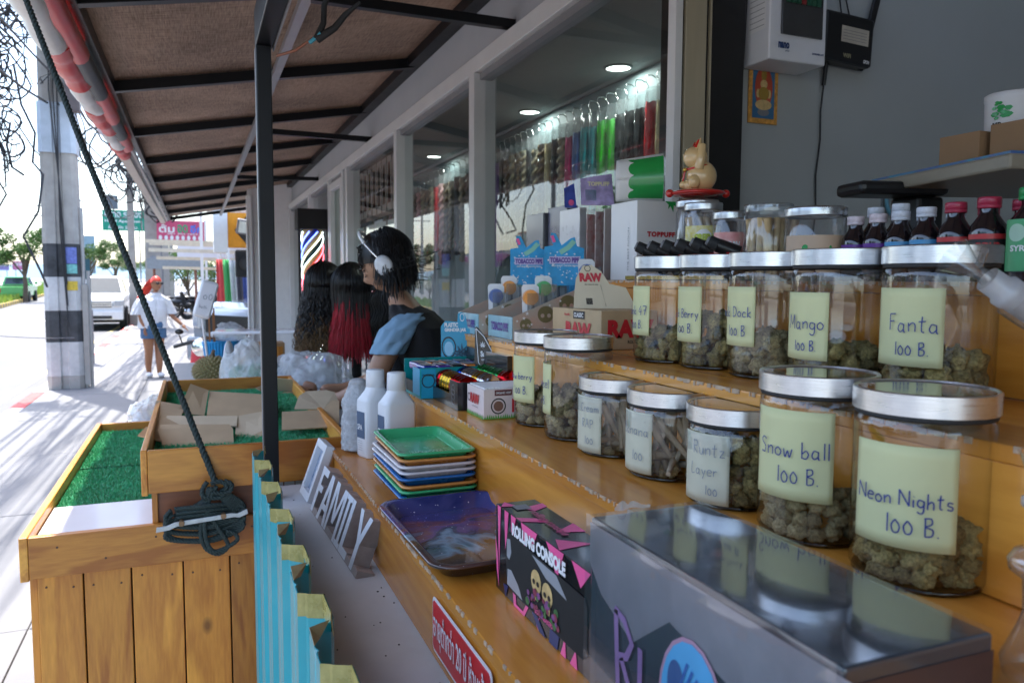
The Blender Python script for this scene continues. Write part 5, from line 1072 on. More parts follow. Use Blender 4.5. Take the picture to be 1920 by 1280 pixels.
# ================================================================ TOBACCO PIPE DISPLAYS (third step)
tp_s = pm('pipe box pale side', (.42,.48,.42), .35, var=.3, scale=9, col2=(.62,.30,.20)); tp_f = pm('pipe box teal front', (.30,.52,.58), .35, var=.3, scale=12); tp_c = pm('starry blue card', (.03,.33,.62), .35, var=.25, scale=30); star_m = M['ink_w']
def star(f, u, v, s, mat, par, w=.0006, g=None):
    P = [(u+(s if k % 2 == 0 else s*.42)*cos(pi/2+k*pi/5), v+(s if k % 2 == 0 else s*.42)*sin(pi/2+k*pi/5)) for k in range(10)]; (g).quad(*[f(p[0], p[1], w) for p in P])
def tobacco(x0, y0, label, hl, seed):
    rr = random.Random(seed); w, d, h = .186, .135, .118; z0 = 1.4805
    t = thing('pipe_display', label, 'display box', (x0+w/2, y0+d/2, z0))
    # outline of the slanted side: low at the front (-X), high at the back (+X)
    def sd(y): return [(x0,y,z0),(x0+w,y,z0),(x0+w,y,z0+h),(x0,y,z0+.045)]
    for yy, nm in ((y0,'near_side'),(y0+d,'far_side')):
        g = G(); a = sd(yy); b = sd(yy+.0015); g.add(a+b, [(0,1,2,3),(7,6,5,4),(0,4,5,1),(1,5,6,2),(2,6,7,3),(3,7,4,0)]); g.build(nm, tp_s, t)
    G().box(x0-.0015,x0,y0,y0+d+.0015,z0,z0+.045).build('front_lip', tp_f, t); G().box(x0+w,x0+w+.0015,y0,y0+d,z0,z0+h+.01).build('back', tp_c, t); G().box(x0,x0+w,y0+.0016,y0+d-.0001,z0,z0+.003).build('base', tp_f, t)
    f = side(x0-.0015, y0+d, z0); text('TOBACCO PIPE', f, .02, .014, .095, .018, .05, t, pm('violet lettering', (.12,.06,.28), .4) if 'violet lettering' not in bpy.data.materials else bpy.data.materials['violet lettering'])
    fs = front(x0, y0, z0); skm = bpy.data.materials.get('olive skull print') or pm('olive skull print', (.20,.17,.08), .4); g2 = G(); 
    for (u, v, r) in ((.028,.030,.013),(.072,.050,.018),(.122,.070,.020),(.1,.018,.011)):
        disc(fs, u, v, r, skm, t, 'skull_print', .0003, r*.95)
        for s_ in (-1,1): disc(fs, u+s_*r*.4, v-r*.15, r*.24, tp_s, t, 'eye_print', .0006, None, 12)
    for k in range(16): u = rr.uniform(.005,.145); star(fs, u, rr.uniform(.004,.04+u*.4), rr.uniform(.002,.005), star_m, t, .0005, g2)
    g2.build('star_print', star_m, t)
    # header card, standing up at the back, facing the camera
    fb_ = plane((x0+w-.085, y0+d*.5, z0+h-.01), (.94,-.34,0), (.05,.16,1)); f = lambda u, v, w=0: fb_(u*.82, v*.80, w); shape = [(0,0),(.098,0),(.104,.10),(.085,.106),(.080,.130),(.070,.128),(.045,.108),(.030,.140),(.018,.142),(.016,.128),(.024,.108),(0,.104)]
    G().prism(shape, lambda u, v, w_: f(u, v, w_-.0025), .0025).build('header_card', tp_c, t); g3 = G()
    for k in range(44): star(f, rr.uniform(.006,.094), rr.uniform(.004,.095), rr.uniform(.0015,.004), star_m, t, .0004, g3)
    g3.build('star_print', star_m, t); G().quad(f(.012,.058,.0007),f(.092,.058,.0007),f(.092,.078,.0007),f(.012,.078,.0007)).build('title_band', pm('lilac band', (.5,.45,.65), .4) if 'lilac band' not in bpy.data.materials else bpy.data.materials['lilac band'], t)
    text('TOBACCO PIPE', f, .014, .061, .076, .014, .06, t, bpy.data.materials['violet lettering']); text('HIGH QUALITY FASHION DESIGN', f, .018, .050, .068, .005, .03, t, M['ink_w'])
    g = G(); g.ribbon([(.040,.088),(.062,.102),(.078,.120)], .013, lambda u, v: f(u, v, .0010)); g.build('pipe_print', pm('mint print', (.25,.55,.42), .4) if 'mint print' not in bpy.data.materials else bpy.data.materials['mint print'], t)
    g = G(); g.ribbon([(.020,.134),(.026,.116)], .008, lambda u, v: f(u, v, .0010)); g.build('pipe_print', M['pink'], t)
    for k in range(hl):
        c = ['green','orange','blue','green'][(k*3+seed) % 4]; px, py = x0+.052+.044*k, y0+.028+.03*(k % 3)
        o = thing('tobacco_pipe', f'blister-packed pipe with {c} cap, {ordn[k]} from the left in the {"nearer" if seed == 1 else "farther"} pipe display', 'pipe', (px,py,z0+.004), 'blister-packed pipes in the displays')
        cm2 = bpy.data.materials.get(c+' cap') or pm(c+' cap', dict(green=(.02,.42,.10), orange=(.85,.30,.02), blue=(.03,.10,.35))[c], .3, coat=.4)
        ff = plane((px-.016,py+.004,z0+.010), (.95,-.30,0), (0,.1,1)); hh = .095+.018*k
        G().prism([(0,0),(.036,0),(.036,hh),(.030,hh+.006),(.004,hh+.006),(0,hh)], lambda u, v, w_: ff(u, v, w_-.0008), .0008).build('backing_card', M['paperwhite'], o)
        c_ = ff(.017, hh-.022, .010); n_ = V((-.30,-.95,0)).normalized()
        G().tube([c_+n_*-.006, c_+n_*.010], [.0165,.0155], 20).build('cap', cm2, o); G().tube([c_+n_*.0101, c_+n_*.0105], [.0120,.0120], 16).build('cap_face', cm2, o)
        G().tube([ff(.017,.012,.010), ff(.017,hh-.036,.010)], .0075, 10).build('stem', pm('smoky stem', (.12,.13,.14), .1, coat=.5) if 'smoky stem' not in bpy.data.materials else bpy.data.materials['smoky stem'], o)
        G().box(px-.017,px+.019,py-.020,py-.0195,z0+.012,z0+hh-.002).build('blister', M['filmclear'], o)
tobacco(.585, 1.43, 'sloping display box reading TOBACCO PIPE, nearer of the two, blue starry header card', 4, 1)
tobacco(.565, 1.575, 'sloping display box reading TOBACCO PIPE, farther of the two, behind the other', 3, 2)
# RAW classic box with open lid card
kr_ = pm('kraft card', (.50,.36,.20), .65, var=.08, scale=20)
x0, x1, y0, y1, z0, z1 = .640, .752, 1.165, 1.36, 1.4805, 1.548
t = bx('rolling_paper_box', 'tan kraft box of classic rolling papers with red RAW letters and slanted open lid', 'box', x0, x1, y0, y1, z0, z1, kr_)
f = front(x0,y0,z0); text('RAW', f, .012, .020, .092, .032, .06, t, M['red']); text('ROLLING PAPERS', f, .052, .010, .05, .006, .02, t, M['ink_k'])
f = side(x0,y1,z0); text('RAW', f, .06, .014, .10, .030, .06, t, M['red']); poly(f, [(.09,.050),(.135,.050),(.135,.064),(.09,.064)], M['ink_k'], t, 'title_band', .0002); text('CLASSIC', f, .094, .053, .037, .008, .03, t, M['ink_w']); text('Rawlife', f, .055, .054, .022, .005, .02, t, M['red'])
crd = pm('cream lid card', (.66,.56,.38), .55, var=.05)
fr_ = plane((.650,1.29,1.545), (.88,-.47,0), (.0,.25,1)); f = lambda u, v, w=0: fr_(u*.84, v*.86, w); G().prism([(0,0),(.140,0),(.120,.050),(.085,.058),(.070,.085),(.050,.100),(.030,.098),(.012,.070),(.004,.03)], lambda u, v, w: f(u, v, w-.002), .002).build('lid_card', crd, t)
text('RAW', f, .020, .062, .050, .020, .07, t, M['red']); text('the natural way', f, .030, .054, .03, .004, .02, t, M['ink_k']); poly(f, [(.03,.012),(.044,.012),(.044,.026),(.03,.026)], M['ink_k'], t, 'square_print'); poly(f, [(.072,.008),(.0735,.008),(.066,.056),(.0645,.056)], M['ink_k'], t, 'fold_line')
disc(f, .040, .092, .007, M['ink_k'], t, 'seal', .0004, None, 20, .8)

# ================================================================ TRAYS
def tray(name, label, cx, cy, z, w, d, h, mat, rz=0, rim=.010, group=None, lr=.022, inner=None):
    t = thing(name, label, 'tray', (0,0,0), group); n = 48
    def rr_(sx, sy, r, k):
        a = 2*pi*k/n; c, s = cos(a), sin(a); x_ = (sx-r)*(1 if c > 0 else -1)+r*c; y_ = (sy-r)*(1 if s > 0 else -1)+r*s; return x_, y_
    lv = [(w/2, d/2, lr, h-.0035),(w/2+.0012, d/2+.0012, lr, h-.001),(w/2, d/2, lr, h),(w/2-rim*.55, d/2-rim*.55, lr*.85, h),(w/2-rim*.8, d/2-rim*.8, lr*.8, h-.002),(w/2-rim*1.5, d/2-rim*1.5, lr*.6, .0022),(w/2-rim*1.5-.004, d/2-rim*1.5-.004, lr*.55, .0016)]
    vs = []; fs = []
    for (sx, sy, r, zz) in lv:
        for k in range(n): x_, y_ = rr_(sx, sy, r, k); vs.append((x_, y_, zz))
    for i in range(len(lv)-1):
        for k in range(n): fs.append((i*n+k, i*n+(k+1) % n, (i+1)*n+(k+1) % n, (i+1)*n+k))
    g = G(); g.add(vs, fs, True); g.add(vs[-n:], [tuple(range(n))]); g.build('pan', mat, t, solid=.0014)
    if inner:
        vs = []
        for k in range(n): x_, y_ = rr_(w/2-rim*1.5-.004, d/2-rim*1.5-.004, lr*.55, k); vs.append((x_, y_, .0029))
        G().add(vs, [tuple(range(n))]).build('printed_base', inner, t)
    t.location = (cx,cy,z); t.rotation_euler = (0,0,rz); return t
tc_ = {'green': (.05,.42,.17), 'orange': (.62,.25,.06), 'white': (.66,.62,.64), 'blue': (.01,.14,.42)}
tm_ = {k: pm(k+' tray plastic', c, .25, var=.06, scale=40, coat=.3) for k, c in tc_.items()}
stack = ['blue','green','orange','blue','white','white','orange','green']
desc = ['blue tray at the very bottom of the tray stack','green tray second from the bottom of the stack','orange tray third from the bottom, tilted slightly','blue tray in the middle of the stack','lower of the two white trays in the stack','upper of the two white trays in the stack','orange tray just under the top green one','green tray on top of the stack with an embossed emblem']
pr = {}
for i, c in enumerate(stack):
    z = 1.2425+i*.0101; dx, dy, a = random.uniform(-.002,.002), random.uniform(-.002,.002), RD(random.uniform(-1.5,1.5))
    if c not in pr: pr[c] = o = tray('rolling_tray', desc[i], .352+dx, 1.268+dy, z, .126, .215, .015, tm_[c], a, .009, 'stacked rolling trays', .016)
    else: o = dup(pr[c], (.352+dx, 1.268+dy, z), a, desc[i])
    if i == 2: o.rotation_euler.x = RD(1.0)
top = o; ft = plane((.360,1.20,1.3116), (.97,.2,0), (-.2,.97,0), 0)
em = G(); vsx = text('BACKWOODS', lambda u, v: V((u, v, 0)), -.028, -.055, .052, .018, .03, None, None, g=em); em.ribbon([(-.032,-.058),(.028,-.058),(.03,-.032),(-.030,-.032),(-.032,-.058)], .001, lambda u, v: V((u, v, 0)))
em.v = [V((p.x, p.y, .0034)) for p in em.v]; ORG[top] = V((0,0,0)); em.build('emblem', pm('pale emblem', (.25,.62,.42), .35), top)
def galaxy():
    m = bpy.data.materials.new('galaxy print'); n, l, b = nt(m); tc = n.new('ShaderNodeTexCoord')
    a = n.new('ShaderNodeTexNoise'); a.inputs['Scale'].default_value = 7; a.inputs['Detail'].default_value = 10; a.inputs['Distortion'].default_value = 1.0; l.new(tc.outputs['Object'], a.inputs[0])
    sp_ = n.new('ShaderNodeSeparateXYZ'); l.new(tc.outputs['Object'], sp_.inputs[0]); ma = n.new('ShaderNodeMath'); ma.operation = 'MULTIPLY_ADD'; ma.inputs[1].default_value = 2.2; l.new(sp_.outputs[1], ma.inputs[0]); l.new(a.outputs[0], ma.inputs[2])
    rp = n.new('ShaderNodeValToRGB'); l.new(ma.outputs[0], rp.inputs[0]); e = rp.color_ramp.elements
    e[0].position = .2; e[0].color = (.10,.05,.04,1); e[1].position = .95; e[1].color = (.02,.03,.20,1)
    for p, c in ((.30,(.04,.03,.03)),(.38,(.14,.07,.03)),(.44,(.22,.34,.44)),(.50,(.04,.06,.10)),(.56,(.16,.09,.22)),(.62,(.22,.08,.07)),(.70,(.07,.06,.20)),(.78,(.05,.06,.20)),(.85,(.02,.03,.14))): q_ = e.new(p); q_.color = (*c, 1)
    w = n.new('ShaderNodeTexNoise'); w.inputs['Scale'].default_value = 320; w.inputs['Detail'].default_value = 0; l.new(tc.outputs['Object'], w.inputs[0]); r2 = n.new('ShaderNodeMapRange'); r2.inputs[1].default_value = .80; r2.inputs[2].default_value = .86; l.new(w.outputs[0], r2.inputs[0])
    mx = n.new('ShaderNodeMix'); mx.data_type = 'RGBA'; l.new(r2.outputs[0], mx.inputs['Factor']); l.new(rp.outputs[0], mx.inputs['A']); mx.inputs['B'].default_value = (.7,.7,.8,1); l.new(mx.outputs['Result'], b.inputs['Base Color'])
    b.inputs['Roughness'].default_value = .16; b.inputs['Coat Weight'].default_value = .6; return m
gx = galaxy()
g_t = tray('galaxy_tray', 'metal rolling tray printed with a purple and blue galaxy, jutting over the counter edge', .342, .995, 1.2415, .190, .285, .022, gx, RD(-3), .013, None, .034, gx)
g_t.rotation_euler = (RD(1.2), RD(.0), RD(2))

# ================================================================ BOTTLES ON THE LOWEST STEP
def bottle(x, y, label, rz):
    t = thing('white_bottle', label, 'bottle', (0,0,0), 'white plastic bottles'); z0 = 0; w, d, h = .060, .046, .118
    def sec(s, z, r=.010):
        P = []
        for k in range(24): a = 2*pi*k/24; c, q = cos(a), sin(a); P.append((((w/2-r)*(1 if c > 0 else -1)+r*c)*s, ((d/2-r)*(1 if q > 0 else -1)+r*q)*s, z))
        return P
    lv = [sec(.9,0),sec(1,.004),sec(1,h*.82),sec(.985,h*.84),sec(.99,h*.86)]; vs = sum(lv, []); fs = []
    for q, (s, z) in enumerate([(.93,h*.93),(.74,h*1.01),(.5,h*1.06)]):
        f_ = (q+1)/3; P = sec(s, z); vs += [(p[0]*(1-f_)+.0165*cos(2*pi*k/24)*f_, p[1]*(1-f_)+.0165*sin(2*pi*k/24)*f_, z) for k, p in enumerate(P)]
    n = len(vs)//24; fs = [(i*24+k, i*24+(k+1) % 24, (i+1)*24+(k+1) % 24, (i+1)*24+k) for i in range(n-1) for k in range(24)]
    g = G(); g.add(vs, fs, True); g.add(vs[:24][::-1], [tuple(range(24))]); g.build('body', M['plwhite'], t)
    G().lathe([(.0165,h*1.055),(.0175,h*1.06),(.0165,h*1.30),(.0155,h*1.315),(0,h*1.318)], (0,0,0), 32).build('cap', M['plwhite'], t)
    g = G(); g.box(-w/2-.0008,-w/2-.0002,-d/2+.009,d/2-.009,.035,.082).build('label', pm('slate label', (.07,.11,.18), .5) if 'slate label' not in bpy.data.materials else bpy.data.materials['slate label'], t)
    f = plane((-w/2-.0008,d/2-.010,0), (0,-1,0), (0,0,1)); text('SPA', f, .004, .05, .018, .010, .02, t, M['ink_w'])
    for k in range(5): poly(f, [(.003,.030-k*.004),(.02,.030-k*.004),(.02,.0305-k*.004),(.003,.0305-k*.004)], M['gsteel'], t, 'fine_print')
    t.location = (x,y,1.2405); t.rotation_euler = (0,0,rz); return t
M['plwhite'] = pm('white plastic', (.72,.73,.75), .35, var=.02)
b0 = bottle(.362,1.490, 'white square-shouldered bottle standing directly behind the tray stack', RD(10)); b0.scale = (1.1,1.1,1.14); dup(b0, (.333,1.552,1.2405), RD(16), 'white bottle with a dark blue label between the wrapped bottle and the tray stack')
t = thing('wrapped_bottle', 'bottle bundled in bubble wrap at the far end of the lowest step', 'bottle', (.308,1.605,1.2405))
G().surf(lambda u, v: V((.308+(.034*(1-.55*max(0,v-.72)/.28)+.004*mnoise.noise(V((cos(u*2*pi)*2,sin(u*2*pi)*2,v*6)))+.0012*sin(u*70)*sin(v*60))*cos(u*2*pi)*min(1,v*20+.3), 1.605+(.030*(1-.55*max(0,v-.72)/.28)+.004*mnoise.noise(V((cos(u*2*pi)*2,sin(u*2*pi)*2,v*6+4))))*sin(u*2*pi)*min(1,v*20+.3), 1.2405+.148*v)), 70, 60).build('bubble_wrap', pm('bubble wrap', (.60,.62,.65), .25, var=.25, scale=60, bump=.6, bscale=260, trans=.3), t)
G().ball((.308,1.605,1.386), .018, 14, None, (1,1,.5)).build('wrapped_top', bpy.data.materials['bubble wrap'], t)

# ================================================================ DECK: FRAME AND FAMILY LETTERS
mdf = pm('raw fibreboard edge', (.36,.30,.27), .85, var=.12, scale=60); wp = pm('white painted fibreboard', (.70,.71,.73), .5, var=.02)
def lean(x, y, z, ty, deg=20):   # local u along -Y (towards camera), v up the leaning face, w outwards (-X)
    a = RD(deg); ux = V((.040,-1,0)).normalized(); uv = V((sin(a),0.0,cos(a))).normalized(); n = ux.cross(uv).normalized()
    return lambda u, v, w=0: V((x,y,z))+ux*u+uv*v+n*w
t = thing('word_sign', 'white cut-out letters reading FAMILY leaning against the counter', 'letter sign', (.22,1.35,1.131))
fl_ = lean(.205,1.585,1.133,0,19); LH = .092
def letters(ch, u0, w):
    s = .0185; L = {
     'F': [[(0,0),(s,0),(s,LH),(0,LH)],[(s,LH-.014),(w,LH-.014),(w,LH),(s,LH)],[(s,LH*.48),(w*.8,LH*.48),(w*.8,LH*.62),(s,LH*.62)]],
     'A': [[(0,0),(s,0),(w/2+s*.35,LH),(w/2-s*.6,LH)],[(w-s,0),(w,0),(w/2+s*.6,LH),(w/2-s*.35,LH)],[(w*.28,LH*.26),(w*.74,LH*.26),(w*.70,LH*.38),(w*.32,LH*.38)]],
     'M': [[(0,0),(s*.8,0),(s*.9,LH),(0,LH)],[(w-s*.8,0),(w,0),(w,LH),(w-s*.9,LH)],[(s*.6,LH),(s*1.3,LH),(w/2+s*.4,LH*.25),(w/2-s*.4,LH*.25)],[(w-s*1.3,LH),(w-s*.6,LH),(w/2+s*.4,LH*.25),(w/2-s*.4,LH*.25)]],
     'I': [[(w*.3,0),(w*.7,0),(w*.7,LH),(w*.3,LH)],[(0,LH-.009),(w,LH-.009),(w,LH),(0,LH)],[(0,0),(w,0),(w,.009),(0,.009)]],
     'L': [[(0,0),(s,0),(s,LH),(0,LH)],[(s,0),(w,0),(w,.013),(s,.013)]],
     'Y': [[(w/2-s*.5,0),(w/2+s*.5,0),(w/2+s*.5,LH*.5),(w/2-s*.5,LH*.5)],[(0,LH),(s,LH),(w/2+s*.5,LH*.42),(w/2-s*.4,LH*.42)],[(w-s,LH),(w,LH),(w/2+s*.4,LH*.42),(w/2-s*.5,LH*.42)]]}
    return L[ch]
u = 0
for ch, w in zip('FAMILY', (.056,.074,.090,.038,.054,.076)):
    g = G(); gf = G()
    for k, pts in enumerate(letters(ch, 0, w)):
        P = [(u+p[0], p[1]) for p in pts]; ar = sum(P[i][0]*P[(i+1) % len(P)][1]-P[(i+1) % len(P)][0]*P[i][1] for i in range(len(P)))
        if ar < 0: P = P[::-1]
        g.prism(P, lambda a, b, c, k=k: fl_(a, b, c+.00004*k), -.028); gf.quad(*[fl_(p[0], p[1], .0006+.00006*k) for p in P])
    l_ = g.build('letter', mdf, t); gf.build('painted_face', wp, l_); u += w+.0015
G().prism([(-.004,-.002),(u,-.002),(u,.010),(-.004,.010)], lambda a, b, c: fl_(a, b, c-.0002), -.029).build('base_bar', mdf, t)
t = thing('framed_picture', 'small white picture frame with a blue print leaning beside the FAMILY letters', 'picture frame', (.22,1.66,1.131))
ff_ = lean(.200,1.728,1.133,0,20)
for P in ([(0,0),(.095,0),(.080,.016),(.015,.016)],[(.095,0),(.095,.125),(.080,.109),(.080,.016)],[(.095,.125),(0,.125),(.015,.109),(.080,.109)],[(0,.125),(0,0),(.015,.016),(.015,.109)]):
    G().prism(P, lambda a, b, c: ff_(a, b, c), -.018).build('frame_side', wp, t, bev=.001)
G().prism([(.015,.016),(.080,.016),(.080,.109),(.015,.109)], lambda a, b, c: ff_(a, b, c-.014), .002).build('picture', pm('blue flowery print', (.10,.17,.30), .3, var=.6, scale=60, col2=(.5,.55,.65)), t)
G().prism([(.001,.001),(.094,.001),(.094,.124),(.001,.124)], lambda a, b, c: ff_(a, b, c-.0182), -.002).build('backing', mdf, t)
# red Thai age notice on the lowest riser
t = thing('age_notice', 'red plate with white Thai lettering and 20 fixed to the front of the lowest step', 'sign', (.261,.80,1.16))
f = side(.2595, .885, 1.149); 
def rrect(f, u0, v0, w, h, r, mat, name, par, lift):
    P = [(u0+(w-r if c > 0 else r)+r*c_, v0+(h-r if s > 0 else r)+r*s_) for (c, s, c_, s_) in [(cos(a), sin(a), cos(a), sin(a)) for a in [RD(x) for x in (5,25,45,65,85,95,115,135,155,175,185,205,225,245,265,275,295,315,335,355)]]]
    G().prism(P, lambda a, b, c: f(a, b, c+lift), .0008).build(name, mat, par)
rrect(f, 0, 0, .205, .068, .008, M['paperwhite'], 'plate', t, 0); rrect(f, .004, .004, .197, .060, .006, pm('notice red', (.62,.012,.02), .3), 'red_field', t, .0009)
text('อายุต่ำกว่า 20 ปี ห้ามเข้า', f, .010, .012, .185, .046, .012, t, M['ink_w']).location.x -= .002

# ================================================================ TOP STEP GOODS
t = bx('display_pack', 'tall white pack reading TOPPUFF with a green leafy print at its top edge', 'box', .845, .955, 1.392, 1.50, 1.6005, 1.765, M['paperwhite'])
f = front(.845,1.392,1.6005); text('TOPPUFF', f, .024, .090, .068, .011, .06, t, M['red'], spacing=1.15)
g = G(); g.quad(*[f(*p, .0004) for p in [(.066,.1645),(.100,.1645),(.103,.158),(.094,.160),(.098,.150),(.088,.157),(.087,.142),(.080,.155),(.074,.148),(.075,.158)]]); g.build('leaf_print', M['leafgreen'] if 'leafgreen' in M else M.setdefault('leafgreen', pm('leaf green print', (.02,.34,.07), .25, coat=.5)), t)
f = side(.845,1.50,1.6005); text('THE BEST FUSION', plane((.8448,1.42,1.62),(0,0,1),(0,1,0)), 0, 0, .09, .006, 0, t, M['gsteel'])
t = thing('pineapple_carton', 'curved white carton with a glossy green pineapple-leaf print lying on the TOPPUFF pack', 'carton', (.90,1.44,1.766))
ca_ = V((.88,-.46,.06)).normalized(); cn_ = V((-.46,-.88,0)).normalized()
def crt(u, v):
    a = 2*pi*v; R = .040+.008*u; return V((.856,1.500,1.816))+ca_*(.100*u)+cn_*(R*.72*cos(a))+V((0,0,R*1.08*sin(a)))
G().surf(crt, 12, 44).build('carton_wall', M['paperwhite'], t, solid=.001); G().surf(lambda u, v: crt(.36+.635*u, -.30+.60*v)+cn_*.0016*cos(-1.88+3.77*v), 8, 30).build('green_print', M['leafgreen'], t)
for k in range(4): G().surf(lambda u, v, k=k: crt(.37-.12*u*sin(v*pi)**.5, -.20+.11*k+.11*v)+cn_*.0017*cos(2*pi*(-.20+.11*k+.11*v)), 5, 8).build('leaf_lobe', M['leafgreen'], t)
G().surf(lambda u, v: crt(.93, v).lerp(V((.856,1.500,1.816))+ca_*.093, u*.999), 3, 40).build('carton_end', pm('lilac card', (.52,.48,.54), .6), t)
vs_ = [('gift_card_sleeve','lilac and blue glossy sleeve reading TOPPUFF propped on the packs',.815,1.585,1.770,(.36,.30,.52),'TOPPUFF',(.076,.060)),('gift_card_sleeve','small dark blue sleeve with a pink spot beside the lilac sleeve',.800,1.64,1.768,(.03,.06,.30),None,(.028,.045))]
for nm, lb_, x, y, z, c, tx, (w, h) in vs_:
    t = thing(nm, lb_, 'sleeve', (x,y,z)); f = plane((x,y,z),(.94,-.32,0),(0,.1,1)); G().prism([(0,0),(w,0),(w-.004,h+.012),(0,h)], lambda u, v, q, f=f: f(u, v, q-.003), .003).build('card', pm(lb_[:16], c, .2, var=.4, scale=40, coat=.5), t)
    if tx: text(tx, f, .016, h*.72, .05, .010, .04, t, pm('pale yellow print', (.65,.6,.35), .4)); poly(f, [(.01,.01),(.035,.01),(.035,.035),(.01,.035)], pm('aqua print', (.2,.5,.6), .3), t)
    else: disc(f, .016, .012, .007, M['pink'], t)
for i, (x, y, w, h, c, lb_) in enumerate([(.865,1.86,.075,.175,(.12,.12,.14),'smoky grey plastic file box standing behind the blue folder'),(.875,1.74,.030,.185,(.02,.02,.08),'navy blue upright folder left of the clear packets'),(.870,1.66,.018,.172,(.6,.6,.62),'white upright packet beside the navy folder')]):
    t = bx('upright_pack', lb_, 'folder', x-.02, x-.02+w, y, y+.11, 1.6005, 1.6005+h, pm(lb_[:14], c, .3, var=.1, coat=.3)); G().box(x-.021,x-.021+w,y-.001,y,1.602,1.602+h*.96).build('plastic_cover', M['clear'], t)
for k in range(4):
    t = thing('plastic_packet', f'clear upright packet with {["red","dark red","pale","crimson"][k]} contents, {ordn[k]} right of the navy folder', 'packet', (.862+k*.006,1.64-k*.035,1.6005), 'upright clear packets'); x, y = .860+k*.004, 1.64-k*.035
    G().box(x,x+.028,y,y+.004,1.601,1.755+.004*k).build('contents', pm(f'packet print {k}', [(.40,.05,.04),(.25,.03,.03),(.5,.48,.45),(.5,.08,.06)][k], .3, var=.8, scale=45, col2=(.5,.45,.42)), t); G().surf(lambda u, v, x=x, y=y: V((x-.003+.034*u, y-.003-.002*mnoise.noise(V((u*5,v*9,k))), 1.601+.165*v)), 8, 16).build('film', M['filmclear'], t)
# torch lighters on their stand
t = thing('lighter_stand', 'black counter stand with a gold front strip holding torch lighters', 'stand', (.86,1.17,1.6005)); G().box(.790,.88,1.03,1.34,1.6003,1.608).build('tray', M['black'], t, bev=.002); G().box(.7885,.7895,1.03,1.34,1.602,1.609).build('gold_strip', pm('gold strip', (.5,.35,.08), .25, .9), t)
for k in range(6):
    y = 1.305-k*.046; x = .822; g = G(); t = thing('torch_lighter', f'black pistol-shaped torch lighter, {ordn[k]} from the left in the row', 'lighter', (x,y,1.609), 'black torch lighters in a row')
    G().tube([(x+.03,y-.012,1.612),(x+.018,y-.004,1.628),(x+.008,y+.004,1.645)], [.010,.009,.011], 10).build('grip', M['black'], t); G().tube([(x+.024,y-.008,1.646),(x-.006,y+.010,1.660)], [.013,.012], 12).build('body', M['black'], t)
    n_ = G().tube([(x-.006,y+.010,1.660),(x-.018,y+.018,1.667)], [.0115,.0105], 12).build('nozzle', M['rubber'], t); G().tube([(x-.0182,y+.018,1.667),(x-.021,y+.0195,1.6685)], [.008,.007], 12).build('nozzle_tip', M['gsteel'], n_)
    G().obox((x+.005,y-.009,1.645),(.012,.002,.005)).build('red_mark', M['red'], t); G().tube([(x+.01+.003*sin(q),y-.012,1.64-.004*q) for q in range(7)], .0012, 5).build('chain', M['chrome'], t)
# screw-top tubs
def tub(x, y, r, h, label, lidr=None, lab=None, cones=0, clear_lid=False, conetan=False, z=1.6005, ztop=0):
    t = thing('plastic_tub', label, 'jar', (x,y,z), 'clear plastic tubs'); a_f = atan2(-y, -x)
    G().lathe([(0,.002),(r*.93,.0),(r,.006),(r*1.0,h*.86),(r*.93,h*.90),(r*.93,h)], (x,y,z), 36).build('tub_wall', M['clear'], t)
    lm_ = M['clear'] if clear_lid else M['alu']
    G().lathe([(r*.96,h-.012),(r*1.0,h-.012),(r*1.02,h-.010),(r*1.0,h-.008),(r*1.02,h-.006),(r*1.0,h-.004),(r*1.02,h-.001),(r*.99,h+.002),(r*.9,h+.002),(r*.88,h+.001),(0,h+.001)], (x,y,z), 40).build('screw_lid', lm_, t)
    rr = random.Random(int(x*1000+y*77)); me = conet_me if conetan else cone_me
    for k in range(cones):
        a = a_f+rr.uniform(-1.5,1.5); rad = r*rr.uniform(.35,.82); o = inst(me, 'cone', t, (x+rad*cos(a), y+rad*sin(a), z+h*.42), (rr.uniform(-.22,.22), rr.uniform(-.22,.22), 0), (1.1,1.1,h*.82/.084))
    if lab:
        c, z0, z1, txt, tcol = lab; cm_ = cylmap((x,y), r, a_f-1.1, z+z0); p = G().surf(lambda u, v: cm_(2.2*r*u, (z1-z0)*v), 20, 2).build('label', c, t)
        if txt: text(txt, lambda u, v: cm_(u, v, .0006), .7*r, (z1-z0)*.35, .95*r, (z1-z0)*.4, .06, p, tcol)
    return t
M['alu'] = pm('aluminium screw lid', (.6,.61,.62), .3, .9, var=.06)
tub(.895,1.255,.040,.150,'tall clear tub under the red cushion of the cat figurine')
t_ = tub(.862,1.190,.034,.138,'clear tub of paper cones with yellow GREEN SMILE label', None, (pm('yellow floral label', (.65,.55,.08), .4, var=.5, scale=120, col2=(.72,.70,.45)), .03,.098,None,None), 12)
cm_ = cylmap((.862,1.190), .034, atan2(-1.19,-.862)-.55, 1.645); 
G().surf(lambda u, v: cm_(.020+.017*v*cos(2*pi*u), .026+.021*v*sin(2*pi*u), .0005), 24, 1).build('white_disc', M['ink_w'], t_)
text('GREEN', lambda u, v: cm_(u, v, .0012), .004, .026, .032, .013, .08, t_, pm('lime lettering', (.45,.55,.04), .4)); text('SMILE', lambda u, v: cm_(u, v, .0012), .008, .010, .026, .012, .07, t_, M['leafgreen'])
tub(.858,1.105,.030,.116,'small clear tub with pink strawberry label beside the GREEN SMILE tub', None, (pm('strawberry label', (.75,.25,.25), .4, var=.5, scale=60, col2=(.8,.5,.42)), .02,.082,'BERRY',M['ink_w']))
tub(.858,1.010,.038,.120,'clear lidded tub packed with tan paper cones', None, None, 26, True, True)
tub(.856,.905,.0435,.106,'wide clear tub with a tan label left of the purple syrup bottles', None, (pm('tan label', (.62,.44,.30), .5, var=.05), .012,.066,'Samui',M['leafgreen']))
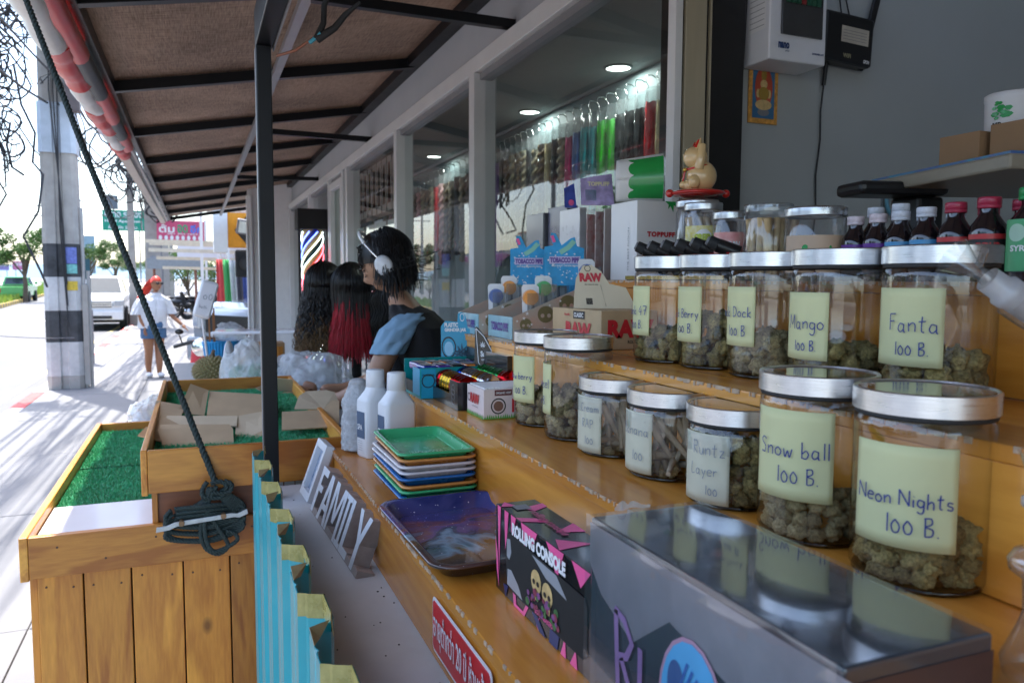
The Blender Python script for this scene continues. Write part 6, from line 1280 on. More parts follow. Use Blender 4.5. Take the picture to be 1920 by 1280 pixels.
# syrup bottles
syr = pm('dark syrup glass', (.012,.008,.010), .12, var=.1, coat=.6)
def syrup(x, y, h, r, cap, band, label, group='dark syrup bottles', wrap=None, sc2=1):
    h *= .86
    t = thing('syrup_bottle', label, 'bottle', (x,y,1.6005), group); z = 1.6005; a_f = atan2(-y,-x)
    G().lathe([(0,0),(r*.95,0),(r,.004),(r,h*.58),(r*.93,h*.66),(r*.55,h*.78),(r*.48,h*.82),(r*.48,h*.9)], (x,y,z), 32).build('glass', syr, t)
    G().lathe([(r*.56,h*.865),(r*.62,h*.87),(r*.62,h*.90),(r*.58,h*.905),(r*.62,h*.91),(r*.62,h*.985),(r*.58,h),(0,h)], (x,y,z), 28).build('cap', cap, t)
    cm_ = cylmap((x,y), r, a_f-1.2, z); G().surf(lambda u, v: cm_(2.4*r*u, h*.10+h*.42*v), 16, 1).build('label', M['ink_k'], t); G().surf(lambda u, v: cm_(2.4*r*u, h*.50+h*.06*v, .0003), 16, 1).build('label_band', band, t)
    text('SYRUP', lambda u, v: cm_(u, v, .0006), .6*r, h*.36, 1.2*r, h*.1, .03, t, band); return t
pu = pm('purple band', (.14,.03,.30), .4); blb = pm('sky band', (.08,.33,.62), .4); rb = pm('red band', (.55,.04,.04), .4); gb = pm('green label', (.08,.38,.16), .4)
wpk = pm('white pink cap', (.72,.62,.66), .35, var=.2, scale=160); wc = pm('white blue cap', (.70,.73,.80), .3, var=.15, scale=120); rc_ = pm('crimson cap', (.42,.03,.07), .3); gc_ = pm('green cap', (.02,.35,.10), .3)
SP = [(.870,.842,.106,.0185,wpk,pu,'purple-banded syrup bottle with a pink-white cap, left one'),(.870,.803,.107,.0185,wpk,pu,'purple-banded syrup bottle with a pink-white cap, right one'),
      (.870,.766,.108,.0188,wc,blb,'blue-banded syrup bottle with a white cap, left one'),(.870,.727,.110,.0190,wc,blb,'blue-banded syrup bottle with a white cap, right one'),
      (.872,.687,.113,.0198,rc_,rb,'red-banded syrup bottle with a crimson cap, left one in front'),(.874,.645,.116,.0205,rc_,rb,'red-banded syrup bottle with a crimson cap, right one in front'),
      (.880,.596,.124,.0245,gc_,gb,'green-capped bottle with a large green label at the right edge'),
      (.935,.868,.126,.019,wc,pu,'tall wrapped-cap bottle behind the purple pair, left one'),(.935,.824,.128,.019,wc,pu,'tall wrapped-cap bottle behind the purple pair, right one'),
      (.935,.782,.112,.019,wc,blb,'white-capped bottle half hidden behind the blue-banded pair, left'),(.937,.738,.113,.019,wc,blb,'white-capped bottle half hidden behind the blue-banded pair, right'),(.940,.694,.114,.020,rc_,rb,'crimson-capped bottle behind the red-banded pair, left'),(.942,.650,.117,.020,rc_,rb,'crimson-capped bottle behind the red-banded pair, right')]
for s_ in SP: syrup(*s_)
gt = [o for o in bpy.data.objects if o.get('label','').startswith('green-capped')][0]; cm_ = cylmap((.880,.596), .0245, atan2(-.596,-.880)-1.25, 1.6005)
G().surf(lambda u, v: cm_(.0610*u, .012+.058*v, .0010), 20, 1).build('wide_label', gb, gt); G().surf(lambda u, v: cm_(.016+.009*v*cos(2*pi*u), .055+.010*v*sin(2*pi*u), .0016), 20, 1).build('round_logo', pm('pale green logo', (.4,.6,.45), .4), gt); text('SYRUP', lambda u, v: cm_(u, v, .0018), .010, .034, .026, .007, .03, gt, M['ink_w'])
# lucky cat on a cushion
cat = thing('cat_figurine', 'cream lucky cat figurine with red bib sitting on a red cushion atop a tub', 'figurine', (.893,1.252,1.755)); cr_ = pm('cream glazed figure', (.72,.50,.24), .18, var=.05, coat=.6); rd = pm('red glazed figure', (.55,.02,.015), .2, coat=.6); go = pm('gold glaze', (.6,.38,.08), .25, .6)
G().ball((.893,1.252,1.766), .052, 28, None, (1,1,.17)).build('cushion', rd, cat)
for s_ in (-1,1): G().ball((.893+s_*.050,1.252-.020*s_,1.766), .008, 10).build('cushion_tip', rd, cat)
def skin(name, pts, edges, mat, parent, sub=2, thick=None, loc=V((0,0,0))):
    me = bpy.data.meshes.new(name); me.from_pydata([tuple(p[0]) for p in pts], edges, []); o = bpy.data.objects.new(name, me); COL.objects.link(o)
    md = o.modifiers.new('skin', 'SKIN'); sv = me.skin_vertices[0].data
    for i, p in enumerate(pts): r = p[1]; sv[i].radius = r if isinstance(r, tuple) else (r, r); sv[i].use_root = (i == 0)
    md.use_smooth_shade = True; ms = o.modifiers.new('sub', 'SUBSURF'); ms.levels = sub; ms.render_levels = sub
    dg = bpy.context.evaluated_depsgraph_get(); m2 = bpy.data.meshes.new_from_object(o.evaluated_get(dg)); bpy.data.objects.remove(o)
    g = G(); g.add([v.co.copy() for v in m2.vertices], [tuple(p.vertices) for p in m2.polygons], True); bpy.data.meshes.remove(m2)
    return g.build(name, mat, parent)
c = V((.893,1.252,1.776)); L = V((-.926,.378,0)); Nn = V((-.378,-.926,0))
G().ball(c+V((0,0,.022))-L*.006, .030, 20, None, (1,.9,1.0)).ball(c+V((0,0,.058))+L*.006, .0235, 20, None, (1,1,.92)).ball(c+L*.022+V((0,0,.006)), .013, 12, None, (1.2,.8,.7)).ball(c+L*.020+Nn*.014+V((0,0,.004)), .010, 12).ball(c+L*.012+Nn*.022+V((0,0,.010)), .013, 12, None, (1,.7,1)).build('body', cr_, cat)
for s_ in (-1,1): e = G().tube([c+V((0,0,.072))+Nn*.012*s_+L*.004, c+V((0,0,.092))+Nn*.015*s_], [.008,.001], 8).build('ear', cr_, cat); G().tube([c+V((0,0,.074))+Nn*(.012*s_+.001)+L*.008, c+V((0,0,.089))+Nn*.015*s_+L*.004], [.005,.001], 8).build('inner_ear', rd, e)
G().tube([c+V((0,0,.035))+Nn*.022+L*.004, c+V((0,0,.052))+Nn*.028+L*.002, c+V((0,0,.078))+Nn*.020-L*.002], [.009,.009,.007], 10).build('raised_paw', cr_, cat)
G().lathe([(.022,-.002),(.0245,0),(.022,.002)], c+V((0,0,.040))+L*.002, 24, rotm('Y',-14)).build('collar', rd, cat); G().surf(lambda u, v: c+L*(.030-.004*v)+Nn*(.012*(u-.5))+V((0,0,.012+.022*v)), 4, 4).build('bib', rd, cat, solid=.003); G().ball(c+L*.027+Nn*.006+V((0,0,.034)), .004, 10).build('bell', go, cat)
g = G(); 
for s_ in (0,1): g.tube([c+V((0,0,.060-.004*s_))+L*.0275+Nn*(.004+.01*q/4)-L*.0012*q+V((0,0,.0015*sin(q*.8))) for q in range(5)], .0006, 4)
g.build('face_marks', rd, cat)
# right-hand things: consumer unit, router, card, cables, shelf
W = 1.748
t = thing('fuse_box', 'white consumer unit with a smoked window on the grey wall', 'fuse box', (1.55,1.70,2.2)); G().box(1.378,1.565,1.640,1.748,2.170,2.47).build('case', M['plwhite'], t, bev=.004)
G().box(1.412,1.548,1.634,1.6395,2.235,2.42).build('window', pm('smoked window', (.05,.05,.05), .12, coat=.6), t, bev=.002)
for k in range(7): G().box(1.424+k*.0165,1.437+k*.0165,1.630,1.6335,2.315,2.355).build('breaker', pm(['green breaker','red breaker'][k == 3], [(.02,.09,.05),(.25,.03,.03)][k == 3], .4) if k in (0,3) else bpy.data.materials['green breaker'], t); G().box(1.424+k*.0165,1.438+k*.0165,1.630,1.6335,2.385,2.400).build('breaker_tag', pm('pale blue tag', (.2,.25,.35), .4) if k == 0 else bpy.data.materials['pale blue tag'], t)
f = front(1.378,1.6395,2.170); text('nano', f, .028, .030, .036, .016, .05, t, pm('navy lettering', (.02,.05,.16), .4)); text('CONSUMER UNIT', f, .14, .024, .040, .005, .03, t, bpy.data.materials['navy lettering']); text('plus', f, .052, .022, .012, .005, .02, t, bpy.data.materials['navy lettering'])
f = side(1.378,1.74,2.20); poly(f, [(.02,.05),(.085,.05),(.085,.19),(.02,.19)], M['paperwhite'], t, 'spec_label')
for k in range(9): poly(f, [(.024,.06+k*.014),(.08,.06+k*.014),(.08,.0615+k*.014),(.024,.0615+k*.014)], M['gsteel'], t, 'spec_line', .0004)
t = thing('deity_card', 'small orange and gold devotional card stuck on the wall under the fuse box', 'picture card', (1.445,1.745,2.03)); cx0, cz0 = 1.402, 2.030
G().box(cx0,cx0+.098,1.744,1.7475,cz0,cz0+.175).build('card', pm('orange gold card', (.62,.30,.06), .4, var=.4, scale=80), t); f = front(cx0,1.744,cz0)
poly(f, [(.012,.014),(.086,.014),(.086,.161),(.012,.161)], pm('card blue', (.05,.16,.30), .4), t); disc(f, .049, .095, .030, pm('card red', (.45,.07,.03), .4), t, 'halo', .0004, .058)
for (u, v, r, r2, c_) in ((.049,.130,.009,.016,go),(.049,.105,.012,.012,sk),(.049,.080,.018,.018,go),(.049,.050,.028,.014,sk),(.030,.080,.006,.012,sk),(.068,.080,.006,.012,sk),(.049,.030,.020,.010,M['gsteel'])): disc(f, u, v, r, c_, t, 'seated_figure', .0006+r*.01, r2)
RX = -.058
t = thing('router', 'black wifi router with antenna hanging on the grey wall', 'router', (1.77,1.74,2.25)); G().obox((1.765+RX,1.722,2.275),(.178,.045,.135),rotm('Y',3)).build('case', M['black'], t, bev=.008); G().obox((1.862+RX,1.725,2.315),(.022,.012,.235),rotm('Y',15)).build('antenna', M['black'], t, bev=.004)
f = plane((1.68+RX,1.699,2.205),(1,0,-.05),(.05,0,1)); poly(f, [(.050,.062),(.150,.062),(.150,.106),(.050,.106)], pm('cream label', (.5,.45,.36), .5), t, 'label')
for k in range(4): poly(f, [(.056,.070+k*.008),(.142,.070+k*.008),(.142,.0715+k*.008),(.056,.0715+k*.008)], M['gsteel'], t, 'label_line', .0004)
text('WiFi', f, .06, .020, .028, .012, .03, t, pm('khaki print', (.35,.33,.2), .5)); text('GPON', f, .135, .014, .022, .010, .04, t, M['ink_w'])
for k in range(2): G().tube([(1.71+k*.03,1.735,2.345),(1.70+k*.02,1.74,2.42),(1.65+k*.05,1.745,2.55)], .0022, 5).build('cable', M['cable'], t)
G().tube([(1.655,1.730,2.21),(1.653,1.735,2.15)], .006, 8).build('plug', M['black'], t); G().tube([(1.653,1.735,2.15),(1.648,1.738,2.08),(1.652,1.74,2.0),(1.640,1.74,1.90),(1.645,1.74,1.80),(1.632,1.738,1.70),(1.63,1.735,1.6)], .0026, 6).build('cable', M['cable'], t)
G().tube([(1.372,1.735,3.1),(1.378,1.735,2.4),(1.366,1.735,2.1),(1.360,1.735,1.9),(1.372,1.735,1.6)], .0055, 8).build('black_cable', M['cable'], label='thick black cable running down the grey wall beside the black jamb', cat='cable')
t = thing('clear_hook', 'clear adhesive hook with a pale blue ring on the grey wall', 'hook', (1.93,1.74,1.80)); G().box(1.90,1.965,1.745,1.7478,1.79,1.90).build('plate', M['filmclear'], t); G().tube([(1.945-.035*sin(a*.3),1.735,1.84-.042*cos(a*.3)) for a in range(1,11)], .006, 8).build('ring', pm('pale blue ring', (.12,.35,.48), .4), t)
t = thing('side_shelf', 'beige shelf board on a black bracket at the right edge above the bottles', 'shelf', (1.15,.78,1.74)); m_ = rotm('Z',-14)
G().obox((1.315,.84,1.765),(.50,.34,.022),m_).build('board', pm('beige board', (.34,.30,.23), .4), t, bev=.004); G().obox((1.10,.99,1.755),(.16,.08,.022),m_).build('bracket_arm', M['black'], t, bev=.008); G().box(1.13,1.19,.96,1.02,1.1,1.745).build('bracket_post', M['black'], t, bev=.006)
G().obox((1.315,.84,1.7785),(.48,.32,.005),m_).build('liner', pm('violet liner', (.10,.08,.35), .4, var=.6, scale=30, col2=(.05,.3,.4)), t)
bx('carton', 'small brown carton on the side shelf under the patterned tub', 'box', 1.135, 1.235, .86, .93, 1.782, 1.835, M['cardbrown']); bx('carton', 'second brown carton on the side shelf at the very right edge', 'box', 1.145, 1.25, .765, .85, 1.782, 1.842, M['cardbrown'])
t = thing('patterned_tub', 'white round tub printed with a green plant on top of the cartons', 'tub', (1.20,.875,1.8355)); G().lathe([(0,0),(.038,0),(.039,.004),(.040,.050),(.041,.052),(.041,.060),(.038,.062),(0,.062)], (1.215,.865,1.8365), 36).build('body', M['plwhite'], t)
cm_ = cylmap((1.215,.865), .0398, atan2(-.865,-1.215)-1.0, 1.8365)
g = G(); rz = random.Random(8)
for k in range(16): u, v, r = rz.uniform(.012,.035), rz.uniform(.02,.046), rz.uniform(.003,.007); g.quad(*[cm_(u+r*cos(q*1.05), v+r*.6*sin(q*1.05), .0008+.00002*k) for q in range(6)])
g.build('plant_print', M['leafgreen'], t); text('MR.', lambda u, v: cm_(u, v, .0012), .012, .006, .016, .008, .04, t, M['ink_k'])
# glass bongs at the right edge
def bong(label, base, axis, s, prof, up=None):
    t = thing('glass_bowl_piece', label, 'glassware', base); z = V(axis).normalized(); x = z.orthogonal().normalized(); y = z.cross(x); m = Matrix((x, y, z)).transposed()
    return t, m
t, m = bong('clear glass bowl and frosted joint slanting in front of the Fanta jar', (.655,.40,1.62), (-.80,.32,.52), 1, None)
b0_ = V((.610,.425,1.588)); ax = V((-.72,.36,.55)).normalized()
m = ax.to_track_quat('Z','Y').to_matrix()
G().lathe([(.011,-.07),(.013,-.05),(.0165,-.018),(.0165,0)], b0_, 28, m).build('outer_joint', M['bong'], t)
G().lathe([(.0115,-.03),(.0120,0),(.0135,.004),(.0135,.010),(.0110,.012),(.0105,.026)], b0_, 28, m).build('frosted_joint', M['frost'], t)
G().lathe([(.0065,.026),(.0055,.032),(.007,.040),(.0145,.058),(.0155,.060)], b0_, 28, m).build('bowl', M['bong'], t); G().tube([b0_+m@V((0,.006,.038)), b0_+m@V((.022,.010,.050))], .0032, 10).build('handle', M['bong'], t)
t = thing('glass_bowl_piece', 'upright glass pipe mouth with frosted neck at the lower right edge', 'glassware', (.455,.29,1.36)); c0 = (.470,.298,1.36)
G().lathe([(.020,0),(.022,.01),(.014,.03),(.011,.04),(.012,.062)], c0, 28).build('stem', M['bong'], t); G().lathe([(.012,.060),(.0195,.066),(.0205,.072),(.017,.078),(.0125,.080)], c0, 28).build('collar', M['bong'], t)
G().lathe([(.0115,.080),(.0120,.103),(.0150,.106),(.0150,.110),(.0120,.112)], c0, 28).build('frosted_neck', M['frost'], t); G().lathe([(.0115,.112),(.0120,.122),(.0175,.138),(.0182,.139)], c0, 28).build('mouth', M['bong'], t)
t = thing('glass_flask', 'dark conical glass piece half out of frame beside the Neon Nights jar', 'glassware', (.71,.40,1.48)); G().lathe([(.030,0),(.031,.004),(.012,.05),(.010,.09)], (.735,.405,1.4805), 28).build('flask', M['bong'], t)
# ================================================================ ROPE ON ITS CLEAT
rp_ = thing('rope', 'dark green twisted rope stretched down from the awning edge and wound on the steel cleat', 'rope', (.02,1.82,1.06))
def smooth(P, n=8):
    P = [V(p) for p in P]; out = []
    for i in range(len(P)-1):
        a, b, c, d = P[max(i-1,0)], P[i], P[i+1], P[min(i+2,len(P)-1)]
        for q in range(n): t = q/n; out.append(.5*(2*b+(c-a)*t+(2*a-5*b+4*c-d)*t*t+(3*b-a-3*c+d)*t**3))
    return out+[P[-1]]
def rope(P, r=.0055, pitch=.026, name='rope_run'):
    P = smooth(P); L = [0]
    for i in range(len(P)-1): L.append(L[-1]+(P[i+1]-P[i]).length)
    step = pitch/7; n = max(4, int(L[-1]/step)); Q = []; j = 0
    for i in range(n+1):
        d = L[-1]*i/n
        while j < len(L)-2 and L[j+1] < d: j += 1
        f = (d-L[j])/max(1e-9, L[j+1]-L[j]); Q.append((P[j].lerp(P[j+1], min(1,f)), d))
    x = None; g = G(); st3 = [[], [], []]
    for i, (p, d) in enumerate(Q):
        t = (Q[min(i+1,n)][0]-Q[max(i-1,0)][0]).normalized(); x = t.orthogonal().normalized() if x is None else (x-t*x.dot(t)).normalized(); y = t.cross(x)
        for k in range(3): a = 2*pi*(d/pitch+k/3); st3[k].append(p+(x*cos(a)+y*sin(a))*r*.52)
    for k in range(3): g.tube(st3[k], r*.56, 6)
    return g.build(name, M['rope'], rp_)
yF = UY0-.012
b = V((.030,yF-.010,1.146)); a = V((-.348,2.15,2.244)); a = a+(a-b)*.17; rope([a+(b-a)*(q/10)+V((0,0,-.008*4*(q/10)*(1-q/10))) for q in range(11)], .0072, .032)
b = (.030, yF-.006, 1.150); random.seed(21)
yC = LY0-.024
for k in range(9):       # turns lying under and over the cleat
    dz = k*.0085; zc = 1.035+dz*.62; xa, xb = -.078+.006*random.random(), .088-.004*random.random(); yy = yC-.008*random.random()
    rope([(xa+.012,yy,zc+.016),(xa,yy-.004,zc),(xa+.02,yy,zc-.012-.004*(k % 3)),(.01,yy-.006,zc-.020-.003*(k % 3)),(xb-.025,yy,zc-.012),(xb,yy-.004,zc+.004),(xb-.02,yy,zc+.016),(.005,yy-.005-.002*k,zc+.024),(xa+.02,yy,zc+.018)], .0046, .022)
for k in range(7):       # fan of turns climbing to the hitch
    s = k/6; rope([(-.075+.008*k,yC-.006,1.052+.006*k),(-.05+.010*k,yC-.004,1.075+.006*k),(.0+.004*k,yF-.006,1.100+.004*k),(.030,yF-.008,1.122+.003*k)], .0045, .022)
    rope([(.030+.003*k,yF-.008,1.124+.002*k),(.050+.005*s,yF-.006,1.098+.004*k),(.075+.002*k,yC-.004,1.066+.004*k),(.088,yC-.004,1.045+.003*k)], .0045, .022)
rope([(.012,yF-.006,1.150),(.002,yF-.010,1.135),(.006,yF-.012,1.118),(.040,yF-.012,1.116),(.052,yF-.010,1.138),(.040,yF-.012,1.150),(.020,yF-.014,1.148)], .0055, .024)
rope([(.048,yF-.010,1.150),(.062,yF-.010,1.142),(.058,yF-.012,1.126),(.042,yF-.014,1.124),(.020,yF-.016,1.130)], .0055, .024)
rope([(.015,yF-.014,1.140),(.004,yC-.012,1.10),(-.002,yC-.016,1.06),(-.004,yC-.016,1.03),(.006,yC-.014,1.000),(.028,yC-.014,.985),(.044,yC-.014,.990),(.052,yC-.014,1.004),(.040,yC-.016,1.03),(.014,yC-.018,1.08),(.010,yC-.018,1.11),(.022,yF-.018,1.14)], .0048, .022)
rope([(.030,yF-.016,1.142),(.012,yC-.018,1.10),(.004,yC-.020,1.05),(.010,yC-.018,1.01),(.024,yC-.016,.992),(.050,yC-.014,.998),(.072,yC-.014,1.012),(.066,yC-.014,1.028),(.05,yC-.016,1.035)], .0048, .022)
ck = thing('cleat', 'galvanised steel horn cleat screwed to the crate under the rope coil', 'cleat', (.005,LY0-.02,1.055)); gz = pm('galvanised steel', (.45,.47,.49), .4, .8, var=.15, scale=60)
P = [(-.094,1.051),(-.092,1.062),(-.070,1.064),(-.056,1.070),(.060,1.078),(.074,1.076),(.094,1.084),(.096,1.073),(.078,1.066),(.066,1.068),(-.052,1.060),(-.066,1.054)][::-1]
G().prism(P, lambda u, v, w: V((u, yC-.020-w, v)), .005).build('horn', gz, ck, bev=.001)
for x, z in ((-.042,1.0665),(.044,1.0735)): G().cyl((x,yC-.030,z),(x,LY0-.004,z),.006,n=12).build('bolt', pm('rusty bolt', (.25,.15,.08), .6, .5) if 'rusty bolt' not in bpy.data.materials else bpy.data.materials['rusty bolt'], ck)

# ================================================================ FLATTENED CARDBOARD ON THE RAISED CRATE
def sheet(label, pts, folds=(), name='cardboard_sheet', tabs=(), inside=False):
    t = thing(name, label, 'cardboard', V(pts[0])); p = [V(q) for q in pts]; n = (p[1]-p[0]).cross(p[2]-p[0]).normalized()*.0032; k = len(p)
    G().add(p+[q+n for q in p], [tuple(range(k))[::-1], tuple(range(k, 2*k))]+[(i, (i+1) % k, (i+1) % k+k, i+k) for i in range(k)]).build('panel', M['cardin'] if inside else M['card'], t)
    for tb in tabs:
        q = [V(a) for a in tb]; k = len(q); n = (q[1]-q[0]).cross(q[2]-q[0]).normalized()*.003; G().add(q+[a+n for a in q], [tuple(range(k))[::-1], tuple(range(k, 2*k))]+[(i, (i+1) % k, (i+1) % k+k, i+k) for i in range(k)]).build('flap', M['card'], t)
    return t
CB = [('long upright cardboard panel lying nearest on the raised crate', [(-0.086, 2.09, 1.175), (0.079, 2.054, 1.172), (0.081, 2.143, 1.202), (-0.099, 2.174, 1.209)], [[(-0.099, 2.174, 1.209), (0.081, 2.143, 1.202), (0.073, 2.169, 1.211), (-0.094, 2.205, 1.215)]], False), ('corrugated cardboard board leaning behind the nearest panel', [(-0.081, 2.274, 1.198), (0.094, 2.224, 1.195), (0.101, 2.309, 1.208), (-0.086, 2.364, 1.211)], [], True), ('big slanted cardboard flap hanging over the left rail of the raised crate', [(-0.126, 2.174, 1.21), (-0.058, 2.178, 1.197), (-0.042, 2.562, 1.207), (-0.121, 2.563, 1.227)], [], False), ('upright pointed cardboard flap in front of the far turf', [(-0.06, 2.482, 1.202), (0.013, 2.473, 1.187), (0.029, 2.623, 1.243), (-0.024, 2.625, 1.266)], [], False), ('wide cardboard panel in the middle of the heap, left of the black post', [(0.02, 2.449, 1.192), (0.187, 2.412, 1.183), (0.209, 2.591, 1.224), (0.032, 2.643, 1.237)], [[(0.187, 2.412, 1.183), (0.209, 2.372, 1.196), (0.22, 2.532, 1.227), (0.209, 2.591, 1.224)]], False), ('folded cardboard wing beside the black post', [(0.084, 2.117, 1.167), (0.167, 2.172, 1.191), (0.178, 2.332, 1.214), (0.098, 2.31, 1.207)], [[(0.084, 2.117, 1.167), (0.098, 2.09, 1.166), (0.171, 2.148, 1.186), (0.167, 2.172, 1.191)]], True), ('small cardboard tab sticking out over the left rail', [(-0.146, 2.138, 1.203), (-0.093, 2.126, 1.186), (-0.096, 2.172, 1.206), (-0.128, 2.175, 1.217)], [], False), ('long brown cardboard side lying right of the black post', [(0.201, 2.105, 1.198), (0.354, 2.118, 1.196), (0.331, 2.27, 1.218), (0.217, 2.263, 1.22)], [], False), ('rounded cardboard lid flap right of the black post', [(0.257, 2.311, 1.219), (0.338, 2.299, 1.216), (0.393, 2.365, 1.228), (0.394, 2.431, 1.244), (0.373, 2.461, 1.248), (0.311, 2.465, 1.247), (0.282, 2.411, 1.241)], [[(0.337, 2.289, 1.217), (0.357, 2.138, 1.193), (0.393, 2.343, 1.232), (0.372, 2.352, 1.232)]], True)]
for lb_, P, tabs, ins in CB: sheet(lb_, P, (), 'cardboard_sheet', tabs, ins)

# ================================================================ TABLE AND ITS LOAD BEHIND THE CRATES
tb = thing('stall_table', 'grey folding table behind the crates carrying bags and baskets', 'table', (.28,4.7,0)); G().box(-.16,.78,3.30,6.1,.955,.985).build('tabletop', pm('grey tabletop', (.35,.35,.36), .5), tb, bev=.004)
for x in (-.12,.74):
    for y in (3.4,6.0): G().cyl((x,y,0),(x,y,.955),.02).build('leg', M['gsteel'], tb)
def blob(label, c, r, seed, mat, amp=.22, name='plastic_bag', cat='plastic bag', n=72, flat=.0, tuck=None, inner=None):
    t = thing(name, label, cat, V(c)-V((0,0,r[2]))); g = G()
    def f(u, v):
        a = u*2*pi; b = (v-.5)*pi*.98; d = V((cos(b)*cos(a), cos(b)*sin(a), sin(b)))
        rid = 1-abs(mnoise.noise(d*2.6+V((seed*7,0,0))))*1.6; k = 1+amp*mnoise.noise(d*1.5+V((seed,0,0)))+amp*.34*rid
        k += amp*.20*(1-abs(mnoise.noise(d*4.3+V((seed*3,seed,0))))*2.4); vd = mnoise.voronoi(d*1.9+V((seed*5,1,seed))+.35*V(mnoise.noise_vector(d*2)))[0]; k += amp*.62*min(.40, vd[1]-vd[0]); p = V((c[0]+r[0]*d.x*k, c[1]+r[1]*d.y*k, c[2]+r[2]*d.z*k)); p.z = max(p.z, c[2]-r[2]*.92); return p
    g.surf(f, n*2, n).build('film', mat, t)
    if inner:
        for (dx, dz, rr_, m_) in inner: G().ball((c[0]+dx, c[1]+.04, c[2]+dz), rr_, 12).jit(.02, 12, seed).build('contents', m_, t)
    return t
palegreen = pm('pale green packing', (.20,.42,.28), .6, var=.3, scale=12); palew = pm('pale packing', (.60,.62,.64), .6, var=.1, scale=12)
blob('large clear plastic bag with pale green packing, left of the black post', (.205,3.52,1.145), (.112,.12,.150), 1, M['film'], .34, inner=[(-.03,.03,.05,palegreen),(.03,.03,.06,palegreen),(.02,-.06,.06,palew)])
blob('round bluish white plastic bag right of the black post, below the curly wig', (.455,3.42,1.135), (.150,.12,.150), 2, M['film'], .26, inner=[(.0,-.02,.10,palew),(.04,.04,.07,palew)])
blob('low plastic bag filling the gap just behind the black post', (.30,3.66,1.10), (.14,.10,.125), 5, M['film'], .3)
cr3 = thing('planter_crate', 'small dark wooden crate under the plastic-wrapped bundle beyond the low crate', 'wooden crate', (-.22,3.9,0)); 
for k in range(5): G().box(-.36+k*.085,-.28+k*.085,3.52,3.54,0,.80).build('plank', M['crate_z'], cr3, bev=.002)
G().box(-.37,.08,3.5,3.52,.74,.83).build('front_rail', M['crate_h'], cr3); G().box(-.37,-.35,3.52,4.4,.74,.83).build('side_rail', M['crate_y'], cr3); G().box(-.345,.06,3.545,4.4,.0,.79).build('inner_box', M['panel'], cr3)
blob('heap of clear plastic sacks stacked on the small dark crate', (-.215,3.95,.925), (.095,.30,.100), 3, M['film'], .3, inner=[(-.02,.0,.06,palew),(.03,.01,.05,palew),(.0,.03,.03,pm('yellow packing', (.6,.55,.2), .6))])
du = thing('durian', 'spiky green brown durian fruit on the table', 'durian', (.075,4.75,.985)); g = G(); rz = random.Random(5)
G().ball((.075,4.75,1.07), .085, 18, None, (1.15,1,.95)).build('husk', pm('durian husk', (.16,.14,.05), .8), du)
for k in range(260):
    z = 1-2*(k+.5)/260; a = k*2.39996; d = V((sqrt(1-z*z)*cos(a)*1.15, sqrt(1-z*z)*sin(a), z*.95)); b_ = V((.075,4.75,1.07))+d*.083; g.tube([b_, b_+d*.018], [.0085,.0005], 4, False, False)
g.build('spikes', pm('durian spikes', (.24,.21,.09), .75, var=.3, scale=60, col2=(.34,.28,.16)), du, kind='stuff'); G().cyl((.075,4.75,1.15),(.085,4.74,1.19),.014,.009,8).build('stalk', M['bark'], du)
bs = thing('basket', 'bright blue ribbed plastic basket full of bags and sticks', 'basket', (.14,5.3,.985)); bm_ = pm('blue basket plastic', (.02,.30,.62), .4)
G().lathe([(0,.0),(.082,.0),(.108,.21),(.113,.215),(.104,.215),(.08,.01)], (.14,5.3,.987), 36).build('wall', bm_, bs)
for k in range(36): a = 2*pi*k/36; G().tube([(.14+.084*cos(a),5.3+.084*sin(a),.990),(.14+.110*cos(a),5.3+.110*sin(a),1.195)], .0045, 5).build('rib', bm_, bs)
for k, (x, h_) in enumerate(((.075,.18),(.105,.19),(.10,.16))): G().beam((x,5.28+k*.02,1.05),(x-.004,5.28+k*.02,1.22+h_), .014, .010).build('wooden_stick', pm('brown stick', (.30,.13,.05), .6) if k == 0 else bpy.data.materials['brown stick'], label=['left','middle','right'][k]+' brown wooden stick standing in the blue basket', cat='stick', group='sticks in the blue basket')
blob('crumpled clear bag stuffed in the top of the blue basket', (.19,5.32,1.25), (.085,.07,.055), 8, M['film'], .35, n=30)
tu = thing('plastic_tub_sign', 'white plastic tub lid with faint writing held up tilted on a white stick', 'sign', (.05,4.95,1.0)); m_ = rotm('Y',16)@rotm('X',-6)
G().obox((.052,4.95,1.475),(.100,.045,.225),m_).build('tub', M['plwhite'], tu, bev=.018); G().obox((.055,4.924,1.478),(.080,.006,.195),m_).build('recess', M['whiteboard'], tu, bev=.002); G().tube([(.028,4.95,1.365),(.03,4.95,1.36),(.055,4.95,1.1),(.06,4.96,1.0)], .007, 8).build('stick', M['plwhite'], tu)
f = plane(V((.052,4.95,1.475))+m_@V((-.035,-.0305,-.07)), m_@V((1,0,0)), m_@V((0,0,1))); g = G(); hand('80', f, .018, .070, .05, .003, g); hand('bath', f, .010, .012, .020, .002, g); g.build('handwriting', M['faint'], tu, kind='stuff')
pl = thing('white_tray', 'long flat white tray board balanced across the boxes in front of the cross wall', 'tray', (.35,4.4,1.30)); G().obox((.335,4.35,1.318),(.50,.22,.016),rotm('Z',-20)@rotm('Y',-1)).build('board', M['whiteboard'], pl, bev=.006)
for (x, y, z, w, h_, lb_) in ((.205,4.62,.987,.16,.22,'brown wooden box under the white tray board, lower'),(.31,4.55,.987,.15,.25,'brown wooden box under the white tray board, right of the other')):
    t = bx('wooden_box', lb_, 'wooden box', x, x+w, y, y+.15, z, z+h_, M['cardbrown'], .002, 'wooden boxes under the tray board'); G().box(x+.012,x+.045,y-.004,y,z+.01,z+h_-.02).build('slat', M['crate_z'], t); G().box(x+w-.045,x+w-.012,y-.004,y,z+.01,z+h_-.02).build('slat', M['crate_z'], t)
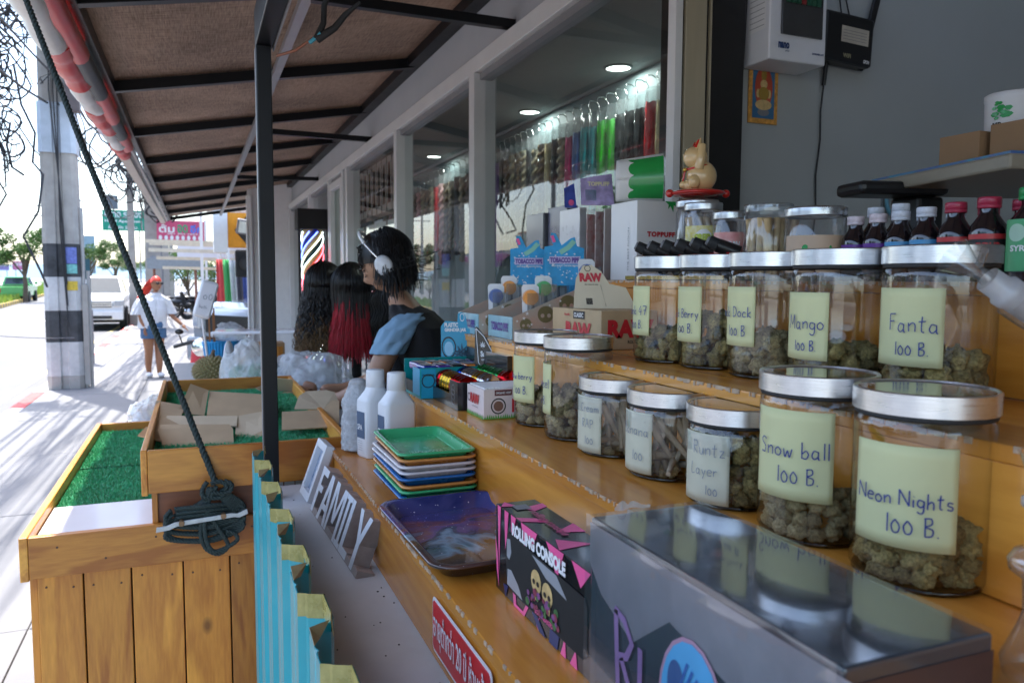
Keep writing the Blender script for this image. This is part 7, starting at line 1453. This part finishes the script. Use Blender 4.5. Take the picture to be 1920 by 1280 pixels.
wl = thing('oval_dish', 'oval white plastic lid standing on edge between basket and bags', 'dish', (.15,4.5,1.0)); G().lathe([(0,.006),(.05,.006),(.055,0),(.062,0),(.062,.008),(0,.012)], (.155,4.45,1.155), 30, rotm('X',78)@rotm('Y',34)@Matrix.Diagonal((.55,1.75,1))).build('disc', M['plwhite'], wl)

# ================================================================ BARBER POLE
bp = thing('barber_pole', 'lit barber pole with spiralling red, white and blue light strings under a black box', 'barber pole', (1.0,7.2,0)); cx_, cy_ = .985, 7.2
G().box(cx_-.14,cx_+.13,cy_-.12,cy_+.12,2.04,2.22).build('top_box', M['matblack'], bp, bev=.004); G().box(cx_-.14,cx_+.13,cy_-.12,cy_+.12,.12,.30).build('base_box', M['matblack'], bp); G().cyl((cx_,cy_,.3),(cx_,cy_,2.04),.088,n=28).build('core', pm('golden pole core', (.42,.28,.12), .4, var=.2, scale=8, stretch=(1,1,.2)), bp)
for dx in (-.128,.118): G().cyl((cx_+dx,cy_-.10,.30),(cx_+dx,cy_-.10,2.04),.010,n=8).build('corner_rod', M['matblack'], bp)
em_ = {'red': pm('red led', (1,.10,.14), .4, var=0, emit=2.2), 'white': pm('white led', (.75,.95,.92), .4, var=0, emit=1.7), 'blue': pm('blue led', (.12,.2,1), .4, var=0, emit=2.2)}
seqn = ['white','white','blue','blue','white','white','red','red']
for k in range(8):
    ph = k*2*pi/8; pts = []
    g = G()
    for q in range(150):
        z = .32+1.70*q/149; a = -z*2*pi/.66*1.0+ph; pts.append((cx_+.095*cos(-a), cy_+.095*sin(-a), z))
    g.tube(pts, .0042, 5); g.build('led_string', em_[seqn[k]], bp)
    g = G()
    for q in range(149):
        a_, b_ = V(pts[q]), V(pts[q+1]); o_ = V((a_.x-cx_, a_.y-cy_, 0)).normalized()*.002; w = V((0,0,.022)) if k % 2 == 0 else V((0,0,0))
        if k % 2 == 0: g.add([a_-o_+V((0,0,-.0)), b_-o_, b_-o_+V((0,0,.062)), a_-o_+V((0,0,.062))], [(0,1,2,3)])
    if k % 2 == 0: g.build('dark_band', pm('dark band', (.02,.05,.05), .4) if k == 0 else (pm('blue band', (.01,.03,.35), .4) if k == 2 else bpy.data.materials['dark band']), bp)

# ================================================================ WIGS ON STANDS
def strands(fn, n, seg, r, g=None, sides=3):
    g = g or G()
    for i in range(n): g.tube([fn(i, q/seg) for q in range(seg+1)], [r*(1-.6*q/seg) for q in range(seg+1)], sides, False)
    return g
def wig(name, label, c, style, L):
    t = thing(name, label, 'wig', (c[0],c[1],.985)); rz = random.Random(style); P = []
    for i in range(1400): a = rz.random()*2*pi; e = rz.random()**.7; P.append((a, e, rz.random(), rz.gauss(0,1)))
    def f(i, q):
        a, e, s, w = P[i]; th = e*1.5; r0 = .088*(.90+.12*s); top = V((r0*sin(th)*cos(a), r0*sin(th)*sin(a), .105*cos(th)))
        if q < .22: k = q/.22; th2 = th+(1.62-th)*k; p = V((r0*1.04*sin(th2)*cos(a), r0*1.04*sin(th2)*sin(a), .108*cos(th2)))
        else:
            k = (q-.22)/.78; d = L*k*(.72+.34*s)*(1-.12*abs(w)); sp_ = 1.0+(.45*k if style == 1 else .18*k)+.06*w*k; p = V((r0*1.04*sp_*cos(a), r0*.9*sp_*sin(a), -d-.005))
            if style == 1: p += V((.009*sin(d*110+a*9+e*31+w*3), .009*cos(d*110+a*7+s*23), .004*sin(d*80+s*40)))*min(1,k*3)
            elif style == 3: p += V((.008*sin(d*60+a), 0, 0))
            if style == 2: p.x *= 1-.15*sin(k*3); 
        return V(c)+p
    n1 = 1150 if style == 1 else 950
    seg = 40 if style == 1 else 16; A = G(); B = G(); 
    for i in range(n1):
        pts = [f(i, q/seg) for q in range(seg+1)]; rad = [.0034*(1-.5*q/seg) for q in range(seg+1)]
        cut = min(seg-2, int(seg*((.80+.14*(P[i][2]-.5)) if style == 1 else (.46+.30*(P[i][2]-.5)+.1*sin(P[i][0]*3))))) if style != 3 else seg
        A.tube(pts[:cut+1], rad[:cut+1], 3, False)
        if cut < seg: B.tube(pts[cut:], rad[cut:], 3, False)
    o = A.build('dark_hair', M['blackhair'], t)
    if B.v: B.build('coloured_lengths', M['brownhair'] if style == 1 else M['redhair'], t)
    sk_ = pm('mannequin skin', (.48,.30,.20), .45) if 'mannequin skin' not in bpy.data.materials else bpy.data.materials['mannequin skin']
    G().ball(V(c)+V((0,0,-.03)), .080, 20, None, (.85,.98,1.28)).build('mannequin_head', sk_, t); G().tube([V(c)+V((.02,-.0,-.10)), V(c)+V((.02,0,-.17)), V(c)+V((.02,0,-.21))], [.045,.045,.06], 16).build('mannequin_neck', sk_, t)
    G().ball(V(c)+V((.078,-.03,-.045)), .013, 8, None, (1,1,1.4)).build('mannequin_nose', sk_, t)
    G().cyl(V(c)+V((.02,0,-.21)), V((c[0]+.02,c[1],1.02)), .022, n=12).build('stand_tube', M['matblack'], t); G().cyl((c[0]+.02,c[1],.986), (c[0]+.02,c[1],1.02), .06, .05, 20).build('stand_base', M['matblack'], t)
    return t
wig('curly_wig', 'long curly black wig fading to light brown tips beside the barber pole', (.560,3.72,1.575), 1, .36)
wig('straight_wig', 'straight black wig with long crimson red lengths beside the curly wig', (.665,3.60,1.570), 2, .35)
wig('dark_wig', 'loose dark wig on a mannequin head half hidden behind the woman in headphones', (.800,3.62,1.62), 3, .34)

# ================================================================ WOMAN WITH HEADPHONES
O = V((.720,2.90,0)); F_ = V((-.926,.378,0)); C_ = V((-.378,-.926,0))      # forward (image left), towards camera
def P3(f, c, z): return O+F_*f+C_*c+V((0,0,z))
wo = thing('person', 'woman in white headphones, pale blue tee and black vest bending over a carton', 'person', (O.x,O.y,0))
pts = [(P3(-.16,0,.98),.11), (P3(-.145,0,1.12),.10), (P3(-.12,0,1.28),.10), (P3(-.07,0,1.42),.085), (P3(-.015,0,1.50),.052), (P3(.03,0,1.555),(.050,.050)),
       (P3(-.02,.145,1.42),.042), (P3(.028,.200,1.32),.043), (P3(.065,.215,1.225),.041), (P3(.20,.165,1.155),.034), (P3(.31,.11,1.165),.024),
       (P3(-.03,-.140,1.42),.045), (P3(.05,-.205,1.29),.042), (P3(.12,-.20,1.19),.042), (P3(.24,-.13,1.15),.034), (P3(.33,-.07,1.165),.024),
       (P3(-.17,.09,.86),.105), (P3(-.12,.10,.48),.062), (P3(-.16,.10,.10),.042), (P3(-.04,.11,.035),.035), (P3(-.17,-.09,.86),.105), (P3(-.12,-.10,.48),.062), (P3(-.16,-.10,.10),.042), (P3(-.04,-.11,.035),.035)]
ed = [(0,1),(1,2),(2,3),(3,4),(4,5),(3,6),(6,7),(7,8),(8,9),(9,10),(3,11),(11,12),(12,13),(13,14),(14,15),(0,16),(16,17),(17,18),(18,19),(0,20),(20,21),(21,22),(22,23)]
skin('body', pts, ed, M['skin'], wo)
# clothes: slightly larger shells over the same joints
vest = M['vest'] = pm('black vest cloth', (.012,.012,.014), .85, var=.2, bump=.2, bscale=30)
def loft(name, rings, mat, parent, ff=None, cc=None, wr=.006, seed=1):
    ff = ff or F_; cc = cc or C_
    def f(u, v):
        k = v*(len(rings)-1); i = min(int(k), len(rings)-2); t = k-i; t = t*t*(3-2*t); (c0, a0, b0), (c1, a1, b1) = rings[i], rings[i+1]
        a = 2*pi*u; A = a0+(a1-a0)*t; B = b0+(b1-b0)*t; n = wr*mnoise.noise(V((cos(a)*2.2, sin(a)*2.2, v*5+seed)))*2+wr*.6*sin(a*7+v*9+seed)
        return c0.lerp(c1, t)+ff*((A+n)*cos(a))+cc*((B+n)*sin(a))
    return G().surf(f, 48, 12*(len(rings)-1)).build(name, mat, parent, solid=.003)
loft('black_vest', [(P3(-.16,0,.90),.155,.175),(P3(-.15,0,1.05),.135,.160),(P3(-.135,0,1.20),.130,.165),(P3(-.10,0,1.33),.130,.180),(P3(-.075,0,1.42),.115,.170),(P3(-.045,0,1.475),.085,.115),(P3(-.015,0,1.505),.050,.062)], vest, wo)
loft('black_apron', [(P3(-.02,0,.70),.09,.16),(P3(-.02,0,1.0),.080,.15),(P3(-.02,0,1.2),.070,.145),(P3(-.02,0,1.36),.055,.11)], vest, wo, seed=4)
tee = pm('pale blue cotton', (.24,.40,.55), .8, var=.06, scale=14, bump=.2, bscale=20)
for s_ in (1,-1): loft('blue_sleeve', [(P3(-.060,.070*s_,1.475),.045,.050),(P3(-.045,.115*s_,1.455),.058,.056),(P3(-.018,.152*s_,1.420),.062,.058),(P3(.004,.178*s_,1.375),.061,.056),(P3(.020,.190*s_,1.335),.058,.054)], tee, wo, wr=.005, seed=s_*3)
for s_ in (-1,1): skin('trouser_leg', [(P3(-.165,.085*s_,.95),.135), (P3(-.17,.09*s_,.82),.125), (P3(-.12,.10*s_,.48),.082), (P3(-.16,.10*s_,.12),.065)], [(0,1),(1,2),(2,3)], pm('dark trousers', (.02,.02,.03), .8) if s_ < 0 else bpy.data.materials['dark trousers'], wo)
hc_ = P3(.055,0,1.655); tilt = Matrix.Rotation(RD(32), 3, C_)            # head bowed
def HP(f, c, z): return hc_+tilt@(F_*f+C_*c+V((0,0,z)))
hd = G()
def headf(u, v):
    a = u*2*pi; b = (v-.5)*pi; x, y, z = cos(b)*cos(a), cos(b)*sin(a), sin(b)
    fx = .095*x*(1 if x < 0 else (.92 if z > -.1 else .92-.25*(-z-.1))); fy = .073*y*(1-.28*max(0,-z)); fz = .118*z
    if x > 0 and z < -.2: fx += .014*(x*(-z))
    if x > .75 and abs(y) < .30: 
        n_ = max(0, 1-abs(z+.12)/.22)*max(0, 1-abs(y)/.22); fx += .020*n_ if z > -.34 else 0
        fx += .007*max(0,1-abs(z+.52)/.10)*max(0,1-abs(y)/.4); fx -= .007*max(0,1-abs(z-.06)/.12)*max(0,1-abs(abs(y)-.2)/.15)
    return HP(fx, fy, fz)
face_o = hd.surf(headf, 56, 40).build('head', M['skin'], wo)
for s_ in (-1,1):
    G().ball(HP(.075,.030*s_,.003), .0105, 12).build('eyelid', M['skin'], wo); G().tube([HP(.083,.018*s_,-.001),HP(.0865,.030*s_,-.004),HP(.080,.042*s_,-.001)], .0012, 5).build('eyelash', M['blackhair'], wo)
    G().tube([HP(.085,.012*s_,.028),HP(.088,.028*s_,.033),HP(.078,.046*s_,.028)], .0022, 5).build('eyebrow', M['blackhair'], wo); G().ball(HP(-.005,.073*s_,-.008), .022, 10, None, (.7,.4,1)).build('ear', M['skin'], wo)
G().tube([HP(.089,-.018,-.062),HP(.096,0,-.060),HP(.089,.018,-.062)], [.002,.0045,.002], 8).build('lips', pm('lips', (.35,.10,.09), .4), wo)
# hair: cap plus hanging strands swept back
hr = G(); rz = random.Random(9)
def capf(u, v): a = u*2*pi; lo = .34*max(0,cos(a))-.42*max(0,-cos(a)); b = lo+(pi/2-lo)*v; x, y, z = cos(b)*cos(a), cos(b)*sin(a), sin(b); return HP(-.010+.102*x*(.95 if x > 0 else 1.08), .083*y, .006+.126*z)
hr.surf(capf, 30, 14)
for i in range(1700):
    a = rz.uniform(.56*pi,1.60*pi); e = rz.random(); b = rz.uniform(.05,1.0)
    s0 = HP(-.012+.108*cos(a)*cos(b)*1.1, .090*sin(a)*cos(b), .020+.125*sin(b)); bk_ = rz.uniform(-.01,.028)+(.05 if i % 47 == 0 else 0); dn = rz.uniform(.05,.155); side_ = sin(a)*.04
    p1 = s0+tilt@(F_*(-.012)+C_*side_*.6)+V((0,0,-.05)); p2 = p1-F_*bk_*.6+C_*side_*.3+V((0,0,-dn*.55)); p3 = p2-F_*(bk_*.5+(.035 if i % 47 == 0 else 0))+C_*rz.uniform(-.02,.02)+V((0,0,-dn*.45+(.05 if i % 47 == 0 else 0)))
    hr.tube(smooth([s0,p1,p2,p3], 3), .0015, 3, False)
for i in range(150):   # lock in front of the face
    s0 = HP(.030+rz.uniform(-.03,.02), rz.uniform(-.03,.06), .105); p1 = HP(.070+rz.uniform(-.02,.004), rz.uniform(-.05,.055), .062); p2 = HP(.082+rz.uniform(-.03,.004), rz.uniform(-.05,.055), .055-rz.uniform(.02,.055)); hr.tube(smooth([s0,p1,p2], 3), .0016, 3, False)
hr.build('hair', M['blackhair'], wo)
hp = thing('headphones', 'white over-ear headphones worn by the woman at the counter', 'headphones', HP(0,.09,0)); wpm = pm('white headphone shell', (.72,.73,.75), .3, var=.02, coat=.2)
for s_ in (-1,1):
    m_ = Matrix((tilt@F_, tilt@V((0,0,1)), (tilt@C_)*s_)).transposed()
    G().lathe([(.0,.026),(.022,.025),(.030,.020),(.034,.010),(.033,0),(.028,-.008),(0,-.008)], HP(-.008,.094*s_,-.012), 30, m_@Matrix.Diagonal((1,1.22,1))).build('ear_cup', wpm, hp); G().lathe([(.026,-.018),(.032,-.016),(.032,-.007),(.026,-.005)], HP(-.008,.094*s_,-.012), 26, m_@Matrix.Diagonal((1,1.2,1))).build('cushion', M['rubber'], hp)
    G().tube([HP(-.004,.108*s_,.025),HP(.004,.106*s_,.060),HP(.012,.092*s_,.095)], .0042, 8).build('arm', M['chrome'], hp)
G().tube(smooth([HP(.012,.092,.095),HP(.014,.070,.128),HP(.014,.03,.148),HP(.014,-.03,.148),HP(.014,-.070,.128),HP(.012,-.092,.095)], 5), .007, 8).build('headband', wpm, hp)
def hand_at(w, d, up, s_, parent, mat, scale=1.0, curl=.6):
    """palm from wrist w along d; fingers bend towards -up"""
    d = V(d).normalized(); up = V(up).normalized(); x = d.cross(up).normalized()*s_
    pts = [(w, (.020*scale,.024*scale)), (w+d*.035*scale, (.016*scale,.034*scale)), (w+d*.070*scale, (.014*scale,.036*scale))]; E = [(0,1),(1,2)]
    skin('palm', pts, E, mat, parent, 1)
    for k in range(4):
        b_ = w+d*.075*scale+x*(.030-.020*k)*scale; Ls = (.030,.034,.032,.024)[k]*scale; P = [b_-d*.02*scale, b_]; dd = d
        for q in range(3): dd = (dd-up*curl*(.35+.2*q)).normalized(); P.append(P[-1]+dd*Ls*(1-.22*q))
        skin('finger', [(p, .0092*scale*(1-.08*i)) for i, p in enumerate(P)], [(i,i+1) for i in range(len(P)-1)], mat, parent, 1)
    P = [w+d*.02*scale+x*.022*scale, w+d*.045*scale+x*.048*scale-up*.006, w+d*.070*scale+x*.056*scale-up*.016, w+d*.09*scale+x*.050*scale-up*.024]
    skin('thumb', [(p, .0105*scale*(1-.1*i)) for i, p in enumerate(P)], [(0,1),(1,2),(2,3)], mat, parent, 1)
hand_at(P3(.315,.108,1.166), (-.926*.95,.378*.95,.15), (0,.1,1), 1, wo, M['skin'], .95, .5); hand_at(P3(.335,-.068,1.166), (-.926,.378,.1), (0,.1,1), -1, wo, M['skin'], .95, .5)
G().tube([P3(.285+.0*q,.122,1.162)+C_*.027*cos(q*.63)+V((0,0,.027*sin(q*.63))) for q in range(11)], .004, 6).build('bracelet', M['plwhite'], label='white bracelet on the wrist of the woman in headphones', cat='bracelet')
t = thing('open_carton', 'small open brown carton with cream flaps held by the woman in headphones', 'box', P3(.42,.02,1.08)); m_ = Matrix((F_, C_, V((0,0,1)))).transposed()
c_ = P3(.43,.03,1.125)
for dx, dy, w, d in ((.055,0,.002,.14),(-.055,0,.002,.14),(0,.071,.112,.002),(0,-.071,.112,.002)): G().obox(c_+m_@V((dx,dy,0)), (w,d,.09), m_).build('wall', M['cardbrown'], t)
G().obox(c_+V((0,0,-.045)), (.108,.138,.002), m_).build('base', M['cardbrown'], t); G().obox(c_+m_@V((.005,.095,.085)), (.112,.002,.072), m_@rotm('X',-38)@rotm('Y',-8)).build('flap', M['cardin'], t); G().obox(c_+m_@V((.075,0,.055)), (.05,.138,.002), m_@rotm('Y',-35)).build('flap', M['cardin'], t)

# ================================================================ WALKING WOMAN ON THE PAVEMENT
O = V((-.640,13.75,0)); F_ = V((.30,-.95,0)).normalized(); C_ = V((.95,.30,0)).normalized()      # faces back to the camera, C_ is image right
S = 1.0
def Q3(f, c, z): return O+F_*f*S+C_*c*S+V((0,0,z))
wk = thing('person', 'red-haired woman in sunglasses, white shirt and denim shorts walking on the sunny pavement', 'person', (O.x,O.y,0))
pts = [(Q3(0,-.02,.84),.125), (Q3(.0,-.02,.98),.12), (Q3(0,0,1.14),.115), (Q3(0,.01,1.26),.09), (Q3(.0,.03,1.35),.048), (Q3(.01,.035,1.40),.045),
       (Q3(0,.185,1.25),.050), (Q3(-.02,.245,1.10),.043), (Q3(.03,.275,.98),.036), (Q3(.10,.36,.88),.028), (Q3(.11,.40,.84),.026),
       (Q3(0,-.165,1.25),.050), (Q3(.0,-.215,1.08),.042), (Q3(.05,-.205,.92),.034), (Q3(.10,-.17,.82),.026),
       (Q3(.0,-.10,.74),.112), (Q3(.03,-.10,.44),.068), (Q3(-.03,-.10,.20),.055), (Q3(-.05,-.09,.075),.036), (Q3(.05,-.10,.035),.032),
       (Q3(.0,.07,.74),.112), (Q3(-.02,.065,.44),.068), (Q3(.06,.045,.20),.055), (Q3(.05,.04,.075),.036), (Q3(.15,.05,.035),.032)]
ed = [(0,1),(1,2),(2,3),(3,4),(4,5),(3,6),(6,7),(7,8),(8,9),(9,10),(3,11),(11,12),(12,13),(13,14),(0,15),(15,16),(16,17),(17,18),(18,19),(0,20),(20,21),(21,22),(22,23),(23,24)]
skin('body', pts, ed, M['skintan'], wk)
sh = pm('white cotton shirt', (.74,.74,.76), .8, var=.04, scale=8, bump=.35, bscale=14)
loft('white_shirt', [(Q3(-.02,-.02,.80),.17,.215),(Q3(-.02,-.02,.95),.165,.215),(Q3(0,0,1.12),.150,.200),(Q3(0,.01,1.25),.120,.190),(Q3(0,.02,1.32),.085,.130),(Q3(0,.03,1.365),.052,.062)], sh, wk, F_, C_, .010)
for s_ in (1,-1): loft('shirt_sleeve', [(Q3(0,.12*s_,1.30),.070,.060),(Q3(0,.185*s_,1.25),.090,.075),(Q3(-.01,.235*s_,1.13),.095,.080),(Q3(.0,.262*s_,1.02),.092,.080)], sh, wk, F_, C_, .008, s_*5)
dn = pm('blue denim', (.07,.15,.27), .8, var=.25, scale=60)
loft('denim_shorts', [(Q3(0,-.02,.90),.14,.175),(Q3(0,-.02,.82),.150,.19),(Q3(0,-.015,.73),.145,.185)], dn, wk, F_, C_, .003)
for c0 in (-.10,.07): loft('shorts_leg', [(Q3(0,c0,.78),.130,.105),(Q3(.003,c0,.70),.128,.108),(Q3(.006,c0,.635),.126,.112)], dn, wk, F_, C_, .003, c0*30)
hc_ = Q3(.02,.045,1.505); tl = Matrix.Rotation(RD(-18), 3, 'Z')
def HQ(f, c, z): return hc_+tl.inverted()@(F_*f+C_*c+V((0,0,z)))
G().surf(lambda u, v: HQ(*(lambda x, y, z: (.095*x+(.016*max(0,1-abs(z+.15)/.2)*max(0,1-abs(y)/.25) if x > .7 else 0), .074*y*(1-.25*max(0,-z)), .117*z))(cos((v-.5)*pi)*cos(u*2*pi), cos((v-.5)*pi)*sin(u*2*pi), sin((v-.5)*pi))), 36, 26).build('head', M['skintan'], wk)
gl_ = thing('sunglasses', 'dark sunglasses worn by the red-haired walking woman', 'sunglasses', HQ(.1,0,0))
for s_ in (-1,1): G().ball(HQ(.092,.033*s_,.012), .028, 14, Matrix((C_, F_, V((0,0,1)))).transposed(), (1,.3,.72)).build('lens', M['black'], gl_); G().tube([HQ(.085,.06*s_,.016),HQ(.0,.079*s_,.016)], .003, 5).build('temple', M['black'], gl_)
G().tube([HQ(.096,-.01,.014),HQ(.096,.01,.014)], .004, 5).build('bridge', M['black'], gl_)
G().tube([HQ(.086,-.022,-.058),HQ(.094,0,-.056),HQ(.086,.022,-.058)], [.003,.006,.003], 8).build('lips', pm('dusky lips', (.3,.07,.06), .4), wk)
rh = pm('bright red hair', (.62,.045,.02), .45, var=.3, scale=40); hr = G(); hr.surf(lambda u, v: HQ(*(lambda x, y, z: (-.012+.104*x, .085*y, .012+.122*z))(cos((.10+.40*v)*pi+(.0 if abs(u-.5) > .3 else -.2))*cos(u*2*pi), cos((.10+.40*v)*pi+(.0 if abs(u-.5) > .3 else -.2))*sin(u*2*pi), sin((.10+.40*v)*pi+(.0 if abs(u-.5) > .3 else -.25)))), 32, 12); rz = random.Random(3)
for i in range(170):
    s0 = HQ(-.09,-.03+rz.uniform(-.03,.03),.03+rz.uniform(-.05,.05)); p1 = s0-C_*rz.uniform(.03,.08)+V((0,0,-.09))-F_*.02; p2 = p1-C_*rz.uniform(.05,.12)+V((0,0,-.16-rz.uniform(0,.05)))-F_*.03; p3 = p2+V((0,0,-rz.uniform(.10,.22)))-C_*rz.uniform(-.02,.03); hr.tube(smooth([s0,p1,p2,p3], 4), .0055, 4, False)
hr.build('hair', rh, wk)
for (a, b_) in ((Q3(.02,-.10,0), 0), (Q3(.12,.05,0), 1)): G().ball(a+V((0,0,.045)), .055, 14, Matrix((C_, F_, V((0,0,1)))).transposed(), (.85,2.0,.75)).build('shoe', M['plwhite'], wk)
def hand2(w, d, s_):
    hand_at(w, d, (0,.2,1), s_, wk, M['skintan'], .95, .3)
hand2(Q3(.11,.40,.84), C_*.5+V((0,0,-.6))+F_*.3, 1); hand2(Q3(.10,-.17,.82), V((0,0,-1))+F_*.3, -1)
